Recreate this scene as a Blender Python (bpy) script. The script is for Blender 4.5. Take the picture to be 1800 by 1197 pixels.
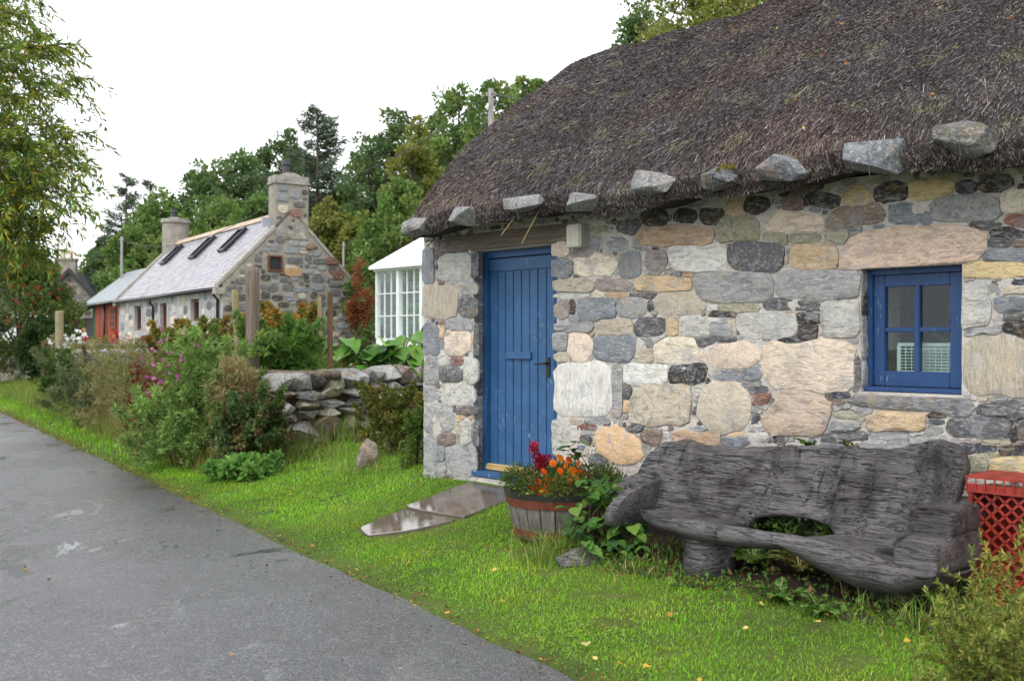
import bpy, bmesh, math, random
import numpy as np
from mathutils import Vector, Matrix, Euler, noise as mnoise

for o in list(bpy.data.objects):
    bpy.data.objects.remove(o, do_unlink=True)
random.seed(7)
RNG = np.random.default_rng(11)
scene = bpy.context.scene
COL = scene.collection
rad = math.radians

# ------------------------------------------------------------------ camera
EYE = 1.5
cam_d = bpy.data.cameras.new('camera')
cam = bpy.data.objects.new('camera', cam_d)
COL.objects.link(cam)
cam.location = (0, 0, EYE)
cam.rotation_euler = (rad(90), 0, 0)
cam_d.lens = 36.0
cam_d.sensor_width = 36.0
cam_d.clip_start = 0.05
cam_d.clip_end = 3000
cam_d.dof.use_dof = True
cam_d.dof.focus_distance = 6.8
cam_d.dof.aperture_fstop = 4.0
scene.camera = cam

# ------------------------------------------------------------------ sky (bright overcast) and sun
SUN_EL, SUN_ROT = 52.0, 205.0
world = bpy.data.worlds.new('World')
scene.world = world
world.use_nodes = True
wt = world.node_tree
wt.nodes.clear()
wo = wt.nodes.new('ShaderNodeOutputWorld')
wb = wt.nodes.new('ShaderNodeBackground')
sky = wt.nodes.new('ShaderNodeTexSky')
sky.sky_type = 'NISHITA'
sky.sun_disc = False
sky.sun_elevation = rad(SUN_EL)
sky.sun_rotation = rad(SUN_ROT)
sky.dust_density = 5.0
mixw = wt.nodes.new('ShaderNodeMix')
mixw.data_type = 'RGBA'
mixw.inputs[0].default_value = 0.93           # the cloud deck covers nearly all of the blue
cloudn = wt.nodes.new('ShaderNodeTexNoise')
cloudn.inputs['Scale'].default_value = 1.6
cloudn.inputs['Detail'].default_value = 5
cramp = wt.nodes.new('ShaderNodeValToRGB')
cramp.color_ramp.elements[0].color = (8.6, 8.8, 9.3, 1)
cramp.color_ramp.elements[1].color = (11.3, 11.4, 11.6, 1)
cramp.color_ramp.elements[0].position = 0.3
cramp.color_ramp.elements[1].position = 0.7
wt.links.new(cloudn.outputs['Fac'], cramp.inputs[0])
wt.links.new(sky.outputs[0], mixw.inputs[6])
wt.links.new(cramp.outputs[0], mixw.inputs[7])
wt.links.new(mixw.outputs[2], wb.inputs[0])
wb.inputs[1].default_value = 0.10
wt.links.new(wb.outputs[0], wo.inputs[0])
sun_d = bpy.data.lights.new('sun', 'SUN')
sun = bpy.data.objects.new('sun', sun_d)
COL.objects.link(sun)
sun_d.energy = 1.1
sun_d.angle = rad(35)
sun_d.color = (1.0, 0.97, 0.92)
sun.location = (-6, -6, 20)
sun.rotation_euler = (rad(90 - SUN_EL), 0, rad(-25))
scene.view_settings.view_transform = 'Standard'
scene.view_settings.look = 'None'
scene.view_settings.gamma = 1.0
scene.view_settings.use_curve_mapping = False
scene.view_settings.exposure = 1.0

# ------------------------------------------------------------------ helpers
def lin(c, k=1.0):
    r = []
    for v in c:
        v = v / 255.0
        r.append((v / 12.92 if v <= 0.04045 else ((v + 0.055) / 1.055) ** 2.4) * k)
    return tuple(r)

def smooth(a, b, x):
    t = np.clip((np.asarray(x, float) - a) / (b - a), 0, 1)
    return t * t * (3 - 2 * t)

def P(px, py, Y):
    """photo pixel at distance Y -> world point"""
    return Vector(((px - 900) / 1800 * Y, Y, EYE - (py - 597) / 1800 * Y))

class MB:
    def __init__(s):
        s.v = []; s.f = []
    def add(s, vs, fs):
        n = len(s.v)
        s.v.extend([tuple(v) for v in vs])
        s.f.extend([tuple(i + n for i in f) for f in fs])
        return s
    def box(s, x0, x1, y0, y1, z0, z1):
        return s.add([(x0,y0,z0),(x1,y0,z0),(x1,y1,z0),(x0,y1,z0),(x0,y0,z1),(x1,y0,z1),(x1,y1,z1),(x0,y1,z1)],
                     [(0,3,2,1),(4,5,6,7),(0,1,5,4),(1,2,6,5),(2,3,7,6),(3,0,4,7)])
    def prism(s, poly, y0, y1, axis='y'):
        n = len(poly)
        if axis == 'y':
            a = [(p[0], y0, p[1]) for p in poly]; b = [(p[0], y1, p[1]) for p in poly]
        elif axis == 'x':
            a = [(y0, p[0], p[1]) for p in poly]; b = [(y1, p[0], p[1]) for p in poly]
        else:
            a = [(p[0], p[1], y0) for p in poly]; b = [(p[0], p[1], y1) for p in poly]
        return s.add(a + b, [tuple(range(n))[::-1], tuple(range(n, 2*n))] + [(i, (i+1) % n, n+(i+1) % n, n+i) for i in range(n)])
    def tube(s, path, radii, n=8, cap=True, jit=0.0):
        path = [Vector(p) for p in path]
        if not hasattr(radii, '__len__'): radii = [radii]*len(path)
        rings = []
        ref = Vector((0.31, 0.17, 0.93)).normalized()
        for i, p in enumerate(path):
            d = (path[min(i+1, len(path)-1)] - path[max(i-1, 0)]).normalized()
            a = d.cross(ref)
            if a.length < 0.05: a = d.cross(Vector((1,0,0)))
            a.normalize(); b = d.cross(a)
            ring = []
            for k in range(n):
                t = 2*math.pi*k/n
                r = radii[i]*(1 + jit*(random.random()-.5))
                ring.append(p + a*math.cos(t)*r + b*math.sin(t)*r)
            rings.append(ring)
        vs = [v for r in rings for v in r]
        fs = []
        for i in range(len(path)-1):
            for k in range(n):
                fs.append((i*n+k, i*n+(k+1) % n, (i+1)*n+(k+1) % n, (i+1)*n+k))
        if cap:
            fs.append(tuple(range(n))[::-1]); fs.append(tuple((len(path)-1)*n+k for k in range(n)))
        return s.add(vs, fs)
    def build(s, name, mat, parent=None, smooth=False, bevel=0.0, loc=None, color=None):
        me = bpy.data.meshes.new(name)
        me.from_pydata(s.v, [], s.f)
        bm = bmesh.new(); bm.from_mesh(me)
        bmesh.ops.recalc_face_normals(bm, faces=bm.faces)
        if bevel > 0:
            es = [e for e in bm.edges if len(e.link_faces) == 2 and e.calc_face_angle(0) > 0.6]
            bmesh.ops.bevel(bm, geom=es, offset=bevel, segments=2, affect='EDGES', clamp_overlap=True)
        bm.to_mesh(me); bm.free()
        if smooth:
            me.polygons.foreach_set('use_smooth', [True]*len(me.polygons))
        return link(name, me, mat, parent, loc, color)

def link(name, me, mat, parent=None, loc=None, color=None):
    o = bpy.data.objects.new(name, me)
    COL.objects.link(o)
    if mat is not None and len(me.materials) == 0: me.materials.append(mat)
    if parent is not None: o.parent = parent
    if loc is not None: o.location = loc
    if color is not None: o.color = (color[0], color[1], color[2], 1)
    return o

def tag(o, label=None, cat=None, group=None, kind=None):
    if label: o['label'] = label
    if cat: o['category'] = cat
    if group: o['group'] = group
    if kind: o['kind'] = kind
    return o

def thing(name, label, cat, loc=(0,0,0), rz=0.0, group=None):
    o = bpy.data.objects.new(name, None)
    COL.objects.link(o)
    o.location = loc; o.rotation_euler = (0, 0, rz); o.empty_display_size = 0.1
    return tag(o, label, cat, group)

# ------------------------------------------------------------------ node helper
class G:
    def __init__(s, name):
        s.m = bpy.data.materials.new(name); s.m.use_nodes = True
        s.t = s.m.node_tree; s.t.nodes.clear()
        s.out = s.t.nodes.new('ShaderNodeOutputMaterial')
    def n(s, typ, **kw):
        nd = s.t.nodes.new('ShaderNode' + typ)
        for k, v in kw.items():
            if k in nd.inputs.keys():
                s.set(nd.inputs[k], v)
            else:
                k2 = k.replace('_', ' ')
                if k2 in nd.inputs.keys(): s.set(nd.inputs[k2], v)
                else: setattr(nd, k, v)
        return nd
    def set(s, inp, v):
        if hasattr(v, 'is_output') or isinstance(v, bpy.types.NodeSocket): s.t.links.new(v, inp)
        else:
            if hasattr(inp.default_value, '__len__') and not hasattr(v, '__len__'): v = (v,)*len(inp.default_value)
            if hasattr(inp.default_value, '__len__') and len(inp.default_value) == 4 and len(v) == 3: v = (*v, 1)
            inp.default_value = v
    def mix(s, f, a, b, blend='MIX'):
        nd = s.t.nodes.new('ShaderNodeMix'); nd.data_type = 'RGBA'; nd.blend_type = blend
        s.set(nd.inputs[0], f); s.set(nd.inputs[6], a); s.set(nd.inputs[7], b)
        return nd.outputs[2]
    def math(s, op, a, b=0.0, c=None):
        nd = s.t.nodes.new('ShaderNodeMath'); nd.operation = op
        s.set(nd.inputs[0], a); s.set(nd.inputs[1], b)
        if c is not None: s.set(nd.inputs[2], c)
        return nd.outputs[0]
    def ramp(s, f, *stops):
        nd = s.t.nodes.new('ShaderNodeValToRGB')
        e = nd.color_ramp.elements
        while len(e) < len(stops): e.new(0.5)
        for i, (p, c) in enumerate(stops):
            e[i].position = p
            e[i].color = (c, c, c, 1) if not hasattr(c, '__len__') else (*c[:3], 1)
        s.set(nd.inputs[0], f)
        return nd.outputs[0]
    def coords(s, kind='Object', scale=(1,1,1), rand=0.0):
        tc = s.n('TexCoord')
        mp = s.n('Mapping'); s.t.links.new(tc.outputs[kind], mp.inputs[0])
        mp.inputs['Scale'].default_value = scale
        if rand:
            oi = s.n('ObjectInfo')
            v = s.n('VectorMath', operation='SCALE')
            cx = s.n('CombineXYZ')
            for i, k in enumerate((1.0, 2.3, 3.1)):
                s.set(cx.inputs[i], s.math('MULTIPLY', oi.outputs['Random'], rand*k))
            s.t.links.new(cx.outputs[0], mp.inputs['Location'])
        return mp.outputs[0]
    def noise(s, vec, scale, detail=4, rough=0.55, dist=0.0):
        nd = s.n('TexNoise', Scale=scale, Detail=detail, Roughness=rough, Distortion=dist)
        if vec is not None: s.t.links.new(vec, nd.inputs['Vector'])
        return nd.outputs['Fac']
    def bump(s, h, strength=0.3, dist=0.01, normal=None):
        nd = s.n('Bump', Strength=strength, Distance=dist)
        s.set(nd.inputs['Height'], h)
        if normal is not None: s.set(nd.inputs['Normal'], normal)
        return nd.outputs[0]
    def bsdf(s, color, rough=0.7, spec=0.4, normal=None, metal=0.0):
        b = s.n('BsdfPrincipled')
        s.set(b.inputs['Base Color'], color); s.set(b.inputs['Roughness'], rough)
        s.set(b.inputs['Specular IOR Level'], spec); s.set(b.inputs['Metallic'], metal)
        if normal is not None: s.set(b.inputs['Normal'], normal)
        return b.outputs[0]
    def done(s, sh):
        s.t.links.new(sh, s.out.inputs[0]); return s.m

M = {}
def stone_mat(name, scl, lichen=0.0, band=0.55, dark=0.45, rough=0.6, attr=False):
    g = G(name)
    oi = g.n('ObjectInfo')
    base = g.n('Attribute', attribute_name='Col').outputs['Color'] if attr else oi.outputs['Color']
    v = g.coords('Object', scl, rand=37.0)
    v2 = g.coords('Object', (1,1,1), rand=23.0)
    b1 = g.noise(v, 9, 5, 0.65, 1.2)
    b2 = g.noise(v, 26, 4, 0.6, 0.6)
    big = g.noise(v2, 7, 3, 0.5, 0.5)
    fine = g.noise(v2, 110, 3, 0.7)
    darkc = g.mix(1.0, base, (0.36, 0.37, 0.40), 'MULTIPLY')
    lightc = g.mix(0.5, base, (0.62, 0.60, 0.55))
    c = g.mix(g.math('MULTIPLY', g.ramp(b1, (0.38, 1.0), (0.53, 0.0)), band), base, darkc)
    crack = g.noise(v, 5, 8, 0.72, 2.2)
    c = g.mix(g.ramp(crack, (0.30, 0.9), (0.37, 0.0)), c, g.mix(1.0, base, (0.16, 0.15, 0.15), 'MULTIPLY'))
    c = g.mix(g.math('MULTIPLY', g.ramp(b2, (0.52, 0.0), (0.66, 1.0)), 0.75), c, lightc)
    warm = g.mix(0.55, base, (0.46, 0.31, 0.16))
    stain = g.noise(v2, 5.5, 6, 0.7, 1.4)
    c = g.mix(g.math('MULTIPLY', g.ramp(stain, (0.54, 0.0), (0.64, 1.0)), 0.55), c, warm)
    grey = g.mix(0.75, base, (0.30, 0.31, 0.33))
    c = g.mix(g.math('MULTIPLY', g.ramp(stain, (0.36, 1.0), (0.46, 0.0)), 0.75), c, grey)
    c = g.mix(g.math('MULTIPLY', g.ramp(big, (0.28, 1.0), (0.42, 0.0)), dark), c, darkc)
    c = g.mix(g.ramp(fine, (0.32, 0.35), (0.5, 0.0)), c, (0.05, 0.05, 0.055))
    c = g.mix(g.ramp(fine, (0.62, 0.0), (0.75, 0.35)), c, (0.7, 0.68, 0.63))
    if lichen > 0:
        l = g.noise(v2, 22, 6, 0.7, 0.4)
        c = g.mix(g.ramp(l, (0.66 - 0.08*lichen, 0.0), (0.75 - 0.08*lichen, 0.75)), c, (0.40, 0.40, 0.36))
        l2 = g.noise(v2, 12, 5, 0.7, 0.9)
        c = g.mix(g.ramp(l2, (0.50, 0.0), (0.64, 0.7)), c, (0.10, 0.085, 0.025))
    lay = g.math('SNAP', g.math('ADD', g.noise(v, 3.2, 5, 0.55, 1.0), g.math('MULTIPLY', b2, 0.06)), 0.07)
    h = g.math('ADD', g.math('ADD', g.math('MULTIPLY', b1, 0.35), g.math('MULTIPLY', lay, 1.7)), g.math('ADD', g.math('MULTIPLY', b2, 0.22), g.math('MULTIPLY', fine, 0.16)))
    return g.done(g.bsdf(c, rough, 0.35, g.bump(h, 0.9, 0.028)))
M['stone'] = stone_mat('gneiss_stone', (0.9, 1, 2.7), band=0.62)
M['stone_pin'] = stone_mat('pinning_stone', (0.9, 1, 2.7), band=0.4, attr=True)
M['stone_v'] = stone_mat('gneiss_stone_upright_grain', (3.6, 1, 0.7), band=0.45, dark=0.2)
M['stone_d'] = stone_mat('gneiss_stone_diagonal_grain', (1.8, 1.8, 2.2), band=0.7)
M['stone_round'] = stone_mat('boulder_stone', (1.4, 1.4, 1.8), band=0.3, dark=0.25)
M['stone_lichen'] = stone_mat('lichen_stone', (1.0, 1.0, 2.4), lichen=1.0, band=0.7, dark=0.7)
M['stone_far'] = stone_mat('rubble_stone', (0.5, 0.5, 1.2), band=0.4, dark=0.3)

def mortar_mat(name, c1, c2):
    g = G(name)
    v = g.coords('Object')
    a = g.noise(v, 3.0, 5, 0.6); b = g.noise(v, 60, 4, 0.7); c = g.noise(v, 14, 4, 0.6, 0.5)
    col = g.mix(g.ramp(a, (0.35, 0.0), (0.65, 1.0)), c1, c2)
    col = g.mix(g.ramp(c, (0.30, 0.45), (0.45, 0.0)), col, (0.14, 0.13, 0.12))
    col = g.mix(g.ramp(b, (0.35, 0.4), (0.5, 0.0)), col, (0.18, 0.165, 0.15))
    h = g.math('ADD', g.math('MULTIPLY', b, 0.4), c)
    return g.done(g.bsdf(col, 0.85, 0.2, g.bump(h, 0.7, 0.015)))
M['mortar'] = mortar_mat('lime_mortar', (0.40, 0.37, 0.335), (0.54, 0.51, 0.47))
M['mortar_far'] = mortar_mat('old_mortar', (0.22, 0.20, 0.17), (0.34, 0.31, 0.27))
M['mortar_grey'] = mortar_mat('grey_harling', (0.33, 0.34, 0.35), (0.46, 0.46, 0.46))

def plain(name, col, rough=0.6, spec=0.4, var=0.25, scale=12, bump=0.15, metal=0.0, kind='Object', scl=(1,1,1)):
    g = G(name)
    v = g.coords(kind, scl)
    a = g.noise(v, scale, 5, 0.6)
    c = g.mix(g.ramp(a, (0.3, 0.0), (0.7, 1.0)), tuple(x*(1-var) for x in col), tuple(min(1, x*(1+var)) for x in col))
    return g.done(g.bsdf(c, rough, spec, g.bump(a, bump, 0.01), metal))

def wood(name, c1, c2, axis='z', rough=0.7, scale=6.0, spec=0.3, crack=0.6, moss=0.0):
    g = G(name)
    s = {'x': (0.5, 7, 7), 'y': (7, 0.5, 7), 'z': (7, 7, 0.5)}[axis]
    v = g.coords('Object', s, rand=11.0)
    a = g.noise(v, scale, 6, 0.65, 0.6)
    b = g.noise(v, scale*0.35, 3, 0.5, 0.3)
    c = g.mix(g.ramp(a, (0.35, 0.0), (0.65, 1.0)), c1, c2)
    c = g.mix(g.math('MULTIPLY', g.ramp(a, (0.28, 1.0), (0.38, 0.0)), crack), c, tuple(x*0.2 for x in c1))
    c = g.mix(g.ramp(b, (0.4, 0.45), (0.6, 0.0)), c, tuple(x*0.55 for x in c1))
    if moss:
        l = g.noise(g.coords('Object'), 9, 6, 0.7)
        c = g.mix(g.math('MULTIPLY', g.ramp(l, (0.52, 0.0), (0.66, 1.0)), moss), c, (0.10, 0.115, 0.045))
    return g.done(g.bsdf(c, rough, spec, g.bump(a, 0.5, 0.012)))
M['post'] = wood('weathered_post_wood', (0.10, 0.075, 0.055), (0.22, 0.18, 0.145))
M['post_pale'] = wood('pale_post_wood', (0.22, 0.19, 0.10), (0.36, 0.32, 0.19), moss=0.4)
M['post_brown'] = wood('brown_post_wood', (0.06, 0.035, 0.02), (0.16, 0.095, 0.05))
M['beam'] = wood('dark_beam_wood', (0.09, 0.072, 0.055), (0.22, 0.185, 0.145), 'x')
M['brassy'] = wood('bare_threshold_wood', (0.42, 0.30, 0.12), (0.55, 0.42, 0.20), 'x')
M['barrel'] = wood('barrel_stave_wood', (0.10, 0.092, 0.08), (0.21, 0.195, 0.175), moss=0.4)
M['bark'] = wood('tree_bark', (0.045, 0.035, 0.028), (0.12, 0.10, 0.08), crack=0.8)
M['black_paint'] = plain('black_gutter_paint', (0.015, 0.016, 0.02), 0.35, 0.5)
M['iron'] = plain('black_iron', (0.012, 0.012, 0.013), 0.45, 0.5)
M['hoop'] = plain('rusty_red_hoop', (0.14, 0.038, 0.025), 0.55, 0.4, 0.4, 20)
M['rim'] = plain('wet_dark_rim', (0.02, 0.02, 0.018), 0.4, 0.5)
M['soil'] = plain('wet_soil', (0.028, 0.02, 0.013), 0.8, 0.3, 0.5, 30, 0.8)
M['white_paint'] = plain('white_frame_paint', (0.74, 0.75, 0.76), 0.5, 0.4, 0.05)
M['white_roof'] = plain('white_roof_panel', (0.70, 0.72, 0.74), 0.4, 0.4, 0.06)
M['grey_pole'] = wood('grey_pole_wood', (0.20, 0.19, 0.18), (0.34, 0.33, 0.31))
M['wire'] = plain('galvanised_wire', (0.12, 0.12, 0.125), 0.4, 0.5)
M['dark_wire'] = plain('overhead_cable', (0.05, 0.05, 0.055), 0.6, 0.3)
M['red_plastic'] = plain('red_crate_plastic', (0.24, 0.022, 0.013), 0.45, 0.5, 0.5, 14)
M['grey_plastic'] = plain('pale_crate_plastic', (0.46, 0.52, 0.50), 0.5, 0.4, 0.06)
M['red_boards'] = wood('red_shed_paint', (0.24, 0.045, 0.022), (0.34, 0.075, 0.035), crack=0.3)
M['green_boards'] = wood('green_door_paint', (0.03, 0.10, 0.03), (0.05, 0.16, 0.05), crack=0.3)
M['dark_boards'] = wood('dark_shed_boards', (0.03, 0.028, 0.03), (0.075, 0.07, 0.07), 'y')
M['felt'] = plain('grey_green_roof_felt', (0.20, 0.235, 0.245), 0.5, 0.4, 0.12, 2)
M['brown_frame'] = plain('brown_window_wood', (0.13, 0.045, 0.022), 0.55, 0.4, 0.25)
M['cement'] = plain('cement_skew', (0.30, 0.28, 0.25), 0.8, 0.2, 0.3, 4, 0.4)
M['ridge_tile'] = plain('buff_ridge_cap', (0.42, 0.33, 0.24), 0.6, 0.3, 0.25, 1.5)
M['lead'] = plain('lead_flashing', (0.30, 0.33, 0.37), 0.35, 0.5, 0.15, 3)
M['clay_pot'] = plain('buff_clay_pot', (0.56, 0.47, 0.33), 0.7, 0.3, 0.1)
M['interior'] = plain('dim_room_wall', (0.05, 0.045, 0.04), 0.9, 0.1)
M['lamp_case'] = plain('cream_lamp_case', (0.50, 0.49, 0.40), 0.35, 0.4, 0.12, 25)
M['lamp_side'] = plain('grey_lamp_edge', (0.33, 0.33, 0.30), 0.35, 0.5, 0.1, 25)
M['lime_hill'] = plain('heather_hill', (0.10, 0.075, 0.065), 0.9, 0.1, 0.25, 0.02)

def paint_mat(name, c, chip=0.0, vert=True):
    g = G(name)
    v = g.coords('Object', (1,1,1), rand=0.0)
    v2 = g.coords('Object', (2.6, 2.6, 0.55))
    a = g.noise(v, 5, 4, 0.6); b = g.noise(v2, 26, 6, 0.75, 0.3); m = g.noise(v, 3.2, 3, 0.5)
    grain = g.noise(g.coords('Object', (9, 9, 0.6)), 14, 4, 0.6)
    col = g.mix(g.ramp(a, (0.3, 0.0), (0.7, 1.0)), tuple(x*0.82 for x in c), tuple(x*1.12 for x in c))
    if chip:
        f = g.math('MULTIPLY', g.ramp(b, (0.60, 0.0), (0.63, 1.0)), g.ramp(m, (0.47, 0.0), (0.58, chip)))
        col = g.mix(f, col, (0.42, 0.47, 0.46))
    return g.done(g.bsdf(col, 0.48, 0.4, g.bump(grain, 0.12, 0.008)))
M['door_blue'] = paint_mat('door_blue_paint', (0.026, 0.092, 0.215), 1.0)
M['frame_blue'] = paint_mat('frame_blue_paint', (0.020, 0.078, 0.20), 0.5)
M['window_blue'] = paint_mat('window_blue_paint', (0.013, 0.052, 0.155), 0.4)

def glass_mat(name, tint=(0.9, 0.95, 0.95), refl=0.35):
    g = G(name)
    tr = g.n('BsdfTransparent', Color=tint)
    gl = g.n('BsdfGlossy', Roughness=0.02)
    gl.inputs['Color'].default_value = (0.9, 0.93, 0.95, 1)
    fr = g.n('LayerWeight', Blend=0.5)
    f = g.math('MULTIPLY_ADD', g.math('POWER', fr.outputs['Facing'], 4.0), 0.5, 0.025)
    ms = g.n('MixShader')
    g.set(ms.inputs[0], f); g.set(ms.inputs[1], tr.outputs[0]); g.set(ms.inputs[2], gl.outputs[0])
    return g.done(ms.outputs[0])
M['glass'] = glass_mat('window_glass')
M['dark_glass'] = plain('dark_pane', (0.03, 0.035, 0.04), 0.06, 0.6, 0.1)
M['sky_glass'] = plain('skylight_pane', (0.10, 0.12, 0.13), 0.05, 0.9, 0.1)

def foliage_mat(name, attr=True, trans=0.35, rough=0.5, spec=0.14):
    g = G(name)
    if attr:
        c = g.n('Attribute', attribute_name='Col').outputs['Color']
    else:
        base = g.n('ObjectInfo').outputs['Color']
        v = g.coords('Object', (1,1,1), rand=9.0)
        f = g.noise(v, 30, 3, 0.6)
        c = g.mix(g.ramp(f, (0.3, 0.5), (0.6, 0.0)), base, g.mix(1.0, base, (0.55, 0.6, 0.5), 'MULTIPLY'))
    p = g.n('BsdfPrincipled')
    g.set(p.inputs['Base Color'], c); g.set(p.inputs['Roughness'], rough); g.set(p.inputs['Specular IOR Level'], spec)
    t = g.n('BsdfTranslucent'); g.set(t.inputs['Color'], c)
    ms = g.n('MixShader'); ms.inputs[0].default_value = trans
    g.t.links.new(p.outputs[0], ms.inputs[1]); g.t.links.new(t.outputs[0], ms.inputs[2])
    return g.done(ms.outputs[0])
M['leaf'] = foliage_mat('leaf_foliage')
M['leaf_obj'] = foliage_mat('broad_leaf', attr=False, trans=0.25, rough=0.35)
M['grass'] = foliage_mat('grass_blade', trans=0.42, rough=0.6, spec=0.06)
M['petal'] = foliage_mat('flower_petal', attr=False, trans=0.3, rough=0.6)
M['straw'] = foliage_mat('heather_straw', trans=0.0, rough=0.5, spec=0.4)

def ground_mat():
    g = G('turf_soil')
    v = g.coords('Object')
    a = g.noise(v, 1.2, 5, 0.6); b = g.noise(v, 40, 4, 0.7); c = g.noise(v, 0.12, 4, 0.6)
    col = g.mix(g.ramp(a, (0.35, 0.0), (0.65, 1.0)), (0.035, 0.065, 0.012), (0.075, 0.12, 0.02))
    col = g.mix(g.ramp(b, (0.35, 0.6), (0.55, 0.0)), col, (0.035, 0.03, 0.015))
    col = g.mix(g.ramp(c, (0.45, 0.0), (0.62, 0.6)), col, (0.14, 0.13, 0.03))
    return g.done(g.bsdf(col, 0.9, 0.2, g.bump(b, 0.6, 0.03)))
M['ground'] = ground_mat()

def road_mat():
    g = G('wet_asphalt')
    v = g.coords('Object')
    agg = g.n('TexVoronoi', Scale=95.0); g.t.links.new(v, agg.inputs['Vector'])
    fine = g.noise(v, 180, 3, 0.7); mid = g.noise(v, 6, 5, 0.65); big = g.noise(v, 0.55, 4, 0.6, 0.4)
    wetv = g.coords('Object', (1.5, 0.8, 1))
    wet = g.noise(wetv, 1.1, 7, 0.72, 0.5)
    c = g.mix(g.ramp(fine, (0.40, 0.0), (0.60, 1.0)), (0.014, 0.015, 0.020), (0.104, 0.107, 0.124))
    c = g.mix(g.math('MULTIPLY', g.ramp(agg.outputs['Color'], (0.62, 0.0), (0.86, 1.0)), 0.8), c, (0.20, 0.192, 0.20))
    c = g.mix(g.ramp(mid, (0.35, 0.35), (0.55, 0.0)), c, (0.035, 0.033, 0.035))
    c = g.mix(g.ramp(big, (0.4, 0.3), (0.62, 0.0)), c, (0.06, 0.055, 0.056))
    film = g.ramp(wet, (0.52, 0.0), (0.62, 0.95))
    c = g.mix(g.math('MULTIPLY', film, 0.5), c, (0.05, 0.05, 0.055))
    r = g.math('SUBTRACT', g.math('MULTIPLY_ADD', big, 0.36, 0.10), g.math('MULTIPLY', film, 0.22))
    h = g.math('ADD', g.math('MULTIPLY', agg.outputs['Distance'], -1.2), fine)
    bs = g.math('SUBTRACT', 0.55, g.math('MULTIPLY', film, 0.50))
    nb = g.n('Bump', Distance=0.008); g.set(nb.inputs['Strength'], bs); g.set(nb.inputs['Height'], h)
    return g.done(g.bsdf(c, r, 0.75, nb.outputs[0]))
M['road'] = road_mat()

def slab_mat():
    g = G('wet_flagstone')
    v = g.coords('Object')
    a = g.noise(v, 4, 5, 0.6); w = g.noise(v, 2.2, 4, 0.6, 0.4); f = g.noise(v, 90, 3, 0.6)
    c = g.mix(g.ramp(a, (0.3, 0.0), (0.7, 1.0)), (0.075, 0.062, 0.05), (0.15, 0.125, 0.10))
    film = g.ramp(w, (0.30, 0.0), (0.45, 1.0))
    r = g.math('SUBTRACT', 0.20, g.math('MULTIPLY', film, 0.17))
    nb = g.n('Bump', Distance=0.003, Strength=0.04); g.set(nb.inputs['Height'], f)
    return g.done(g.bsdf(c, r, 0.5, nb.outputs[0]))
M['slab'] = slab_mat()

def slate_mat():
    g = G('wet_slate')
    v = g.coords('Object')
    a = g.noise(v, 0.7, 4, 0.6); b = g.noise(v, 9, 4, 0.6)
    att = g.n('Attribute', attribute_name='Col').outputs['Color']
    c = g.mix(g.ramp(b, (0.3, 0.4), (0.6, 0.0)), att, g.mix(1.0, att, (0.6, 0.6, 0.65), 'MULTIPLY'))
    c = g.mix(g.ramp(a, (0.56, 0.0), (0.68, 0.6)), c, (0.17, 0.11, 0.10))
    return g.done(g.bsdf(c, 0.26, 0.75, g.bump(b, 0.12, 0.01)))
M['slate'] = slate_mat()

def bench_mat():
    g = G('weathered_log')
    v = g.coords('Object', (0.55, 5, 11)); v0 = g.coords('Object'); vv = g.coords('Object', (5, 3, 0.8))
    a = g.noise(v, 5, 8, 0.72, 1.4); b = g.noise(v0, 2.4, 5, 0.6, 0.8); f = g.noise(v, 34, 5, 0.75, 0.3); k = g.noise(vv, 2.2, 6, 0.65, 0.8)
    cr = g.noise(g.coords('Object', (0.35, 3, 7)), 4.5, 7, 0.6, 1.6)
    crack = g.ramp(g.math('ABSOLUTE', g.math('SUBTRACT', cr, 0.5)), (0.0, 1.0), (0.022, 0.0))
    c = g.mix(g.ramp(a, (0.30, 0.0), (0.62, 1.0)), (0.036, 0.033, 0.036), (0.128, 0.119, 0.126))
    c = g.mix(g.ramp(f, (0.53, 0.0), (0.68, 0.8)), c, (0.30, 0.285, 0.285))
    c = g.mix(g.ramp(b, (0.36, 0.75), (0.52, 0.0)), c, (0.016, 0.012, 0.013))
    c = g.mix(g.ramp(k, (0.33, 0.85), (0.41, 0.0)), c, (0.008, 0.007, 0.007))
    l = g.noise(v0, 8, 6, 0.75)
    c = g.mix(g.ramp(l, (0.57, 0.0), (0.70, 0.5)), c, (0.11, 0.085, 0.05))
    c = g.mix(crack, c, (0.004, 0.004, 0.004))
    h = g.math('ADD', a, g.math('ADD', g.math('MULTIPLY', f, 0.45), g.math('SUBTRACT', g.math('MULTIPLY', k, 0.6), g.math('MULTIPLY', crack, 0.9))))
    return g.done(g.bsdf(c, g.ramp(b, (0.3, 0.22), (0.7, 0.55)), 0.5, g.bump(h, 0.9, 0.014)))
M['bench'] = bench_mat()

def thatch_mat():
    g = G('heather_thatch_bed')
    v = g.coords('Object', (6, 1.4, 1.4)); v0 = g.coords('Object')
    a = g.noise(v, 22, 5, 0.7); b = g.noise(v0, 1.4, 4, 0.6)
    c = g.mix(g.ramp(a, (0.35, 0.0), (0.7, 1.0)), (0.018, 0.014, 0.014), (0.075, 0.06, 0.058))
    c = g.mix(g.ramp(b, (0.5, 0.0), (0.7, 0.5)), c, (0.07, 0.05, 0.035))
    return g.done(g.bsdf(c, 0.75, 0.3, g.bump(a, 0.9, 0.03)))
M['thatch'] = thatch_mat()

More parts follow.
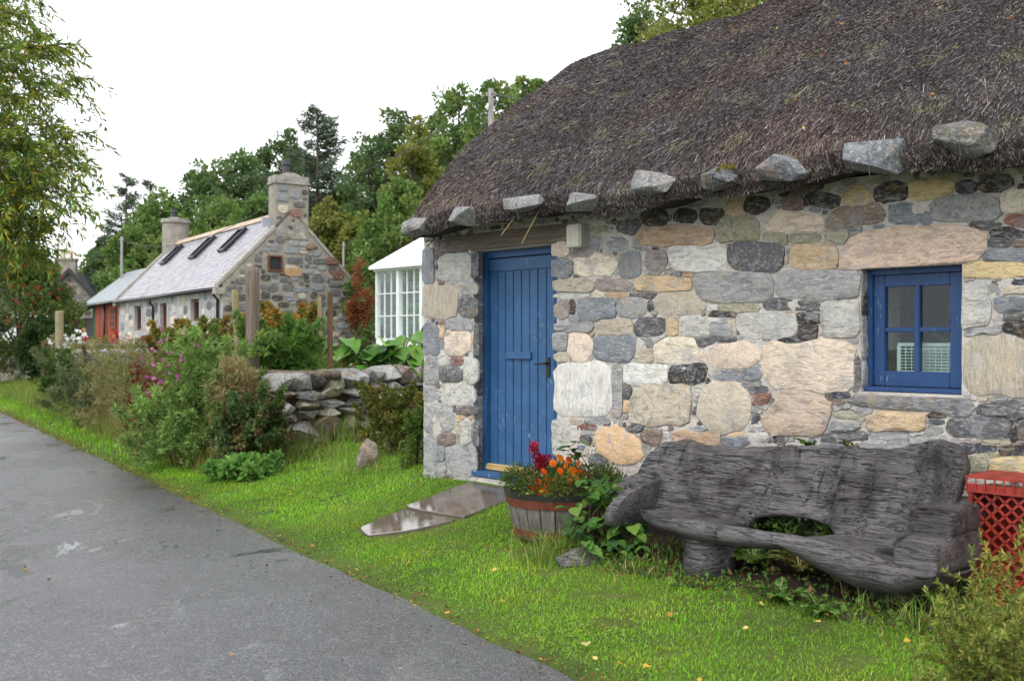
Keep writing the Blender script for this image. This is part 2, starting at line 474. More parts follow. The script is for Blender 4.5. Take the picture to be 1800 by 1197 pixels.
# ------------------------------------------------------------------ numpy mesh emitters
def np_mesh(name, verts, quads=None, tris=None, cols=None, mat=None, parent=None):
    me = bpy.data.meshes.new(name)
    verts = np.asarray(verts, np.float32)
    nq = 0 if quads is None else len(quads); nt = 0 if tris is None else len(tris)
    me.vertices.add(len(verts)); me.vertices.foreach_set('co', verts.ravel())
    loops = []; starts = []; tot = []
    if nq: loops.append(np.asarray(quads, np.int32).ravel())
    if nt: loops.append(np.asarray(tris, np.int32).ravel())
    lv = np.concatenate(loops)
    me.loops.add(len(lv)); me.loops.foreach_set('vertex_index', lv)
    me.polygons.add(nq + nt)
    st = np.concatenate([np.arange(nq)*4, nq*4 + np.arange(nt)*3]).astype(np.int32)
    me.polygons.foreach_set('loop_start', st)
    me.update(calc_edges=True)
    me.validate()
    if cols is not None:
        at = me.color_attributes.new('Col', 'FLOAT_COLOR', 'POINT')
        c4 = np.ones((len(verts), 4), np.float32); c4[:, :3] = cols
        at.data.foreach_set('color', c4.ravel())
    return link(name, me, mat, parent)

def unit(a):
    return a/np.maximum(np.linalg.norm(a, axis=1, keepdims=True), 1e-9)

def pick(pal, n, jit=0.18, rng=RNG):
    pal = np.array(pal, float)
    w = None
    if pal.shape[1] == 4:
        w = pal[:, 3]/pal[:, 3].sum(); pal = pal[:, :3]
    c = pal[rng.choice(len(pal), n, p=w)]
    return np.clip(c*(1 + jit*rng.standard_normal((n, 1)))*(1 + 0.06*rng.standard_normal((n, 3))), 0.003, 0.9)

def leaf_arrays(Pb, D, L, W, cols, rng=RNG, fold=0.15):
    """one folded diamond leaf per point"""
    n = len(Pb)
    D = unit(D)
    S = unit(np.cross(D, rng.standard_normal((n, 3))))
    N = np.cross(S, D)
    L = np.broadcast_to(np.asarray(L, float), (n,))[:, None]; W = np.broadcast_to(np.asarray(W, float), (n,))[:, None]
    mid = Pb + D*L*0.45
    a = mid + S*W*0.5 + N*W*fold; b = mid - S*W*0.5 + N*W*fold
    tip = Pb + D*L - N*L*0.08
    V = np.stack([Pb, a, tip, b], 1).reshape(-1, 3)
    Q = np.arange(n*4).reshape(n, 4)
    return V, Q, np.repeat(cols, 4, axis=0)

def blade_arrays(Pb, H, Wd, lean, cols, rng=RNG):
    """bent grass blades: 5 verts each"""
    n = len(Pb)
    ang = rng.uniform(0, 2*np.pi, n)
    ld = np.stack([np.cos(ang), np.sin(ang), np.zeros(n)], 1)
    a2 = ang + np.pi/2 + rng.uniform(-.6, .6, n)
    S = np.stack([np.cos(a2), np.sin(a2), np.zeros(n)], 1)
    H = H[:, None]; Wd = Wd[:, None]; lean = lean[:, None]
    up = np.array([[0, 0, 1.0]])
    m = Pb + up*H*0.55 + ld*H*lean*0.3
    t = Pb + up*H*(1 - 0.25*lean) + ld*H*lean
    V = np.stack([Pb - S*Wd*.5, Pb + S*Wd*.5, m + S*Wd*.42, m - S*Wd*.42, t], 1).reshape(-1, 3)
    base = (np.arange(n)*5)[:, None]
    Q = base + np.array([[0, 1, 2, 3]]); T = base + np.array([[3, 2, 4]])
    c = np.repeat(cols, 5, axis=0).reshape(n, 5, 3).copy()
    return V, Q, T, c.reshape(-1, 3)

# ================================================================== TERRAIN
def dr(x, y): return ((x - .275) + .65*(y - 4.5))/1.193        # metres right of the road edge
def sr(x, y): return ((y - 4.5) - .65*(x - .275))/1.193        # metres along the road
def from_ds(d, s):
    return .275 + (d - .65*s)/1.193, 4.5 + (s + .65*d)/1.193
WA = np.array([-2.46, 11.1]); WB = np.array([-0.45, 13.4])      # dry stone wall foot line
wdir = (WB - WA)/np.linalg.norm(WB - WA); wnor = np.array([-wdir[1], wdir[0]])

def gz(x, y):
    x = np.asarray(x, float); y = np.asarray(y, float)
    d = dr(x, y); s = sr(x, y)
    slope = np.interp(s, [-2, 0, 3.8, 8], [.085, .1, .18, .17])
    z = slope*np.clip(d, 0, 1.9) + 0.03*np.clip(d - 1.9, 0, 3)
    z = np.where(d < 0, -0.03*smooth(0, .25, -d), z)
    z = np.where(d < -4.2, -0.03 + 0.12*smooth(4.2, 6.0, -d), z)
    w = (x - WA[0])*wnor[0] + (y - WA[1])*wnor[1]
    lo = np.interp(s, [7, 14, 24], [.85, 1.2, 1.7])
    g = smooth(0, 1, (d - lo)/1.2)*smooth(.12, .42, w)
    z = z*(1-g) + g*(1.02 + 0.03*np.sin(x*1.3)*np.cos(y*.9))
    hs = np.clip(d - 13, 0, None)
    z = z + np.where(hs < 60, .33*hs - .0016*hs*hs, .33*60 - .0016*3600 + (hs-60)*.1)*smooth(0, 4, hs)*smooth(3, 8, w)
    z = z + 0.012*np.sin(3.1*x + 1.7*y)*smooth(.1, .6, d)
    return z

def axis(a, b, fine0, fine1, step, grow):
    v = list(np.arange(fine0, fine1, step)); s = step; p = fine1
    while p < b: v.append(p); s *= grow; p += s
    v.append(b); s = step; p = fine0 - step; lo = []
    while p > a: lo.append(p); s *= grow; p -= s
    lo.append(a)
    return np.array(lo[::-1] + v)
gx = axis(-900, 900, -14, 5, 0.16, 1.13); gy = axis(-40, 1600, 2.0, 22, 0.16, 1.10)
GX, GY = np.meshgrid(gx, gy)
GZ = gz(GX, GY)
nx, ny = len(gx), len(gy)
idx = np.arange(nx*ny).reshape(ny, nx)
q = np.stack([idx[:-1, :-1], idx[:-1, 1:], idx[1:, 1:], idx[1:, :-1]], -1).reshape(-1, 4)
gr = np_mesh('ground', np.stack([GX, GY, GZ], -1).reshape(-1, 3), quads=q, mat=M['ground'])
gr.data.polygons.foreach_set('use_smooth', [True]*len(gr.data.polygons))
tag(gr, kind='structure')

# road: a cambered strip with a ragged edge along the verge
mb = MB()
ss = list(np.arange(-9, 20, .12)) + list(np.arange(20, 130, 1.2))
dd = [-4.4, -4.1, -3, -2, -1, -.4, -.15, 0.0]
vs = []
for s in ss:
    e = 0.035*mnoise.noise(Vector((s*2.1, 0, 0))) + 0.06*mnoise.noise(Vector((s*.45, 3, 0)))
    for k, d in enumerate(dd):
        d2 = d + (e if k >= 6 else (e*.5 if k == 5 else 0))
        x, y = from_ds(d2, s)
        vs.append((x, y, 0.004 + 0.02*(1 - ((d+2.1)/2.3)**2)))
n = len(dd)
mb.add(vs, [(i*n+k, i*n+k+1, (i+1)*n+k+1, (i+1)*n+k) for i in range(len(ss)-1) for k in range(n-1)])
tag(mb.build('road', M['road'], smooth=True), kind='structure')

# far heather hill behind the village
mb = MB(); vs = []; NX, NY = 30, 12
for j in range(NY):
    for i in range(NX):
        x = -420 + i*14; y = 380 + j*26
        h = 58*math.exp(-((x+290)/85)**2)*math.sin(math.pi*j/(NY-1)) + 4*mnoise.noise(Vector((x*.03, y*.03, 0)))
        vs.append((x, y, max(-1, h)))
mb.add(vs, [(j*NX+i, j*NX+i+1, (j+1)*NX+i+1, (j+1)*NX+i) for j in range(NY-1) for i in range(NX-1)])
tag(mb.build('hill', M['lime_hill'], smooth=True), kind='structure')

# ================================================================== THATCHED COTTAGE
U = np.array([.687, -.727]); U /= np.linalg.norm(U)
K = np.array([-U[1], U[0]])
O = np.array([(832-900)/1800*8.6, 8.6])
ROT = math.atan2(U[1], U[0])
def W(px, py, b=0.0):
    """photo pixel on the plane b behind the wall face -> (t, z) in the cottage frame"""
    r = (px - 900)/1800
    bx, by = O + K*b
    t = (r*by - bx)/(U[0] - r*U[1])
    Y = by + t*U[1]
    return t, EYE - (py - 597)/1800*Y
def loc2w(t, b, z):
    p = O + U*t + K*b
    return Vector((p[0], p[1], z))
def world_gz_local(t, b):
    p = O + U*t + K*b
    return float(gz(p[0], p[1]))

cottage = thing('thatched_cottage', 'low stone cottage with heather thatched roof and blue door beside the road', 'cottage', (O[0], O[1], 0), ROT)

def panel(mb, us, vs, openings, thick, fn, front_jit=0.0):
    """wall panel with openings; fn(u, v, w) -> local point, w = depth behind the face"""
    def cuts(lo, hi, step, extra):
        base = list(np.arange(lo, hi, step)) + [hi]
        base = [c for c in base if all(abs(c - e) > step*.35 for e in extra)] + [e for e in extra if lo <= e <= hi]
        return sorted(set(round(c, 5) for c in base))
    ex_u = [us[0], us[1]] + [o[k] for o in openings for k in (0, 1)]
    ex_v = [vs[0], vs[1]] + [o[k] for o in openings for k in (2, 3)]
    cu = cuts(us[0], us[1], us[2], ex_u); cv = cuts(vs[0], vs[1], vs[2], ex_v)
    inside = lambda u, v: any(o[0]-1e-4 < u < o[1]+1e-4 and o[2]-1e-4 < v < o[3]+1e-4 for o in openings)
    ids = {}
    def vid(i, j, w):
        k = (i, j, w)
        if k not in ids:
            u, v = cu[i], cv[j]
            dz = 0
            if w == 0 and front_jit:
                dz = front_jit*mnoise.noise(Vector((u*3.1, v*3.3, 5))) + front_jit*.5*mnoise.noise(Vector((u*11, v*11, 2)))
            ids[k] = len(mb.v); mb.v.append(tuple(fn(u, v, (thick if w else 0) + dz)))
        return ids[k]
    nu, nv = len(cu)-1, len(cv)-1
    solid = [[not inside((cu[i]+cu[i+1])/2, (cv[j]+cv[j+1])/2) for j in range(nv)] for i in range(nu)]
    for i in range(nu):
        for j in range(nv):
            if not solid[i][j]: continue
            mb.f.append((vid(i, j, 0), vid(i+1, j, 0), vid(i+1, j+1, 0), vid(i, j+1, 0)))
            mb.f.append((vid(i, j, 1), vid(i, j+1, 1), vid(i+1, j+1, 1), vid(i+1, j, 1)))
            for (di, dj, a, b) in ((-1, 0, (0, 0), (0, 1)), (1, 0, (1, 0), (1, 1)), (0, -1, (0, 0), (1, 0)), (0, 1, (0, 1), (1, 1))):
                ii, jj = i+di, j+dj
                if not (0 <= ii < nu and 0 <= jj < nv) or not solid[ii][jj]:
                    mb.f.append((vid(i+a[0], j+a[1], 0), vid(i+b[0], j+b[1], 0), vid(i+b[0], j+b[1], 1), vid(i+a[0], j+a[1], 1)))
    return mb

tL = W(745, 600)[0]                       # left corner of the front wall
TR = 7.2
WT = 2.47                                 # wall head
DB = -0.10                                # door frame plane behind the wall face
d0, d1 = 0.0, W(970, 600)[0] + .06
dz0, dz1 = 0.36, W(835, 441)[1]
w0 = W(1513, 600)[0]; w1 = W(1691, 600)[0]
wz0 = W(1605, 690)[1]; wz1 = W(1605, 467)[1]
mb = MB()
panel(mb, (tL, TR, .07), (-0.3, WT, .07), [(d0, d1, dz0, dz1), (w0, w1, wz0, wz1)], .5, lambda u, v, w: (u, w, v), .012)
wall = mb.build('front_wall', M['mortar'], cottage, smooth=False)
BW = 4.8
mb = MB(); mb.box(tL, tL+.5, .5, BW, -.3, WT); mb.box(TR-.5, TR, .5, BW, -.3, WT); mb.box(tL+.5, TR-.5, BW-.5, BW, -.3, WT)
for tt in (tL+.02, TR-.52):
    mb.add([(tt, .05, WT), (tt, BW-.05, WT), (tt, BW/2, 4.2), (tt+.5, .05, WT), (tt+.5, BW-.05, WT), (tt+.5, BW/2, 4.2)],
           [(0, 1, 2), (3, 5, 4), (0, 2, 5, 3), (1, 4, 5, 2), (0, 3, 4, 1)])
mb.build('end_wall', M['mortar'], cottage)
mb = MB(); mb.box(tL+.5, TR-.5, .5, BW-.5, .3, .34)
mb.build('floor', M['interior'], cottage)

PAL = dict(lg=(178,176,168), g=(142,143,143), bg=(118,126,136), dg=(88,90,94), k=(50,48,49), cr=(208,195,168), oc=(198,166,118),
           ob=(178,144,106), br=(124,102,86), pk=(206,184,160), wh=(208,206,198), ol=(150,146,116), rs=(140,84,64), yl=(204,178,112),
           mv=(144,130,124), db=(62,68,84), kb=(66,54,46), tg=(176,164,140))
def pcol(c, jit=.08):
    l = lin(PAL[c] if isinstance(c, str) else c, 1.0)
    y_ = sum(l)/3; kk = .82 + .36*min(1, y_/.30); l = tuple(x*kk for x in l)
    m3 = sum(l)/3; l = tuple(x*.74 + m3*.26 for x in l)
    k = 1 + random.uniform(-jit, jit)
    return tuple(min(.74, x*k) for x in l)

ST = """743 437 762 498 bg v|763 423 781 448 br|784 423 814 443 dg|772 443 829 492 lg|830 442 843 490 dg|743 501 805 560 tg v|812 494 842 516 g|808 520 841 557 dg
744 567 773 621 bg|785 560 831 580 g|782 582 831 624 pk|833 565 843 625 dg|775 573 781 593 oc|776 597 782 613 bg|746 627 770 674 g|771 625 792 640 lg|794 625 813 637 rs|774 643 811 671 dg r
818 628 842 676 lg d|777 674 836 709 lg d|744 677 764 705 g|745 709 799 759 g|801 714 841 727 dg|803 729 814 739 oc|810 736 829 781 lg|831 738 843 785 dg|770 763 801 779 br|802 763 809 780 g
744 765 767 827 g|770 782 780 809 bg|785 782 839 836 g|769 812 783 836 g|801 744 808 757 tg|744 829 768 841 g|790 841 837 858 g|782 660 776 640 g
970 426 1001 450 pk|1003 432 1041 452 mv|1056 416 1112 439 g|1086 388 1127 408 dg|1131 369 1171 396 kb|1118 399 1257 431 ob|1010 449 1085 482 cr|1092 441 1125 487 bg v|968 455 1006 487 bg
972 490 1045 513 tg|1047 492 1112 510 mv|1117 487 1218 509 oc|970 514 1038 523 lg|1041 512 1059 522 cr|1065 514 1103 522 ob|1112 505 1131 513 br|1107 514 1154 520 dg|974 528 1001 557 mv|1003 528 1008 551 kb
1014 523 1084 558 bg|1086 523 1136 555 g r|1140 528 1147 543 db|1002 556 1018 565 g|974 566 1045 581 g|1049 562 1111 584 tg|1116 561 1167 588 dg|1174 562 1193 588 oc|1150 516 1245 549 tg r
1138 441 1169 479 mv|1176 429 1277 476 wh|1281 424 1376 475 dg r|1223 481 1359 530 g|1261 382 1336 424 ol d|1341 373 1442 408 pk|1195 556 1274 590 lg|1296 551 1400 590 lg|1263 534 1336 547 ol|1248 549 1291 556 k
1340 527 1438 543 dg|1362 476 1515 523 g|1447 526 1513 592 lg|1390 430 1470 472 oc|1453 407 1489 421 ol|1390 411 1440 425 ol|1346 411 1381 426 ol|1417 342 1474 362 k|1376 348 1413 369 br|1482 328 1524 357 yl
1542 323 1594 352 kb|1600 318 1677 346 yl|1687 322 1711 337 k|1720 312 1776 331 kb|1565 358 1616 394 bg|1641 343 1760 388 g d|1761 336 1815 370 cr|1771 379 1815 397 rs|1740 404 1796 415 k|1734 422 1777 432 dg
1731 439 1815 458 bg|1693 463 1815 486 yl|1707 390 1755 397 dg|1620 376 1632 395 bg|1691 495 1737 575 lg|1739 500 1756 521 g|1751 523 1799 546 bg|1774 490 1806 498 db|1763 504 1806 515 tg|1766 549 1797 563 dg
1766 566 1806 582 k|1751 491 1769 502 br|1693 587 1835 696 tg v|1697 577 1757 585 g|972 582 996 616 g|998 587 1039 629 pk r|1044 589 1117 632 bg|1121 595 1146 609 bg|1117 613 1147 636 tg|974 619 1004 632 tg
973 636 1076 730 wh v|1078 638 1093 733 g|1095 640 1174 672 wh|1177 641 1241 671 k d|1110 675 1212 747 tg d|1149 594 1225 638 cr|1233 603 1332 647 pk r|1253 649 1335 668 bg|1230 671 1317 758 tg r|1503 626 1513 686 dg
1404 553 1437 569 k|1404 572 1436 594 kb|1368 594 1410 601 k|1455 691 1490 699 db|1465 701 1483 709 br|1466 712 1492 719 g|1501 717 1531 723 g|1466 723 1517 735 ol|1458 737 1507 756 g|1527 725 1628 757 oc
1633 726 1658 733 kb|1632 736 1655 746 dg|1630 748 1653 762 g|1661 733 1776 771 dg|1723 707 1815 731 dg|1789 738 1835 770 dg|1777 757 1787 774 k|1671 768 1725 779 mv|1730 772 1775 782 ol|1687 781 1753 793 db
1761 784 1815 795 k|1706 800 1736 826 ol|1740 803 1835 836 yl|1532 759 1595 771 g|1558 774 1595 786 g|1521 776 1556 790 g|1605 769 1650 792 g|1446 760 1522 771 dg|1270 767 1317 781 bg|1181 757 1266 786 ob
1213 751 1240 757 g|1280 760 1307 766 oc|1314 762 1350 772 lg|1303 671 1335 680 bg|1315 682 1347 689 dg|1326 691 1352 702 rs|1324 704 1341 711 rs|1326 713 1336 724 g|1325 727 1332 742 db|1222 593 1257 604 dg|1260 593 1293 601 dg
970 733 1001 800 lg|1018 744 1046 754 rs|1026 735 1071 742 g|1020 765 1040 776 db|1023 757 1041 764 g|1003 733 1021 742 tg|1100 749 1129 757 dg|1132 757 1162 777 br|1130 780 1141 797 g|1038 800 1064 814 dg|1095 677 1108 698 dg r
1188 369 1223 390 k r|1233 367 1272 390 kb|1281 352 1304 381 oc|1308 349 1352 373 kb|1248 560 1290 590 g|1276 560 1292 590 tg|1098 702 1107 722 oc|1040 415 1053 438 g|1114 415 1140 436 g"""
POLY = [
 ([(1477,468),(1479,440),(1492,420),(1517,409),(1640,398),(1700,401),(1731,408),(1730,453),(1690,460),(1600,467),(1500,471)], (204,172,146), 's'),
 ([(1454,396),(1462,371),(1520,361),(1545,359),(1557,383),(1540,391)], (140,116,98), 's'),
 ([(1342,602),(1400,604),(1465,596),(1501,604),(1500,686),(1409,682),(1354,676),(1343,640)], (212,190,164), 's'),
 ([(1374,690),(1419,690),(1461,707),(1457,736),(1449,763),(1353,761),(1341,734),(1365,707)], (176,152,128), 's'),
 ([(1491,703),(1500,695),(1600,696),(1706,702),(1714,721),(1700,726),(1620,719),(1510,713)], (118,118,120), 's'),
 ([(1047,766),(1060,753),(1080,749),(1100,755),(1125,776),(1133,800),(1120,808),(1090,810),(1060,800),(1048,784)], (208,166,112), 'o'),
]
RES = 0.006
lab = np.full((int((TR - tL + .4)/RES)+2, int((WT + .5)/RES)+2), -1, int)
def cell(t, z): return int((t - tL + .2)/RES), int((z + .4)/RES)
def poly_mask(poly):
    a = np.array(poly); lo = a.min(0); hi = a.max(0)
    i0, j0 = cell(*lo); i1, j1 = cell(*hi)
    i0 = max(i0, 0); j0 = max(j0, 0); i1 = min(i1 + 1, lab.shape[0]); j1 = min(j1 + 1, lab.shape[1])
    ii, jj = np.meshgrid(np.arange(i0, i1), np.arange(j0, j1), indexing='ij')
    t = ii*RES + tL - .2; z = jj*RES - .4
    ins = np.zeros(t.shape, bool)
    x1, y1 = a[-1]
    for x2, y2 in a:
        c = ((y1 > z) != (y2 > z)) & (t < (x2-x1)*(z-y1)/((y2-y1) if abs(y2-y1) > 1e-9 else 1e-9) + x1)
        ins ^= c; x1, y1 = x2, y2
    return (slice(i0, i1), slice(j0, j1)), ins
def block(t0, t1, z0, z1):
    i0, j0 = cell(t0, z0); i1, j1 = cell(t1, z1)
    lab[max(i0, 0):max(i1, 0), max(j0, 0):max(j1, 0)] = 9999
block(d0-.004, d1+.004, dz0-.1, dz1+.16); block(w0-.004, w1+.004, wz0-.004, wz1+.004)
lab[:cell(tL, 0)[0]+1, :] = 9999; lab[:, cell(0, WT)[1]:] = 9999
def mark(k, poly):
    sl, m = poly_mask(poly); sub_ = lab[sl]; sub_[m & (sub_ == -1)] = k
def grow(polys, gmax, joint):
    """let every stone spread until it meets its neighbours at a joint's width"""
    order = list(range(len(polys))); random.shuffle(order)
    for k in order:
        a = np.array(polys[k]); c = a.mean(0); out = []
        for p in a:
            ext = (a.max(0) - a.min(0))/2 + 1e-6; rel = (p - (a.max(0) + a.min(0))/2)/ext
            dv = np.array([np.sign(rel[0])*(abs(rel[0]) > .80), np.sign(rel[1])*(abs(rel[1]) > .70)], float)
            if not dv.any(): dv = p - c
            dv = dv/max(np.linalg.norm(dv), 1e-6); sd = np.array([-dv[1], dv[0]])*.006
            g_ = 0.0
            while g_ < gmax:
                ok = True
                for q_ in (p + dv*(g_ + joint), p + dv*(g_ + joint*.6) + sd, p + dv*(g_ + joint*.6) - sd):
                    i, j = cell(*q_)
                    if not (0 <= i < lab.shape[0] and 0 <= j < lab.shape[1]) or lab[i, j] not in (-1, k): ok = False; break
                if not ok: break
                g_ += .004
            out.append(p + dv*g_)
        out = np.array(out); sm = (np.roll(out, 1, 0) + np.roll(out, -1, 0))/2
        polys[k] = [tuple(v) for v in out*.93 + sm*.07]
        mark(k, polys[k])
    return polys

def super_poly(cx, cy, hx, hy, e, n=16, jit=.05):
    pts = []
    ph = random.uniform(0, 10)
    for k in range(n):
        a = 2*math.pi*(k + .5)/n
        c, s = math.cos(a), math.sin(a)
        x = math.copysign(abs(c)**(2/e), c); y = math.copysign(abs(s)**(2/e), s)
        r = 1 + jit*mnoise.noise(Vector((c*1.7 + ph, s*1.7, ph)))*2
        pts.append((cx + hx*x*r, cy + hy*y*r))
    return pts
def block_poly(cx, cy, hx, hy, jit=.07, sub=4):
    """an irregular squared stone: cut corners, wandering edges"""
    m = min(hx, hy); P4 = []; jit = jit*1.35
    for (sx, sy) in ((-1, -1), (1, -1), (1, 1), (-1, 1)):
        x = cx + sx*hx*(1 - random.uniform(-.02, jit)); y = cy + sy*hy*(1 - random.uniform(-.02, jit*1.6))
        c = m*random.choice((.05, .1, .18, .3, .55)); k = random.uniform(.5, 2.0)
        a_, b_ = (x - sx*min(c*k, hx*.7), y), (x, y - sy*min(c, hy*.8))
        P4 += [a_, b_] if sx*sy > 0 else [b_, a_]
    P4 = [P4[i] for i in (1, 0, 2, 3, 5, 4, 6, 7)] if False else P4
    ang = sorted(P4, key=lambda p: math.atan2((p[1]-cy)/hy, (p[0]-cx)/hx))
    pts = resample(ang, 22)
    out = []
    for i, p in enumerate(pts):
        out.append((p[0] + random.uniform(-1, 1)*m*jit*.55, p[1] + random.uniform(-1, 1)*m*jit*.8))
    return out
def resample(poly, n):
    a = np.array(poly + [poly[0]]); seg = np.linalg.norm(np.diff(a, axis=0), axis=1); c = np.concatenate([[0], np.cumsum(seg)])
    u = np.linspace(0, c[-1], n, endpoint=False)
    return [(float(np.interp(x, c, a[:, 0])), float(np.interp(x, c, a[:, 1]))) for x in u]

def face_stone(poly, proud, mat, color, parent, fn, name='stone', rnd=False):
    """a stone set in the wall: fn(u, v, w) -> local point, w<0 is proud of the face"""
    a = np.array(poly); c = a.mean(0); n = len(poly)
    ph = random.uniform(0, 50)
    size = float(min(a.max(0) - a.min(0)))
    e = min(.02, size*.22)
    vs = []
    cen = fn(c[0], c[1], 0)
    def ring(f_in, w, amp):
        for k, p in enumerate(a):
            dv = c - p; L = np.linalg.norm(dv)
            q_ = p + dv/max(L, 1e-6)*min(f_in, L*.7)
            ww = w + amp*mnoise.noise(Vector((q_[0]*9 + ph, q_[1]*9, ph)))
            if w < -.002: ww = min(ww, w*.45 - .0015)
            x = fn(q_[0], q_[1], ww); vs.append((x[0]-cen[0], x[1]-cen[1], x[2]-cen[2]))
    pr = proud
    ring(0, .010, 0); ring(e*.05, -pr*.85, .003); ring(e*.30, -pr*1.02, .006)
    ring(size*.26, -pr*(1.6 if rnd else 1.05), .018)
    x = fn(c[0], c[1], -pr*(1.8 if rnd else 1.1) + .010*mnoise.noise(Vector((c[0]*9+ph, c[1]*9, ph))))
    vs.append((x[0]-cen[0], x[1]-cen[1], x[2]-cen[2]))
    fs = []
    for r in range(3):
        for k in range(n):
            fs.append((r*n+k, r*n+(k+1) % n, (r+1)*n+(k+1) % n, (r+1)*n+k))
    for k in range(n): fs.append((3*n+k, 3*n+(k+1) % n, 4*n))
    mbs = MB(); mbs.add(vs, fs)
    o = mbs.build(name, mat, parent, smooth=True, loc=cen, color=color)
    o.data.set_sharp_from_angle(angle=rad(38))
    return o

fwall = lambda u, v, w: (u, w, v)
stones = []
for ent in ST.replace('\n', '|').split('|'):
    p = ent.split()
    if len(p) < 5: continue
    x0, y0, x1, y1 = map(float, p[:4]); sh = p[5] if len(p) > 5 else ''
    if y1 < y0: continue
    if sh == 'r': pp = super_poly((x0+x1)/2, (y0+y1)/2, (x1-x0)/2, (y1-y0)/2, 2.9, n=18, jit=.08)
    else: pp = block_poly((x0+x1)/2, (y0+y1)/2, (x1-x0)/2, (y1-y0)/2)
    stones.append(([W(*q_) for q_ in pp], p[4], sh))
for pl, c, sh in POLY:
    pp = resample(pl, 22)
    stones.append(([W(*q_) for q_ in pp], c, sh))
polys = [pl for pl, c, sh in stones]; info = [(c, sh) for pl, c, sh in stones]
for k, pl in enumerate(polys): mark(k, pl)
polys = grow(polys, .006, .010)
vis_t1 = 4.75; nfill = 0
for attempt in range(26000):
    if nfill >= 112: break
    big = attempt < 5000
    hx = random.uniform(.045, .13) if big else random.uniform(.014, .05)
    hy = random.uniform(.025, .065) if big else random.uniform(.010, .024)
    t = random.uniform(tL + hx, vis_t1); z = random.uniform(.12, WT - hy) if random.random() < .7 else random.uniform(1.9, WT - hy)
    if t > 4.45 and not big: continue
    if 1.15 < t < 4.35 and z < (.62 if t < 2.0 else .80) and (not big or random.random() < .9): continue
    i0, j0 = cell(t-hx, z-hy); i1, j1 = cell(t+hx, z+hy)
    if i0 < 0 or j0 < 0 or (lab[i0:i1+1, j0:j1+1] != -1).any(): continue
    polys.append(block_poly(t, z, hx*1.02, hy*1.02, .10)); info.append((random.choice(['g', 'lg', 'bg', 'dg', 'tg', 'tg', 'br', 'g', 'ol', 'mv', 'k', 'lg']), ''))
    mark(len(polys)-1, polys[-1]); nfill += 1
n_named = len(polys)
for attempt in range(40000):                      # slivers and pinnings too small to pick apart
    if len(polys) - n_named > 420: break
    hx = random.uniform(.010, .045); hy = random.uniform(.006, .017)
    if random.random() < .2: hx, hy = hy, hx*.7
    t = random.uniform(tL + hx, 4.6); z = random.uniform(.3, WT - hy)
    if 1.15 < t < 4.35 and z < .66: continue
    i0, j0 = cell(t-hx, z-hy); i1, j1 = cell(t+hx, z+hy)
    if i0 < 0 or j0 < 0 or (lab[i0:i1+1, j0:j1+1] != -1).any(): continue
    polys.append(block_poly(t, z, hx, hy, .12)); info.append((random.choice(['k', 'dg', 'g', 'db', 'bg', 'br', 'g', 'lg', 'tg', 'lg', 'tg', 'lg', 'g', 'ob']), ''))
    mark(len(polys)-1, polys[-1])
polys = grow(polys, .016, .009)
stones = [(pl, c, sh) for pl, (c, sh) in zip(polys[:n_named], info)]
pv, pq, pc = [], [], []
for pl, (c, sh) in zip(polys[n_named:], info[n_named:]):
    a = np.array(pl); cc = a.mean(0); n = len(a); b = len(pv); pr = random.uniform(.003, .008)
    pv += [(p[0], .006, p[1]) for p in a] + [(p[0] + (cc[0]-p[0])*.15, -pr, p[1] + (cc[1]-p[1])*.15) for p in a] + [(cc[0], -pr*1.15, cc[1])]
    pq += [(b+i, b+(i+1) % n, b+n+(i+1) % n, b+n+i) for i in range(n)] + [(b+n+i, b+n+(i+1) % n, b+2*n) for i in range(n)]
    pc += [pcol(c)]*(2*n+1)
me = bpy.data.meshes.new('pinning_stones'); me.from_pydata(pv, [], pq)
at = me.color_attributes.new('Col', 'FLOAT_COLOR', 'POINT'); at.data.foreach_set('color', np.concatenate([np.array(pc), np.ones((len(pc), 1))], 1).astype(np.float32).ravel())
tag(link('pinning_stones', me, M['stone_pin'], wall), kind='stuff')
for pl, c, sh in stones:
    mt = {'v': 'stone_v', 'd': 'stone_d', 'o': 'stone_round', 's': 'stone', 'r': 'stone_round'}.get(sh, 'stone')
    a = np.array(pl); sz = float((a.max(0) - a.min(0)).min())
    face_stone(pl, random.uniform(.005, .016) if sz > .08 else random.uniform(.003, .008), M[mt], pcol(c), wall, fwall, rnd=(sh in 'or' and sh != ''))
# jamb stones returning into the left reveals of door and window
def jamb(t, z0, z1, depth, cols):
    z = z0
    while z < z1 - .05:
        h = min(random.uniform(.14, .30), z1 - z)
        poly = super_poly(depth*.5 + .005, z + h/2, depth*.48, h*.46, 5, n=12, jit=.04)
        face_stone(poly, .008, M['stone'], pcol(random.choice(cols)), wall, lambda u, v, w: (t - w, u, v))
        z += h
jamb(d0, dz0+.02, dz1-.01, .10, ['dg', 'g', 'dg', 'bg'])
jamb(w0, wz0, wz1, .07, ['dg', 'g', 'k'])

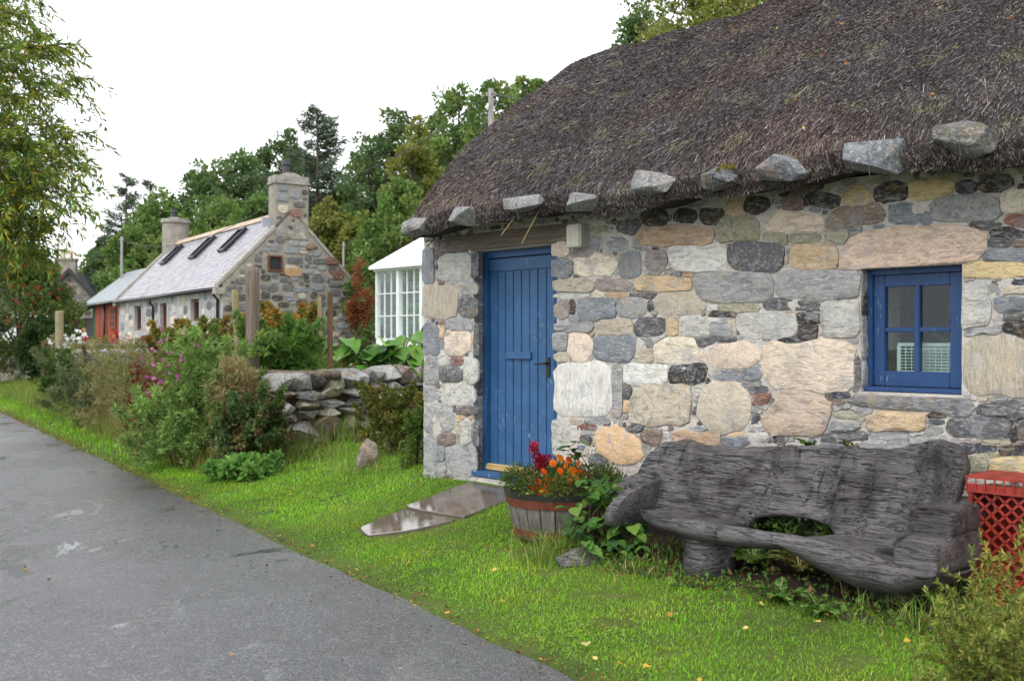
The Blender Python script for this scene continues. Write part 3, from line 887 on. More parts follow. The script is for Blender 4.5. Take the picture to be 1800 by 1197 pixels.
# ---- door
fr = .055
DF = .10                                          # frame front face depth
mbx = MB(); mbx.box(d0+fr+.006, d1-fr-.006, DF+.045, DF+.07, dz0+.06, dz1-fr-.008); door = mbx.build('door', M['frame_blue'], cottage)
mbx = MB(); mbx.box(d0, d0+fr, DF, DF+.11, dz0+.05, dz1); mbx.build('frame_post', M['frame_blue'], door, bevel=.004)
mbx = MB(); mbx.box(d1-fr, d1, DF, DF+.11, dz0+.05, dz1); mbx.build('frame_post', M['frame_blue'], door, bevel=.004)
mbx = MB(); mbx.box(d0+fr, d1-fr, DF+.002, DF+.11, dz1-fr, dz1); mbx.build('frame_head', M['frame_blue'], door, bevel=.004)
lw = d1 - d0 - 2*fr
np_ = 9
for k in range(np_):
    a = d0 + fr + .006 + (lw - .012)*k/np_; b = d0 + fr + .006 + (lw - .012)*(k+1)/np_
    mbx = MB(); dzj = random.uniform(-.0015, .0015)
    mbx.box(a + .0035, b - .0035, DF+.034+dzj, DF+.06, dz0+.095, dz1-fr-.115)
    mbx.build('plank', M['door_blue'], door, bevel=.0035)
mbx = MB(); mbx.box(d0+fr+.006, d1-fr-.006, DF+.026, DF+.06, dz1-fr-.112, dz1-fr-.008); mbx.build('top_rail', M['door_blue'], door, bevel=.004)
l0, lz0 = W(891, 629, .13); l1, lz1 = W(935, 617, .13)
mbx = MB(); mbx.box(l0, l1, DF+.012, DF+.036, lz0, lz1); mbx.build('letterbox_flap', M['door_blue'], door, bevel=.003)
h0, hz0 = W(962, 661, .13); h1, hz1 = W(970, 626, .13)
mbx = MB(); mbx.box(h0-.012, h0+.03, DF+.026, DF+.037, hz0, hz1); hp = mbx.build('handle_plate', M['iron'], door, bevel=.002)
mbx = MB(); mbx.tube([(h0+.01, DF+.03, hz1-.05), (h0+.01, DF-.012, hz1-.05), (h0-.02, DF-.02, hz1-.052), (h0-.085, DF-.018, hz1-.058), (h0-.10, DF-.012, hz1-.05)], [.008, .008, .008, .007, .006], 8)
mbx.build('handle_lever', M['iron'], door, smooth=True)
mbx = MB(); mbx.box(d0+fr+.006, d1-fr-.006, DF-.02, DF+.04, dz0+.058, dz0+.092); mbx.box(d0+fr+.006, d1-fr-.006, DF-.012, DF+.04, dz0+.0925, dz0+.108)
mbx.build('weather_bar', M['brassy'], door, bevel=.006)
mbx = MB(); mbx.box(d0-.02, d1, -.012, DF+.11, dz0+.004, dz0+.052); mbx.build('threshold', M['frame_blue'], door, bevel=.008)
# lintel beam over the door
bt0 = W(828, 430)[0]; bt1 = W(1001, 430)[0]
mbx = MB(); mbx.box(bt0-.25, bt1, -.018, .3, dz1+.004, dz1+.15); mbx.build('lintel_beam', M['beam'], cottage, bevel=.012)

# ---- window
WF = .07
ww, wh = w1 - w0, wz1 - wz0
m_ = MB(); m_.box(w0, w0+.035, WF, WF+.09, wz0+.03, wz1); m_.box(w1-.035, w1, WF, WF+.09, wz0+.03, wz1); m_.box(w0+.035, w1-.035, WF+.001, WF+.09, wz1-.035, wz1)
win = m_.build('window', M['window_blue'], cottage, bevel=.004)
def bar(t0, t1, y0, y1, z0, z1, name, par, mat='window_blue', bv=.004):
    m_ = MB(); m_.box(t0, t1, y0, y1, z0, z1); return m_.build(name, M[mat], par, bevel=bv)
bar(w0-.012, w1-.001, WF-.045, WF+.09, wz0, wz0+.03, 'sill', win, bv=.008)
sa0, sa1, sb0, sb1 = w0+.037, w1-.037, wz0+.034, wz1-.038
sash = win
sr_ = .068
bar(sa0, sa0+sr_, WF+.02, WF+.06, sb0, sb1, 'stile', sash); bar(sa1-sr_, sa1, WF+.02, WF+.06, sb0, sb1, 'stile', sash)
bar(sa0+sr_, sa1-sr_, WF+.0205, WF+.06, sb0, sb0+sr_+.02, 'rail', sash); bar(sa0+sr_, sa1-sr_, WF+.0205, WF+.06, sb1-sr_, sb1, 'rail', sash)
mx = (sa0+sa1)/2; mz = (sb0+sb1)/2 + .005
bar(mx-.016, mx+.016, WF+.021, WF+.06, sb0+sr_+.02, sb1-sr_, 'glazing_bar', sash)
bar(sa0+sr_, mx-.016, WF+.0215, WF+.06, mz-.013, mz+.013, 'glazing_bar', sash); bar(mx+.016, sa1-sr_, WF+.0215, WF+.06, mz-.013, mz+.013, 'glazing_bar', sash)
for (a, b) in ((sa0+sr_, mx-.016), (mx+.016, sa1-sr_)):
    for (c, d) in ((sb0+sr_+.02, mz-.013), (mz+.013, sb1-sr_)):
        m_ = MB(); m_.box(a, b, WF+.042, WF+.046, c, d); m_.build('pane', M['glass'], sash)
# ledge behind the glass with a pale crate and a pot plant on it
bar(w0+.002, w1-.002, WF+.092, .62, wz0-.02, wz0+.02, 'inner_ledge', win, 'white_paint')
cr = thing('plastic_crate', 'pale grey slatted plastic crate on the ledge inside the blue window', 'crate', loc2w(w0+.16, .165, wz0+.02), ROT)
cw_, ch_ = ww*.84, W(1620, 603, .165)[1] - wz0 - .02
m_ = MB()
for k in range(15):
    x = cw_*k/14; m_.box(x-.0025, x+.0025, 0, .006, .01, ch_-.01)
for k in range(14):
    z = .012 + (ch_-.024)*k/13; m_.box(0, cw_, -.003, 0.003, z-.003, z+.003)
m_.build('front_grid', M['grey_plastic'], cr)
m_ = MB(); m_.box(-.01, cw_+.01, -.008, .012, ch_-.012, ch_+.006); m_.box(-.01, cw_+.01, -.006, .01, 0, .012); m_.box(-.014, .008, -.006, .01, .012, ch_-.012); m_.box(cw_-.01, cw_+.012, -.006, .01, .012, ch_-.012)
m_.build('rim', M['grey_plastic'], cr)
m_ = MB(); m_.box(0, cw_, .012, .25, 0.001, .008); m_.box(0, cw_, .25, .256, 0.001, ch_); m_.build('tray', M['grey_plastic'], cr)
hpn = thing('pot_plant', 'spiky green pot plant behind the upper right pane of the blue window', 'plant', loc2w(w0+ww*.68, .54, wz0+.02), ROT)
m_ = MB(); m_.tube([(0,0,0), (0,0,.12), (0,0,.20)], [.05, .065, .075], 12); m_.build('pot', M['hoop'], hpn, smooth=True)
n = 60; D = RNG.standard_normal((n, 3)); D[:, 2] = np.abs(D[:, 2]) + .8
V, Q, C_ = leaf_arrays(np.tile([[0, 0, .2]], (n, 1)), D, RNG.uniform(.2, .42, n), .018, pick([(.05, .12, .03), (.09, .17, .05)], n))
np_mesh('foliage', V, Q, None, C_, M['leaf'], hpn)

# ---- bulkhead lamp on the wall
a0, az0 = W(1005, 437); a1, az1 = W(1037, 390)
lamp = thing('wall_lamp', 'cream box shaped wall light under the thatch beside the door', 'wall lamp', loc2w((a0+a1)/2, 0, az0), ROT)
lw_ = (a1-a0)*.80
m_ = MB(); m_.box(-lw_/2, lw_/2-.01, -.085, 0.0, .006, az1-az0-.01); m_.build('cover', M['lamp_case'], lamp, bevel=.008)
m_ = MB(); m_.box(-lw_/2-.012, lw_/2+.012, -.022, 0.004, 0, az1-az0); m_.build('back_plate', M['lamp_side'], lamp, bevel=.004)
m_ = MB(); m_.box(lw_/2-.0098, lw_/2+.006, -.08, -.0225, .008, az1-az0-.012); m_.build('side_trim', M['lamp_side'], lamp, bevel=.003)

# ---- thatched roof
prof = [(-.33, 2.425), (-.37, 2.475), (-.335, 2.575), (-.24, 2.68), (-.10, 2.84), (.08, 2.985), (.36, 3.245), (.695, 3.52), (1.06, 3.80), (1.40, 4.03), (1.72, 4.235), (2.05, 4.405), (2.38, 4.52), (2.52, 4.54)]
pb = np.array([p[0] for p in prof]); pz = np.array([p[1] for p in prof])
pl_ = np.concatenate([[0], np.cumsum(np.hypot(np.diff(pb), np.diff(pz)))])
LEN = pl_[-1]
tV = W(712, 395, -.3)[0] + .02            # left verge of the thatch
def roof_pt(t, s):
    """t along, s = arc length from the eave edge; returns local points (vectorised)"""
    t = np.asarray(t, float); s = np.asarray(s, float)
    b = np.interp(s, pl_, pb); z = np.interp(s, pl_, pz)
    e = np.clip((t - tV)/.55, 0, 1); r = (1 - e)**2.2
    z = z - .01*r - .03*r*np.clip(s/LEN, 0, 1)
    b = b + .10*r*(1 - np.clip(s/1.0, 0, 1))
    z = z + .022*np.sin(t*2.3 + s*1.1) + .016*np.sin(t*5.3 - s*2.7 + 1) + .010*np.sin(t*11 + s*7)
    b = b + .020*np.sin(t*4.1 + 2) * np.exp(-s*1.5)
    return np.stack([t, b, z], -1)
ts = np.linspace(tV, TR + .3, 150); sv = np.concatenate([np.linspace(0, .5, 12), np.linspace(.56, LEN, 46)])
TT, SS = np.meshgrid(ts, sv)
Vf = roof_pt(TT, SS); Vb = Vf[::-1].copy(); Vb[..., 1] = 2*2.52 - Vb[..., 1]; Vb = Vb[1:]
VV = np.concatenate([Vf, Vb], 0)
under = VV[-1:].copy(); under[..., 1] -= .45; under2 = VV[:1].copy(); under2[..., 1] += .42; under2[..., 2] += .03; under[..., 2] += .03
VV = np.concatenate([under2, VV, under], 0)
r_, c_ = VV.shape[:2]
idx = np.arange(r_*c_).reshape(r_, c_)
qq = np.stack([idx[:-1, :-1], idx[:-1, 1:], idx[1:, 1:], idx[1:, :-1]], -1).reshape(-1, 4)
roof = np_mesh('thatched_roof', VV.reshape(-1, 3), qq, None, None, M['thatch'], cottage)
roof.data.polygons.foreach_set('use_smooth', [True]*len(roof.data.polygons))
m_ = MB()                                    # gable verge closing faces
for col in (0, c_-1):
    base = len(m_.v); pts = [tuple(VV[i, col]) for i in range(r_)]
    cpt = (pts[0][0], 2.52, 2.6)
    m_.add(pts + [cpt], [(i, i+1, len(pts)) for i in range(len(pts)-1)])
m_.build('verge', M['thatch'], cottage)

# straw: heather stems laid down the slope, one strand at a time
def straw(n, t0, t1, s0, s1, Lr, wr, pal, lift, jit, name, colfn=None):
    t = RNG.uniform(t0, t1, n); s = RNG.uniform(s0, s1, n)
    p = roof_pt(t, s); p2 = roof_pt(t, np.clip(s - .06, 0, LEN)); pt2 = roof_pt(t + .05, s)
    ext = np.clip(s, 0, None)
    down = p2 - p
    bad = np.linalg.norm(down, axis=1) < 1e-4
    down[bad] = (0, -.2, -.6)
    down = unit(down); al = unit(pt2 - p)
    nor = np.cross(al, -down); nor = unit(nor); nor[nor[:, 2] < 0] *= 1
    D = unit(down + al*(RNG.standard_normal((n, 1))*jit + .10) + nor*RNG.uniform(-.05, lift, (n, 1)))
    L = RNG.uniform(*Lr, n)[:, None]; w = RNG.uniform(*wr, n)[:, None]
    S = unit(np.cross(D, nor + .9*RNG.standard_normal((n, 3))))
    a = p - D*L*.5 - nor*.004
    b_ = p + D*L*.5 + nor*.004
    V = np.stack([a - S*w*.5, a + S*w*.5, b_ + S*w*.35, b_ - S*w*.35], 1).reshape(-1, 3)
    c = pick(pal, n, .25)
    if colfn is not None: c = colfn(c, t, s)
    o = np_mesh(name, V, np.arange(n*4).reshape(n, 4), None, np.repeat(c, 4, 0), M['straw'], cottage)
    tag(o, kind='stuff')
    return o
def moss(c, t, s):
    m = np.clip((s - LEN + .42)/.35, 0, 1)*(RNG.random(len(s)) < .75)
    tint = pick([(.13, .10, .025), (.16, .09, .03), (.09, .10, .025)], len(s))
    patch = np.sin(t*3.1 + 1.3*np.sin(s*4))*np.sin(s*3.7 + t*1.1)
    c = c*(1 + .30*patch[:, None])
    br_ = np.clip(np.sin(t*1.9 + 2.2*np.sin(s*1.7 + .5))*np.sin(s*2.6 + 1), 0, 1)[:, None]
    c = c*(1 - .6*br_) + c*np.array([[1.35, 1.0, .80]])*.6*br_
    g = ((np.sin(t*7.3 + s*2)*np.sin(s*9.1 - t*3) > .72) & (RNG.random(len(s)) < .45))[:, None]
    c = np.where(g, pick([(.13, .13, .055), (.17, .16, .09)], len(s)), c)
    return c*(1 - m[:, None]) + tint*m[:, None]
PALS = [(.022, .017, .018, 4), (.042, .033, .034, 4), (.070, .057, .058, 4), (.115, .10, .102, 2.7), (.055, .036, .028, 2), (.21, .195, .195, 1.2), (.10, .068, .048, 1)]
straw(230000, tV + .01, 5.3, .06, LEN + .02, (.04, .10), (.0028, .0055), PALS, .22, .26, 'heather_straw', moss)
straw(2200, tV + .05, 5.3, .25, LEN - .1, (.12, .30), (.003, .005), [(.20, .18, .17), (.14, .09, .07), (.24, .22, .20)], .12, .65, 'loose_stem')
straw(30000, tV, 5.3, -.01, .15, (.03, .075), (.004, .007), [(.03, .024, .024, 3), (.09, .075, .07, 3), (.20, .18, .165, 1.6), (.05, .035, .025, 2)], .55, .45, 'eave_fringe')
# two loose reeds hanging from the eave above the door
for (xa, ya, xb, yb) in ((900, 387, 881, 412), (938, 387, 917, 427)):
    a = loc2w(*[(v[0], -.34, v[1]) for v in [W(xa, ya, -.34)]][0]); b = loc2w(*[(v[0], -.36, v[1]) for v in [W(xb, yb, -.36)]][0])
    m_ = MB(); m_.tube([a + (a-b)*.5, a, b], [.004, .004, .003], 6)
    o = m_.build('loose_reed', M['brassy'])
    tag(o, 'longer pale reed hanging from the eave above the door' if ya == yb - 40 else 'shorter pale reed hanging from the eave above the door', 'reed')

# ================================================================== THINGS BY THE COTTAGE
def rock(name, size, mat, color, parent=None, loc=(0,0,0), rot=(0,0,0), seed=0, sub=2, rough=.22, box=.5, pts=None):
    """an angular broken stone: convex hull of scattered points, edges worn, faces roughened"""
    rg = random.Random(seed*1000 + 17)
    bm = bmesh.new()
    for k in range(13 + 4*sub):
        d = Vector((rg.gauss(0, 1), rg.gauss(0, 1), rg.gauss(0, 1))).normalized()
        m = max(abs(d.x), abs(d.y), abs(d.z)); c = d.lerp(d/m, box)*rg.uniform(1 - rough*.55, 1.0)
        if pts is not None: c = pts(c)
        bm.verts.new((c.x, c.y, c.z))
    r_ = bmesh.ops.convex_hull(bm, input=bm.verts)
    bmesh.ops.delete(bm, geom=list({g for g in r_['geom_interior'] + r_['geom_unused'] if isinstance(g, bmesh.types.BMVert)}), context='VERTS')
    bmesh.ops.dissolve_limit(bm, angle_limit=rad(14), verts=bm.verts, edges=bm.edges)
    bmesh.ops.bevel(bm, geom=list(bm.edges), offset=.045, segments=1, affect='EDGES', clamp_overlap=True)
    bmesh.ops.triangulate(bm, faces=bm.faces)
    if sub >= 3: bmesh.ops.subdivide_edges(bm, edges=[e for e in bm.edges if e.calc_length() > .35], cuts=1, use_grid_fill=True); bmesh.ops.triangulate(bm, faces=bm.faces)
    for v in bm.verts:
        c = v.co; f = 1 + rough*.22*mnoise.noise(c*2.6 + Vector((seed*3.7, seed, 1)))
        v.co = Vector((c.x*size[0]*f, c.y*size[1]*f, c.z*size[2]*f))
    bmesh.ops.recalc_face_normals(bm, faces=bm.faces)
    me = bpy.data.meshes.new(name); bm.to_mesh(me); bm.free()
    me.polygons.foreach_set('use_smooth', [True]*len(me.polygons))
    try: me.set_sharp_from_angle(angle=rad(18))
    except Exception: pass
    o = link(name, me, mat, parent, loc, color); o.rotation_euler = rot
    return o

# ---- stones wired along the eave to weigh the thatch down
wedge = lambda c: Vector((c.x, c.y, c.z*(.30 + .70*(c.x + 1)/2) if c.z > 0 else c.z*.8))
tri = lambda c: Vector((c.x*(1 - .45*max(0, c.z)), c.y, c.z))
WS = [(731, 398, 40, 26, 'g', None, 'lichened weight stone at the left end of the thatch eave', .2),
      (818, 373, 50, 40, (128,128,126), tri, 'rounded pale weight stone on the thatch, second from the left end', -.15),
      (922, 359, 74, 40, 'g', wedge, 'long wedge shaped weight stone on the eave above the door', -.12),
      (1026, 349, 60, 36, 'g', None, 'grey weight stone on the eave right above the wall lamp', .05),
      (1155, 318, 68, 46, (140,140,138), None, 'pale squared weight stone with a white spot on the eave', -.1),
      (1264, 316, 60, 36, 'dg', None, 'small weight stone with yellow moss on the thatch eave', -.1),
      (1375, 293, 78, 46, 'bg', tri, 'blue grey peaked weight stone on the eave left of the window', -.2),
      (1538, 271, 92, 66, 'bg', wedge, 'large dark pointed weight stone on the eave above the window', -.25),
      (1697, 242, 88, 58, (110,110,108), None, 'lichen blotched rounded weight stone on the eave, furthest right', -.25)]
for k, (px, py, wpx, hpx, c, fn, lab, tl) in enumerate(WS):
    bdep = -.37
    t, z = W(px, py, bdep)
    p = loc2w(t, bdep, z); sc = p.y/1800
    o = thing('weight_stone', lab, 'stone', p, ROT, 'stones wired along the thatch eave')
    sc_ = pcol(c); sc_ = tuple(x*.62 for x in sc_)
    foreshort = .80
    hs = (wpx*sc/2/foreshort*1.14, .10, hpx*sc/2*1.22)
    r = rock('boulder', hs, M['stone_lichen'] if k in (0, 8) else M['stone_d'], sc_, o, seed=k+3, sub=1, rough=.30, box=.80, pts=fn)
    r.rotation_euler = (rad(-18), -tl, random.uniform(-.15, .15))
    m_ = MB()
    top = [(.0, .15, hs[2]*1.0 + .11), (.005, .06, hs[2]*1.0 + .02), (.0, -.055, hs[2]*.75), (.01, -.10, 0), (.005, -.07, -hs[2]*.95)]
    m_.tube(top, .0022, 5); m_.build('wire', M['wire'], o)
    if k == 5:
        n = 260; d = unit(RNG.standard_normal((n, 3))); d[:, 2] = np.abs(d[:, 2]); pb_ = d*np.array([[.06, .05, .03]]) + np.array([[hs[0]*.45, -.02, hs[2]*.62]])
        V, Q, C_ = leaf_arrays(pb_, d, .014, .008, pick([(.22, .19, .02), (.15, .15, .02)], n)); np_mesh('moss', V, Q, None, C_, M['leaf'], o)

# ---- flagstones leading from the door
pc = loc2w(.36, -.6, 0)
for k, (t0, t1, n0, n1, lab) in enumerate(((.0, .74, .06, .74, 'wet brown flagstone right in front of the blue door'), (.03, .70, .76, 1.36, 'wet sky reflecting flagstone at the road end of the path'))):
    m_ = MB(); poly = [(t0, n0), (t1, n0 + .01), (t1 - (.02 if k == 0 else .10), n1 - (.02 if k == 0 else .26)), ((t0+t1)/2 + .02, n1), (t0 + (.0 if k == 0 else .12), n1 - (.01 if k == 0 else .10))]
    poly = resample([tuple(q_) for q_ in poly], 30)
    cen = loc2w((t0+t1)/2, -(n0+n1)/2, 0); cz = float(gz(cen.x, cen.y))
    vs = []
    for zoff in (-.06, .002, .006):
        for (t, n_) in poly:
            f = .985 if zoff > .004 else 1.0
            t2 = (t0+t1)/2 + (t - (t0+t1)/2)*f; n2 = (n0+n1)/2 + (n_ - (n0+n1)/2)*f
            p = loc2w(t2, -n2, 0); vs.append((p.x, p.y, float(gz(p.x, p.y)) + zoff))
    n = len(poly)
    zc = np.mean([v[2] for v in vs[2*n:]])
    A_ = np.array([[v[0]-cen.x, v[1]-cen.y, 1] for v in vs[2*n:]]); co_ = np.linalg.lstsq(A_, np.array([v[2] for v in vs[2*n:]]), rcond=None)[0]
    co_[:2] *= .92; co_[2] += .009
    for i in range(n, 3*n): vs[i] = (vs[i][0], vs[i][1], float(co_ @ np.array([vs[i][0]-cen.x, vs[i][1]-cen.y, 1])) - (.004 if i < 2*n else 0) + .004)
    m_.add(vs, [(r*n+i, r*n+(i+1) % n, (r+1)*n+(i+1) % n, (r+1)*n+i) for r in range(2) for i in range(n)] + [tuple(2*n+i for i in range(n))])
    tag(m_.build('flagstone', M['slab']), lab, 'flagstone', 'path to the blue door')

# ---- half barrel planter
bx_, by_ = P(985, 900, 6.95).x, 6.95
bz_ = float(gz(bx_, by_)) - .01
barrel = thing('barrel_planter', 'half barrel planter with red hoop and orange marigolds beside the door', 'planter', (bx_, by_, bz_))
HB, R0, R1 = .30, .305, .375
ns = 22
for k in range(ns):
    a0, a1 = 2*math.pi*k/ns + .012, 2*math.pi*(k+1)/ns - .012
    vs = []
    for (z, r) in ((0, R0), (.15, (R0+R1)/2 + .006), (HB, R1)):
        for (rr, a) in ((r, a0), (r, a1), (r-.025, a1), (r-.025, a0)):
            vs.append((rr*math.cos(a), rr*math.sin(a), z))
    fs = [(0,3,2,1), (8,9,10,11)]
    for r in range(2):
        for i in range(4): fs.append((r*4+i, r*4+(i+1) % 4, r*4+4+(i+1) % 4, r*4+4+i))
    m_ = MB(); m_.add(vs, fs); m_.build('stave', M['barrel'], barrel)
def hoop(z0, z1, ra, rb, mat):
    m_ = MB(); n = 40; vs = []
    for (z, r) in ((z0, ra), (z1, rb), (z1, rb-.012), (z0, ra-.012)):
        vs += [(r*math.cos(2*math.pi*i/n), r*math.sin(2*math.pi*i/n), z) for i in range(n)]
    m_.add(vs, [(r*n+i, r*n+(i+1) % n, ((r+1) % 4)*n+(i+1) % n, ((r+1) % 4)*n+i) for r in range(4) for i in range(n)])
    return m_.build('hoop', mat, barrel, smooth=False)
hoop(HB-.085, HB-.030, R1-.010, R1+.007, M['hoop']); hoop(.012, .062, R0+.008, R0+.020, M['hoop'])
hoop(HB-.029, HB+.012, R1+.004, R1+.012, M['rim'])
m_ = MB(); m_.tube([(0,0,HB-.06), (0,0,HB-.03)], [R1-.03, R1-.03], 24); m_.build('soil', M['soil'], barrel)

def leaf_mesh(name, L, Wd, serr=0.0, lobes=1, curl=.2, n=9):
    """one broad leaf in the xy plane pointing +x, folded on its midrib"""
    xs = np.linspace(0, 1, n); vs = [(0, 0, 0)]; fs = []
    prof_ = [(x, math.sin(math.pi*x**.75)**.8) for x in xs]
    mid, lf, rt = [], [], []
    vs = []
    for i, (x, w) in enumerate(prof_):
        z = -curl*L*(x**2) + .03*L*math.sin(x*9)
        sw = w*(1 + serr*(1 if i % 2 else -1)*.5)
        vs += [(x*L, 0, z), (x*L, sw*Wd/2, z + .16*Wd*w), (x*L, -sw*Wd/2, z + .16*Wd*w)]
    for i in range(n-1):
        a, b = i*3, (i+1)*3
        fs += [(a, b, b+1, a+1), (a, a+2, b+2, b)]
    me = bpy.data.meshes.new(name); me.from_pydata(vs, [], fs)
    me.polygons.foreach_set('use_smooth', [True]*len(me.polygons))
    return me
LM = [leaf_mesh('leaf', 1, .72, .25, curl=.22), leaf_mesh('leaf', 1, .95, .18, curl=.3), leaf_mesh('leaf', 1, .62, .3, curl=.12)]
RHUB = [leaf_mesh('leaf', 1, .92, .12, curl=.35, n=11), leaf_mesh('leaf', 1, .78, .10, curl=.55, n=11), leaf_mesh('leaf', 1, 1.05, .15, curl=.2, n=11)]
for me in LM + RHUB: me.materials.append(M['leaf_obj'])
def put_leaf(me, parent, p, dirv, size, color, roll=0.0, upv=(0,0,1)):
    x = Vector(dirv).normalized(); u = Vector(upv); y = u.cross(x)
    if y.length < .05: y = Vector((0,1,0)).cross(x)
    y.normalize(); z = x.cross(y)
    m = Matrix((x, y, z)).transposed().to_4x4() @ Matrix.Rotation(roll, 4, 'X')
    m = Matrix.Translation(p) @ m @ Matrix.Scale(size, 4)
    o = bpy.data.objects.new('leaf', me); COL.objects.link(o); o.parent = parent; o.matrix_local = m
    o.color = (*color, 1)
    return o
def rc(pal, jit=.2):
    c = random.choice(pal); k = 1 + random.uniform(-jit, jit); return tuple(min(.9, x*k) for x in c)

def foliage_at(name, parent, centres, radii, per, Ls, Ws, pal, up=.3, mat='leaf', out=1.0, jit=.2):
    centres = np.asarray(centres, float); n = len(centres)*per
    c = np.repeat(centres, per, 0); r = np.repeat(np.broadcast_to(np.asarray(radii, float).reshape(len(centres) if np.size(radii) > 1 else 1, -1), (len(centres), 1)), per, 0)
    d = unit(RNG.standard_normal((n, 3)))
    p = c + d*r*RNG.uniform(.25, 1, (n, 1))**.6
    D = d*out + RNG.standard_normal((n, 3))*.6 + np.array([[0, 0, up]])
    cl = pick(pal, len(centres), .12); cc = np.repeat(cl, per, 0)*.5 + pick(pal, n, jit)*.5
    V, Q, C_ = leaf_arrays(p, D, RNG.uniform(Ls*.7, Ls*1.3, n), RNG.uniform(Ws*.7, Ws*1.3, n), cc)
    return np_mesh(name, V, Q, None, C_, M[mat], parent)

# marigolds, plume, lime leaves in the barrel
top = HB - .02
cen = []
for k in range(80):
    a = random.uniform(0, 6.28); r = R1*1.02*math.sqrt(random.random())
    cen.append((r*math.cos(a)*1.05, r*math.sin(a), top + .05 + random.uniform(0, .13)*(1 - .5*r/R1)))
foliage_at('foliage', barrel, cen, .06, 60, .035, .010, [(.05, .10, .02), (.08, .13, .025), (.11, .13, .03), (.06, .05, .025)], .5)
def flower_mesh(n1=9, n2=7):
    vs = []; fs = []
    for ringi, (cnt, r, z, w) in enumerate(((n1, 1.0, .0, .55), (n2, .62, .22, .42), (5, .3, .4, .3))):
        for k in range(cnt):
            a = 2*math.pi*k/cnt + ringi*.4; ca, sa = math.cos(a), math.sin(a)
            b = len(vs)
            vs += [(0, 0, z*.5), (ca*r*.6 - sa*w*.45, sa*r*.6 + ca*w*.45, z), (ca*r, sa*r, z - .08), (ca*r*.6 + sa*w*.45, sa*r*.6 - ca*w*.45, z)]
            fs.append((b, b+1, b+2, b+3))
    me = bpy.data.meshes.new('flower'); me.from_pydata(vs, [], fs); me.materials.append(M['petal']); return me
FM = flower_mesh()
def put_flower(parent, p, size, color, tilt=None, name='flower'):
    o = bpy.data.objects.new(name, FM); COL.objects.link(o); o.parent = parent; o.location = p
    o.scale = (size,)*3; o.rotation_euler = tilt or (random.uniform(.1, .9), random.uniform(-.5, .5), random.uniform(0, 6))
    o.color = (*color, 1); return o
ORG = [(.75, .17, .008), (.80, .22, .01), (.62, .10, .008)]
for (px, py, s) in ((985,803,.036),(1000,806,.03),(957,828,.036),(948,845,.036),(940,856,.032),(968,858,.026),(956,862,.034),(968,857,.03),(1013,802,.03),(1005,826,.036),(985,826,.03),(1017,813,.026),(975,842,.032),(949,868,.026),(930,840,.026),(1028,832,.026),(972,812,.03),(995,815,.03),(962,840,.032),(988,838,.028),(1002,844,.026),(978,850,.028),(940,846,.028),(932,855,.026),(1018,826,.026),(992,858,.026),(960,850,.03),(1040,840,.022),(1012,838,.03)):
    w_ = P(px, py, by_ - .14 - random.uniform(0, .16)); put_flower(barrel, (w_.x-bx_, w_.y-by_, w_.z-bz_), s, rc(ORG), (rad(60), 0, random.uniform(0, 6)))
cen = []
for k, (px, py) in enumerate(((937,790),(943,800),(950,806),(956,812),(946,815),(962,806),(940,783),(952,820))):
    w_ = P(px, py, by_ - .05); cen.append((w_.x-bx_, w_.y-by_, w_.z-bz_))
foliage_at('plume_flower', barrel, cen, .028, 80, .022, .010, [(.30, .012, .03), (.22, .01, .035), (.38, .02, .04)], .8)
cen = [];
for (px, py) in ((945,860),(958,868),(938,868),(968,866),(948,875)):
    w_ = P(px, py, by_ - .22); cen.append((w_.x-bx_, w_.y-by_, w_.z-bz_))
for c in cen:
    for k in range(7): put_leaf(random.choice(LM), barrel, (c[0]+random.uniform(-.03,.03), c[1]+random.uniform(-.03,.03), c[2]+random.uniform(-.03,.03)), (random.uniform(-1,1), random.uniform(-1.2,.2), random.uniform(-.2,.5)), random.uniform(.035,.06), rc([(.42,.42,.05),(.30,.36,.05)]))

# ---- trailing bramble spilling over the barrel towards the bench
bp = P(1060, 935, 6.75); bzb = float(gz(bp.x, bp.y))
br = thing('trailing_bramble', 'trailing green bramble spilling between the barrel planter and the log bench', 'plant', (bp.x, bp.y, bzb))
GRN = [(.075, .17, .035), (.055, .13, .03), (.10, .21, .045), (.13, .22, .04), (.05, .11, .04)]
for k in range(230):
    px = random.gauss(1055, 42); py = random.uniform(840, 972)
    if px < 985: px = 985 + random.uniform(0, 30)
    if py < 880: px = random.uniform(1020, 1085)
    if py > 915: px = random.uniform(995, 1135)
    Y = 6.55 + random.uniform(-.22, .12) - (py - 900)*.002
    w_ = P(px, py, Y); zz = max(w_.z, float(gz(w_.x, w_.y)) + .015)
    put_leaf(random.choice(LM), br, (w_.x-bp.x, w_.y-bp.y, zz-bzb), (random.uniform(-1, 1), random.uniform(-1.3, .1), random.uniform(-.6, .4)), random.uniform(.055, .11), rc(GRN), random.uniform(-.5, .5))
for k in range(16):
    px = random.uniform(1035, 1075); Y = 6.6
    a = P(px, 865, Y); b = P(px + random.uniform(-30, 30), 905, Y-.12); c = P(px + random.uniform(-60, 60), 955, Y - .22)
    m_ = MB(); m_.tube([a - bp + Vector((0,0,EYE*0 + bp.z - bzb)), b - bp + Vector((0,0,bp.z - bzb)), c - bp + Vector((0,0,bp.z - bzb))], .004, 5); m_.build('stem', M['post_brown'], br)
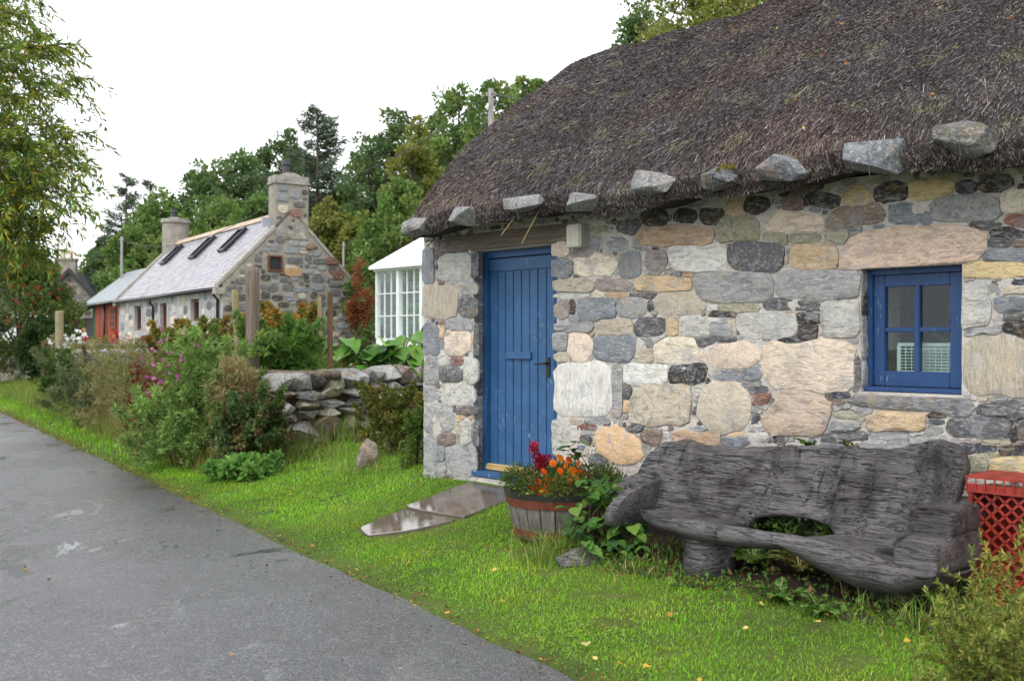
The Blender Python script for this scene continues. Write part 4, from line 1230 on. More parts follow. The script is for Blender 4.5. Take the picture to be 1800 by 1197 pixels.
for (pts) in (((1030, 870), (1015, 800), (1000, 785), (1012, 776)), ((1045, 860), (1035, 820), (1022, 800), (1005, 792))):
    m_ = MB(); q_ = [P(x, y, 6.7) for x, y in pts]; m_.tube([p - bp + Vector((0,0,bp.z-bzb)) for p in q_], .003, 5); m_.build('stem', M['post_brown'], br)
    for p in q_[1:]:
        for k in range(3): put_leaf(LM[0], br, p - bp + Vector((random.uniform(-.03,.03), 0, bp.z-bzb)), (random.uniform(-1,1), -.5, random.uniform(-.2,.5)), random.uniform(.05,.08), rc(GRN))
kr = P(1020, 955, 6.3)
tag(rock('edging_stone', (.17, .10, .07), M['stone_lichen'], pcol('dg'), None, (kr.x, kr.y, float(gz(kr.x, kr.y)) + .03), (0, 0, .1), 31), 'low mossy edging stone under the trailing bramble', 'stone')

# ---- log bench
BT, BN = 3.2, -.65
bo = loc2w(BT, BN, 0); bgz = float(gz(bo.x, bo.y))
bench = thing('log_bench', 'dark weathered bench carved from a hollowed log against the cottage wall', 'bench', (bo.x, bo.y, bgz), ROT)
def bl(t, n_, z): return (t - BT, -n_ - BN, z - bgz)
def prof_from(px_list, b):
    a = sorted(W(x, y, b) for x, y in px_list); return np.array([p[0] for p in a]), np.array([p[1] for p in a])
topT, topZ = prof_from([(1100, 850), (1118, 836), (1140, 826), (1146, 795), (1165, 776), (1200, 771), (1240, 781), (1300, 785), (1370, 783), (1450, 781), (1560, 789), (1600, 780), (1640, 771), (1675, 778), (1697, 792), (1706, 815)], -.36)
lipT, lipZ = prof_from([(1098, 893), (1150, 907), (1200, 915), (1300, 928), (1400, 945), (1480, 962), (1560, 990), (1625, 1008)], -.98)
botT, botZ = prof_from([(1098, 903), (1120, 922), (1150, 935), (1210, 955), (1300, 968), (1370, 970), (1430, 1008), (1490, 1042), (1560, 1056), (1625, 1040), (1650, 1005)], -.95)
opT, opZ = prof_from([(1312, 935), (1325, 910), (1360, 906), (1410, 912), (1450, 926), (1475, 952)], -.55)
b0, b1 = topT[0], topT[-1]
NT, NR = 130, 26
GROOVE = [(W(1366, 810, -.38)[0], .022, .030), (W(1440, 830, -.4)[0], .07, .035), (W(1532, 850, -.4)[0], .020, .032), (W(1300, 850, -.4)[0], .12, .02), (W(1630, 860, -.4)[0], .055, .055), (W(1190, 850, -.4)[0], .10, -.025), (W(1585, 850, -.4)[0], .06, -.02), (W(1490, 850, -.4)[0], .05, -.018)]
def wob(t, z, k=0): return .022*mnoise.noise(Vector((t*2.3, z*1.1, k))) + .010*mnoise.noise(Vector((t*6, z*3.5, k+4))) + .012*mnoise.noise(Vector((t*9, z*1.0, k+8)))
vs = []; seat_top = lambda t: float(np.interp(t, lipT, lipZ)) - .015
fr_, bk_ = [], []
for i in range(NT+1):
    t = b0 + (b1-b0)*i/NT
    zt = float(np.interp(t, topT, topZ)) + .006*mnoise.noise(Vector((t*14, 0, 0)))
    zl = seat_top(t) - .06
    if opT[0] < t < opT[-1]: zl = max(zl, float(np.interp(t, opT, opZ)))
    e = min(t - b0, b1 - t)
    fl = max(0, (.22 - e)/.22)**1.6*.34
    for j in range(NR+1):
        f = j/NR; z = zl + (zt - zl)*f
        gv = sum(a_*math.exp(-((t - tg)/s_)**2) for tg, s_, a_ in GROOVE)*(.35 + .65*math.sin(math.pi*min(1, f*1.05)))
        nf = .375 + max(0, .86 - z)*.40 + wob(t, z) + fl*(1 - .75*f) - gv
        edge = .03*max(0, (f - .93)/.07)**2 + .02*max(0, (.05 - f)/.05)
        fr_.append(bl(t, nf - edge, z)); bk_.append(bl(t, nf - .11 + edge*.6, z - .004))
m_ = MB(); n = NR+1; tot = (NT+1)*n
fs = []
for i in range(NT):
    for j in range(NR):
        a, b, c, d = i*n+j, (i+1)*n+j, (i+1)*n+j+1, i*n+j+1
        fs += [(a, b, c, d), (a+tot, d+tot, c+tot, b+tot)]
    fs += [(i*n+NR, (i+1)*n+NR, (i+1)*n+NR+tot, i*n+NR+tot), (i*n, i*n+tot, (i+1)*n+tot, (i+1)*n)]
for j in range(NR):
    fs += [(j, j+1, j+1+tot, j+tot), (NT*n+j, NT*n+j+tot, NT*n+j+1+tot, NT*n+j+1)]
m_.add(fr_ + bk_, fs); m_.build('backrest', M['bench'], bench, smooth=True)
# seat: a canoe-like half log, thin at the left and heavy at the right
s0_, s1_ = lipT[0], botT[-1] + .02
rings = []
NS = 90
for i in range(NS+1):
    t = s0_ + (s1_-s0_)*i/NS
    zs = float(np.interp(t, lipT, lipZ)); zb = min(float(np.interp(t, botT, botZ)), zs - .03)
    zb = max(zb, .13)
    h = zs - zb
    e = min(i, NS-i)/NS
    endf = min(1, (e/.05)**.5 if e > 0 else .12)
    nf = .985 - .10*(1 - min(1, e/.12)) + .03*mnoise.noise(Vector((t*2.1, 0, 7)))
    cs = [(.42, zs-.05), (.55, zs-.035), (.70, zs-.03), (.84, zs-.018), (.92, zs+.004), (nf-.012, zs+.002), (nf+.008, zs-.25*h), (nf+.004, zs-.5*h), (nf-.045, zs-.78*h), (nf-.13, zb+.012), (nf-.28, zb), (nf-.42, zb+.02*h), (.44, zs-.5*h-.03)]
    hole = float(smooth(opT[0]-.01, opT[0]+.06, t)*(1 - smooth(opT[-1]-.10, opT[-1]+.01, t)))
    cs = [(max(a_, .42 + .44*hole), z_) for a_, z_ in cs]
    cm = (.72 + .18*hole, zs - h*.45)
    ring = []
    for k, (a, z) in enumerate(cs):
        w_ = wob(t, z*2 + a, 3 + k*.15)*(1.0 if k > 3 else .45)
        a2 = cm[0] + (a - cm[0])*(.55 + .45*endf) + w_; z2 = cm[1] + (z - cm[1])*(.35 + .65*endf) + w_*.6
        ring.append(bl(t, a2, z2))
    rings.append(ring)
m_ = MB(); n = len(rings[0])
m_.add([p for r in rings for p in r], [(i*n+k, i*n+(k+1) % n, (i+1)*n+(k+1) % n, (i+1)*n+k) for i in range(NS) for k in range(n)] + [tuple(range(n))[::-1], tuple(NS*n+k for k in range(n))])
m_.build('seat', M['bench'], bench, smooth=True)
# arm blocks
def arm(pts, radii, name, sq=1.0):
    m_ = MB(); path = [Vector(bl(*p)) for p in pts]; n = 14; vs = []
    for i, p in enumerate(path):
        for k in range(n):
            a = 2*math.pi*k/n; r = radii[i]*(1 + .16*mnoise.noise(Vector((math.cos(a)*1.5, math.sin(a)*1.5, i*.5 + radii[0]*40))))
            vs.append((p.x + math.cos(a)*r*sq, p.y, p.z + math.sin(a)*r))
    m_.add(vs, [(i*n+k, i*n+(k+1) % n, (i+1)*n+(k+1) % n, (i+1)*n+k) for i in range(len(path)-1) for k in range(n)] + [tuple(range(n))[::-1], tuple((len(path)-1)*n+k for k in range(n))])
    return m_.build(name, M['bench'], bench, smooth=True, bevel=.008)
def chunk(pts2, axis_t, thick, name, jit=.012):
    """a sawn slab: outline in (n, z), thickness along the bench"""
    pts2 = resample(pts2, 26); n = len(pts2); c = np.mean(pts2, 0); vs = []
    for k, (f, sc) in enumerate(((-.5, .93), (-.38, 1), (.0, 1.02), (.38, 1), (.5, .93))):
        for (a, z) in pts2:
            a2 = c[0] + (a - c[0])*sc; z2 = c[1] + (z - c[1])*sc; w_ = jit*mnoise.noise(Vector((a*9, z*9, f*2 + axis_t)))
            vs.append(bl(axis_t + thick*f + w_ + .03*math.sin((z2 - c[1])*6), a2 + w_, z2 + w_))
    m_ = MB(); m_.add(vs, [(r*n+i, r*n+(i+1) % n, (r+1)*n+(i+1) % n, (r+1)*n+i) for r in range(4) for i in range(n)] + [tuple(range(n))[::-1], tuple(4*n+i for i in range(n))])
    return m_.build(name, M['bench'], bench, smooth=True)
ta, za = W(1118, 868, -.72)
chunk([(.40, za+.08), (.52, za+.075), (.66, za+.06), (.80, za+.02), (.90, za-.04), (.95, za-.10), (.93, za-.17), (.80, za-.20), (.60, za-.20), (.42, za-.18)], ta-.03, .075, 'arm')
def beam(n0, n1, tc_, zc_, hw, hh, name, slope_=0.0, e=3.6):
    m_ = MB(); n = 22; vs = []; NB = 9
    for i in range(NB+1):
        f = i/NB; nn = n0 + (n1-n0)*f
        ef = .93 if i in (0, NB) else 1.0
        for k in range(n):
            a = 2*math.pi*k/n; ca, sa = math.cos(a), math.sin(a)
            x = math.copysign(abs(ca)**(2/e), ca); z = math.copysign(abs(sa)**(2/e), sa)
            r = ef*(1 + .13*mnoise.noise(Vector((ca*1.4 + tc_, sa*1.4 + zc_*3, f*1.2))))
            vs.append(bl(tc_ + x*hw*r, nn + (.02*mnoise.noise(Vector((ca*2, sa*2, tc_*5))) if i in (0, NB) else 0), zc_ + z*hh*r + slope_*f))
    m_.add(vs, [(i*n+k, i*n+(k+1) % n, (i+1)*n+(k+1) % n, (i+1)*n+k) for i in range(NB) for k in range(n)] + [tuple(range(n))[::-1], tuple(NB*n+k for k in range(n))])
    o = m_.build(name, M['bench'], bench, smooth=True)
    try: o.data.set_sharp_from_angle(angle=rad(50))
    except Exception: pass
    return o
tr, zr = W(1650, 905, -.60)
beam(.30, .74, tr+.03, zr+.0, .125, .075, 'arm', -.015)
tr2, zr2 = W(1622, 972, -.85)
beam(.44, .95, tr2+.015, zr2+.005, .115, .090, 'arm_block', -.01)
tb_, zb_ = W(1562, 948, -.74)
beam(.66, .78, tb_, zb_-.005, .055, .028, 'wood_block', 0, 5)
tc, zc = W(1265, 985, -.78)
for (tt, nn) in ((tc - .06, .80), (4.02, .60)):
    gl = world_gz_local(tt, -nn)
    m_ = MB(); m_.tube([bl(tt, nn, gl-.05), bl(tt, nn, gl+.10), bl(tt, nn, seat_top(tt)-.06)], [.16, .145, .15], 14, jit=.12); m_.build('stump_leg', M['bench'], bench, smooth=True)

# ---- red lattice crates behind the bench
def lattice(m_, x0, x1, z0, z1, y, step, w, dep):
    H = z1 - z0
    k = x0 - H
    while k < x1:
        for sgn in (1, -1):
            a = (k, z0) if sgn > 0 else (k, z1); dx = H
            xa, xb = max(k, x0), min(k + H, x1)
            if xb - xa < .01: continue
            za_ = (z0 + (xa - k)) if sgn > 0 else (z1 - (xa - k)); zb2 = (z0 + (xb - k)) if sgn > 0 else (z1 - (xb - k))
            o_ = w*.7
            m_.add([(xa, y, za_-o_), (xb, y, zb2-o_), (xb, y, zb2+o_), (xa, y, za_+o_), (xa, y+dep, za_-o_), (xb, y+dep, zb2-o_), (xb, y+dep, zb2+o_), (xa, y+dep, za_+o_)],
                   [(0,1,2,3), (7,6,5,4), (0,4,5,1), (3,2,6,7), (0,3,7,4), (1,5,6,2)])
        k += step
ct0 = W(1712, 900, -.40)[0]
cb_ = -.46
cg = world_gz_local(ct0+.3, cb_)
ctop = W(1760, 836, -.40)[1]
crt = thing('lattice_crate', 'red plastic lattice crate standing on end beside the log bench', 'crate', loc2w(ct0, cb_, cg), ROT)
CW, CH, CD = .62, ctop - cg, .30
m_ = MB(); lattice(m_, .015, CW-.015, .03, CH-.085, .003, .065, .012, .010); m_.build('front_lattice', M['red_plastic'], crt)
m_ = MB(); m_.box(.012, CW-.012, CD-.01, CD, .03, CH-.085); m_.box(.0, .01, .02, CD-.012, .03, CH-.085); m_.build('side_panel', M['red_plastic'], crt)
m_ = MB(); m_.box(-.012, CW+.012, -.014, CD+.006, CH-.012, CH); m_.box(-.010, CW+.010, -.012, CD, CH-.082, CH-.070); m_.box(-.006, CW+.006, -.004, .004, CH-.070, CH-.040)
for k in range(15):
    x = -.008 + (CW+.016)*k/14; m_.box(x-.003, x+.003, -.013, -.0045, CH-.0695, CH-.0125)
m_.build('rim', M['red_plastic'], crt)
m_ = MB(); m_.box(0, .02, -.008, .02, 0, CH-.083); m_.box(CW-.02, CW, -.008, .02, 0, CH-.083); m_.box(.021, CW-.021, -.006, CD, 0, .028); m_.build('corner_post', M['red_plastic'], crt)

# ---- dry stone wall
dw = thing('dry_stone_wall', 'mossy dry stone wall end beside the cottage corner, rhubarb growing above it', 'stone wall', (WA[0], WA[1], float(gz(*(WA - wnor*.3)))), math.atan2(wdir[1], wdir[0]))
L_ = float(np.linalg.norm(WB - WA)) + .5; z = -.05; row = 0
LP = ['dg', 'g', 'ol', 'br', 'g', 'tg', 'dg']
hts = [.16, .10, .20, .10, .13, .12, .17]
for hgt in hts:
    x = -.05 + random.uniform(-.05, .05); topc = row == len(hts) - 1
    while x < L_:
        wl = random.uniform(.18, .46) if not topc else random.uniform(.16, .34)
        if row == 2 and x < .1: wl = .55
        hh = hgt*random.uniform(.9, 1.15)*(1.15 if topc else 1)
        base = z + .10*(x/L_)
        rock('stone', (wl*.56, .22*random.uniform(.85, 1.1), hh*.60), M['stone_lichen'], pcol(random.choice(LP), .2), dw, (x + wl/2, .20 + random.uniform(-.035, .035), base + hgt/2), (random.uniform(-.08, .08), random.uniform(-.09, .09), random.uniform(-.12, .12)), random.random()*99, 2, .30, .85)
        x += wl*.98
    z += hgt*.95; row += 1
m_ = MB(); m_.box(.05, L_, .12, .30, -.1, .72); m_.build('hearting', M['soil'], dw)
lr = P(645, 815, 9.9)
lz = float(gz(lr.x, lr.y))
o = rock('standing_stone', (.115, .10, .20), M['stone_lichen'], lin((118,110,98)), None, (lr.x, lr.y, lz + .13), (.05, .22, .3), 12.5, 3, .3, .6, pts=lambda c: Vector((c.x*(1 - .35*max(0, c.z)) + .15*c.z*c.z, c.y, c.z)))
tag(o, 'pale pointed stone standing in the grass in front of the dry stone wall', 'stone')

# ---- fence posts and rails
def post(px0, px1, ytop, Y, mat, lab, lean=0.0, sq=True, tops=None):
    x = (P(px0, 0, Y).x + P(px1, 0, Y).x)/2; w = (px1-px0)*Y/1800*.94; zt = P(0, ytop, Y).z; zg = float(gz(x, Y)) - .15
    o = thing('fence_post', lab, 'fence post', (x, Y, zg), .5)
    m_ = MB(); H = zt - zg
    pts = [(lean*H*f*math.cos(.5), 0, H*f) for f in (0, .5, .97, 1)]
    m_.tube(pts, [w*.5, w*.5, w*.49, w*.44], 12 if not sq else 4, jit=.06); m_.build('shaft', M[mat], o, smooth=not sq)
    m_ = MB()
    for f in (.38, .5):
        m_.tube([(lean*H*f + w*.53*math.cos(a), w*.53*math.sin(a), H*f) for a in np.linspace(0, 6.28, 13)], .004, 5)
    m_.build('wire_tie', M['wire'], o)
    return o
post(431, 457, 468, 11.5, 'post', 'tall thick weathered round post rising from the overgrown verge', sq=False)
post(419, 436, 508, 12.2, 'post_pale', 'leaning mossy pale post just left of the thick round post', -.06)
post(573, 587, 512, 11.75, 'post_brown', 'slim dark brown square post above the end of the dry stone wall')
post(560, 571, 520, 12.3, 'post_pale', 'thin pale lichened post left of the slim dark post', -.03)
post(97, 112, 545, 23.4, 'post_pale', 'mossy fence post before the dark round shrub, furthest left tall post', sq=False)
post(71, 80, 598, 24.5, 'post_brown', 'short thin fence post beside the far field wall')
post(268, 276, 585, 16.5, 'post', 'short grey post among the flowers below the far house')
post(158, 166, 606, 19.0, 'post_brown', 'short leaning brown post in the tall verge grass', -.12)
rl = thing('fence_rail', 'horizontal wooden rail between the thick post and the slim post', 'fence rail', (0, 0, 0))
m_ = MB(); a, b = P(430, 655, 11.42), P(600, 657, 11.62); m_.tube([a, (a+b)/2 + Vector((0,0,-.01)), b], .05, 8, jit=.1); m_.build('rail', M['post'], rl, smooth=True)
m_ = MB(); a = P(490, 660, 11.44); m_.tube([a, Vector((a.x, a.y, .1))], .04, 8); m_.build('support', M['post'], rl, smooth=True)
pp = thing('drain_pipe', 'dark pipe lying along the top of the garden behind the stone wall', 'pipe', (0,0,0))
m_ = MB(); a, b = P(590, 652, 12.6), P(760, 640, 13.6); m_.tube([a, (a+b)/2, b], .055, 10); m_.build('pipe_body', M['black_paint'], pp, smooth=True)
for (pa, pb2, lab, n_w) in ((((104, 620), 23.4), ((75, 640), 24.5), 'fence wire strung between the two far left posts', 2), (((104, 600), 23.4), ((444, 600), 11.5), 'long fence wire running from the far post to the thick round post', 3)):
    fw = thing('fence_wire', lab, 'wire', (0,0,0))
    for k in range(n_w):
        a = P(pa[0][0], pa[0][1], pa[1]) + Vector((0,0,-.28*k)); b = P(pb2[0][0], pb2[0][1], pb2[1]) + Vector((0,0,-.28*k)); m_ = MB(); m_.tube([a, (a+b)/2 - Vector((0,0,.05)), b], .004, 4); m_.build('strand', M['wire'], fw)

# ================================================================== FAR STONE HOUSE
HG = np.array([.832, .555]); HF = np.array([-.555, .832])
HC = np.array([-10.6, 37.5]); HROT = math.atan2(.555, .832)
house = thing('stone_house', 'grey stone house with wet slate roof, rooflights and two chimneys beyond the garden', 'house', (HC[0], HC[1], 0), HROT)
HW, HL, EZ, RZ, FZ = 5.33, 16.1, 3.62, 6.35, .6
def to_house(v):
    d = np.array([v.x, v.y]) - HC
    return float(d @ HG), float(d @ HF), v.z
def on_plane(px, py, p0, n):
    d = Vector(((px-900)/1800, 1, -(py-597)/1800)); o_ = Vector((0, 0, EYE))
    k = (Vector(p0) - o_).dot(n)/d.dot(n)
    return o_ + d*k
def on_front(px, py):                      # front wall plane x = 0 -> (y, z)
    v = to_house(on_plane(px, py, (HC[0], HC[1], 0), Vector((-HG[0], -HG[1], 0)))); return v[1], v[2]
def on_gable(px, py):                      # gable plane y = 0 -> (x, z)
    v = to_house(on_plane(px, py, (HC[0], HC[1], 0), Vector((-HF[0], -HF[1], 0)))); return v[0], v[2]
slope = (RZ - EZ)/(HW/2)
nr = Vector((-HG[0]*slope, -HG[1]*slope, 1)).normalized()
def on_roof(px, py):
    v = to_house(on_plane(px, py, (HC[0], HC[1], EZ), nr)); return v[0], v[1]

fo = []
for (xa, ya, xb, yb) in ((237, 537, 249, 579), (282, 532, 294, 606), (336, 525, 351, 563)):
    p0 = on_front(xa, ya); p1 = on_front(xb, yb); fo.append((min(p0[0], p1[0]), max(p0[0], p1[0]), max(p1[1], FZ + .05), p0[1]))
gx0, gzt = on_gable(473, 450); gx1, gzb = on_gable(493, 473)
m_ = MB(); panel(m_, (0, HL, .8), (0, EZ, .6), fo, .5, lambda u, v, w: (w, u, v), .0); fwl = m_.build('front_wall', M['mortar_grey'], house)
m_ = MB(); panel(m_, (.5, HW, .8), (0, EZ, .6), [], .5, lambda u, v, w: (u, w, v), .0)
m_.add([(0, 0, EZ), (HW, 0, EZ), (HW/2, 0, RZ), (0, .5, EZ), (HW, .5, EZ), (HW/2, .5, RZ)], [(0, 1, 2), (3, 5, 4), (0, 2, 5, 3), (1, 4, 5, 2)])
m_.box(.0, .4999, -.001, .0, 0, EZ)
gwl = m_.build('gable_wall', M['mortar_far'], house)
m_ = MB(); m_.box(HW-.5, HW, .5, HL, 0, EZ); m_.box(.5, HW-.5, HL-.5, HL, 0, EZ)
m_.add([(0, HL, EZ), (HW, HL, EZ), (HW/2, HL, RZ), (0, HL-.5, EZ), (HW, HL-.5, EZ), (HW/2, HL-.5, RZ)], [(0, 2, 1), (3, 4, 5), (0, 3, 5, 2), (1, 2, 5, 4)])
m_.build('rear_wall', M['mortar_far'], house)
# window in the gable (proud frame round a dark recess)
m_ = MB(); m_.box(gx0, gx1, .03, .06, gzb, gzt); gw = m_.build('window', M['dark_glass'], house); gw.location.y = -.055
for (a, b, c, d) in ((gx0-.06, gx0, gzb-.06, gzt+.06), (gx1, gx1+.06, gzb-.06, gzt+.06), (gx0, gx1, gzt, gzt+.06), (gx0, gx1, gzb-.06, gzb)):
    m_ = MB(); m_.box(a, b, -.03, .05, c, d); m_.build('frame', M['brown_frame'], gw)
for k, (u0, u1, v0, v1) in enumerate(fo):
    m_ = MB(); m_.box(.20, .23, u0, u1, v0, v1); w_ = m_.build('door' if k == 1 else 'window', M['brown_frame'] if k == 1 else M['dark_glass'], house)
    for (a, b, c, d) in ((u0, u0+.12, v0, v1), (u1-.12, u1, v0, v1), (u0+.12, u1-.12, v1-.12, v1), (u0+.12, u1-.12, v0, v0+.1)):
        m_ = MB(); m_.box(.12, .199, a, b, c, d); m_.build('frame', M['brown_frame'], w_)
    m_ = MB(); m_.box(-.03, .11, u0-.1, u1+.1, v1, v1+.26); m_.box(-.025, .10, u0-.22, u0-.002, v0, v1-.002); m_.box(-.025, .10, u1+.002, u1+.22, v0, v1-.002); m_.build('surround', M['mortar_grey'], w_)
# rubble stones, gable then front
def rubble(parent, fn, inside, u0, u1, v0, v1, nmax, hx, hy, cols, blocks, proud=.03, mat='stone_far', tries=6000, gap=.035):
    taken = list(blocks); cnt = 0
    for k in range(tries):
        if cnt >= nmax: break
        sc = 1.0 if k < tries*.35 else .6 if k < tries*.7 else .4
        a = random.uniform(*hx)*sc; b = random.uniform(*hy)*sc
        u = random.uniform(u0+a, u1-a); v = random.uniform(v0+b, v1-b)
        if not inside(u, v, a, b): continue
        if any(abs(u-t[0]) < a+t[2]+gap and abs(v-t[1]) < b+t[3]+gap for t in taken): continue
        taken.append((u, v, a, b)); cnt += 1
        face_stone(super_poly(u, v, a, b, random.choice((2.6, 3.2, 4)), n=10, jit=.07), proud, M[mat], pcol(random.choice(cols), .15), parent, fn)
ing = lambda u, v, a, b: v + b < EZ + min(u - a, HW - u - a)*slope - .12
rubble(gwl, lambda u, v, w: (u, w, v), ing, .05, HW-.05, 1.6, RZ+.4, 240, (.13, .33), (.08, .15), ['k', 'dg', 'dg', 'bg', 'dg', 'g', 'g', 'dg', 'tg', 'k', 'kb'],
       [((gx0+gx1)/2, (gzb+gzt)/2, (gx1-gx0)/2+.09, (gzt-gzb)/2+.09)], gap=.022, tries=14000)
for (px, py, a, b, c) in ((515, 477, .36, .17, (176, 138, 92)), (583, 458, .30, .15, (112, 74, 62)), (593, 481, .25, .18, (118, 74, 60)), (545, 432, .16, .13, (128, 104, 74))):
    u, v = on_gable(px, py); face_stone(super_poly(u, v, a, b, 2.8, n=12), .06, M['stone_far'], lin(c), gwl, lambda u, v, w: (u, w, v))
blk = [((o[0]+o[1])/2, (o[2]+o[3])/2+.1, (o[1]-o[0])/2 + .25, (o[3]-o[2])/2 + .2) for o in fo]
rubble(fwl, lambda u, v, w: (w, u, v), lambda u, v, a, b: True, .1, HL-.1, 1.2, EZ-.2, 110, (.22, .45), (.13, .26), ['g', 'lg', 'bg', 'lg', 'g', 'tg', 'lg', 'dg', 'pk'], blk, .015, gap=.05)
# slates
nr_, nc_ = 26, 66
def slates(name, side):
    Vs = []; Qs = []; Cs = []
    run = HW/2 + .16; ang = math.atan(slope); Ls = run/math.cos(ang)
    for r in range(nr_):
        for c in range(nc_):
            s0 = Ls*r/nr_ - .02; s1 = s0 + Ls/nr_*1.25
            if s1 > Ls: s1 = Ls
            y0 = .30 + (HL-.6)*(c + (.5 if r % 2 else 0))/nc_; y1 = y0 + (HL-.6)/nc_ - .012
            y1 = min(y1, HL-.30); lift0 = .055 + random.uniform(-.004, .006); lift1 = .028
            b = len(Vs)
            for (s_, y, l) in ((s0, y0, lift0), (s0, y1, lift0), (s1, y1, lift1), (s1, y0, lift1), (s0, y0, lift0-.02), (s0, y1, lift0-.02)):
                x = -.16 + s_*math.cos(ang); z = EZ - .16*slope + s_*math.sin(ang)
                x -= l*math.sin(ang); z += l*math.cos(ang)
                Vs.append((x if side else HW - x, y, z))
            Qs += [(b, b+1, b+2, b+3), (b+4, b+5, b+1, b)]
            k_ = random.uniform(.8, 1.2); col = (.36*k_, .35*k_, .39*k_)
            Cs += [col]*6
    o = np_mesh(name, np.array(Vs), np.array(Qs), None, np.array(Cs), M['slate'], house); tag(o, kind='stuff'); return o
m_ = MB(); m_.add([(-.16, .25, EZ-.16*slope), (HW/2, .25, RZ), (HW+.16, .25, EZ-.16*slope), (-.16, HL-.25, EZ-.16*slope), (HW/2, HL-.25, RZ), (HW+.16, HL-.25, EZ-.16*slope)], [(0, 1, 4, 3), (1, 2, 5, 4)])
m_.build('roof', M['black_paint'], house)
slates('slates', True); slates('slates', False)
m_ = MB(); m_.prism([(HW/2-.20, RZ-.05), (HW/2-.02, RZ+.17), (HW/2+.02, RZ+.17), (HW/2+.20, RZ-.05)], .31, HL-.31, 'y'); m_.build('ridge_cap', M['ridge_tile'], house)
for (ya, yb) in ((-.03, .32), (HL-.32, HL+.03)):
    for sgn in (0, 1):
        pts = [(-.2, EZ-.16*slope-.02), (HW/2, RZ+.02), (HW/2, RZ+.17), (-.2, EZ-.16*slope+.15)]
        if sgn: pts = [(HW - a, b) for a, b in pts]
        m_ = MB(); m_.prism(pts, ya, yb, 'y'); m_.build('skew', M['cement'], house)
for ya in (-.04, HL-.33):
    m_ = MB(); m_.box(-.28, .12, ya, ya+.37, EZ-.42, EZ-.17); m_.build('skew_block', M['cement'], house)
# gutter and downpipes
m_ = MB(); m_.tube([(-.24, .3, EZ-.24), (-.24, HL, EZ-.24)], .07, 8); m_.build('gutter', M['black_paint'], house, smooth=True)
for px in (272, 386):
    y = on_front(px, 550)[0]; m_ = MB(); m_.tube([(-.24, y, EZ-.26), (-.22, y, EZ-.45), (-.08, y, EZ-.62), (-.08, y, .9)], .055, 8); m_.build('downpipe', M['black_paint'], house, smooth=True)
# rooflights
for (bx0, by0, tx0, ty0) in ((289, 464, 319, 437), (341, 454, 375, 422), (393, 442, 430, 408)):
    x0, y0 = on_roof(bx0, by0); x1, y1 = on_roof(tx0, ty0); yc = (y0+y1)/2
    m_ = MB(); ang = math.atan(slope)
    def rp(x, y, l): return (x - l*math.sin(ang), y, EZ + x*slope + l*math.cos(ang))
    hw = .36
    def rbox(m_, xa, xb, ya, yb, la, lb): m_.add([rp(x, y, l) for l in (la, lb) for (x, y) in ((xa, ya), (xb, ya), (xb, yb), (xa, yb))], [(0,3,2,1), (4,5,6,7), (0,1,5,4), (1,2,6,5), (2,3,7,6), (3,0,4,7)])
    rbox(m_, x0, x1, yc-hw, yc+hw, .02, .10); sl = m_.build('rooflight', M['sky_glass'], house)
    m_ = MB()
    rbox(m_, x0-.06, x1+.06, yc-hw-.08, yc-hw, .02, .20); rbox(m_, x0-.06, x1+.06, yc+hw, yc+hw+.08, .02, .20); rbox(m_, x0-.06, x0, yc-hw, yc+hw, .02, .19); rbox(m_, x1, x1+.10, yc-hw, yc+hw, .02, .22)
    m_.build('frame', M['black_paint'], sl)
# chimneys
def chimney(yc, rnd, pot_h):
    zb = RZ - 1.0; zt = RZ + 1.08; hx_, hy_ = (.66, .36)
    m_ = MB()
    if rnd:
        n = 20; pts = [(HW/2 + hx_*math.cos(2*math.pi*k/n), yc + .55*math.sin(2*math.pi*k/n)) for k in range(n)]; m_.prism(pts, zb, zt, 'z')
        ch = m_.build('chimney', M['mortar_far'], house)
        pts = [(HW/2 + (hx_+.07)*math.cos(2*math.pi*k/n), yc + .62*math.sin(2*math.pi*k/n)) for k in range(n)]; m_ = MB(); m_.prism(pts, zt, zt+.2, 'z'); pts2 = [(HW/2 + .3*math.cos(2*math.pi*k/n), yc + .3*math.sin(2*math.pi*k/n)) for k in range(n)]; m_.prism(pts2, zt+.2, zt+.30, 'z'); m_.build('cap', M['cement'], ch, bevel=.02)
    else:
        m_.box(HW/2-hx_, HW/2+hx_, yc-hy_, yc+hy_, zb, zt); ch = m_.build('chimney', M['mortar_far'], house)
        m_ = MB(); m_.box(HW/2-hx_-.06, HW/2+hx_+.06, yc-hy_-.06, yc+hy_+.06, zt, zt+.10); m_.box(HW/2-hx_-.02, HW/2+hx_+.02, yc-hy_-.02, yc+hy_+.02, zt+.10, zt+.32); m_.prism([(HW/2-.5, zt+.32), (HW/2+.5, zt+.32), (HW/2+.2, zt+.46), (HW/2-.2, zt+.46)], yc-.25, yc+.25); m_.build('cap', M['cement'], ch, bevel=.02)
        rubble(ch, lambda u, v, w: (u, yc-hy_+w, v), lambda u, v, a, b: True, HW/2-hx_+.03, HW/2+hx_-.03, RZ-.3, zt-.03, 16, (.15, .30), (.11, .18), ['k', 'dg', 'bg', 'rs', 'dg', 'kb', 'tg'], [], .03, tries=900)
    m_ = MB(); zc = zt + .3 + (0 if rnd else .14); m_.tube([(HW/2-.08, yc, zc-.05), (HW/2-.08, yc, zc+pot_h*.55), (HW/2-.08, yc, zc+pot_h*.6), (HW/2-.08, yc, zc+pot_h)], [.17, .14, .19, .16], 12); m_.build('pot', M['black_paint'], ch, smooth=False)
chimney(.33, False, .55); chimney(HL-.4, True, .42)
m_ = MB(); m_.box(HW/2-1.05, HW/2-.64, .322, .40, RZ-.55, RZ-.2); m_.build('flashing', M['lead'], house)

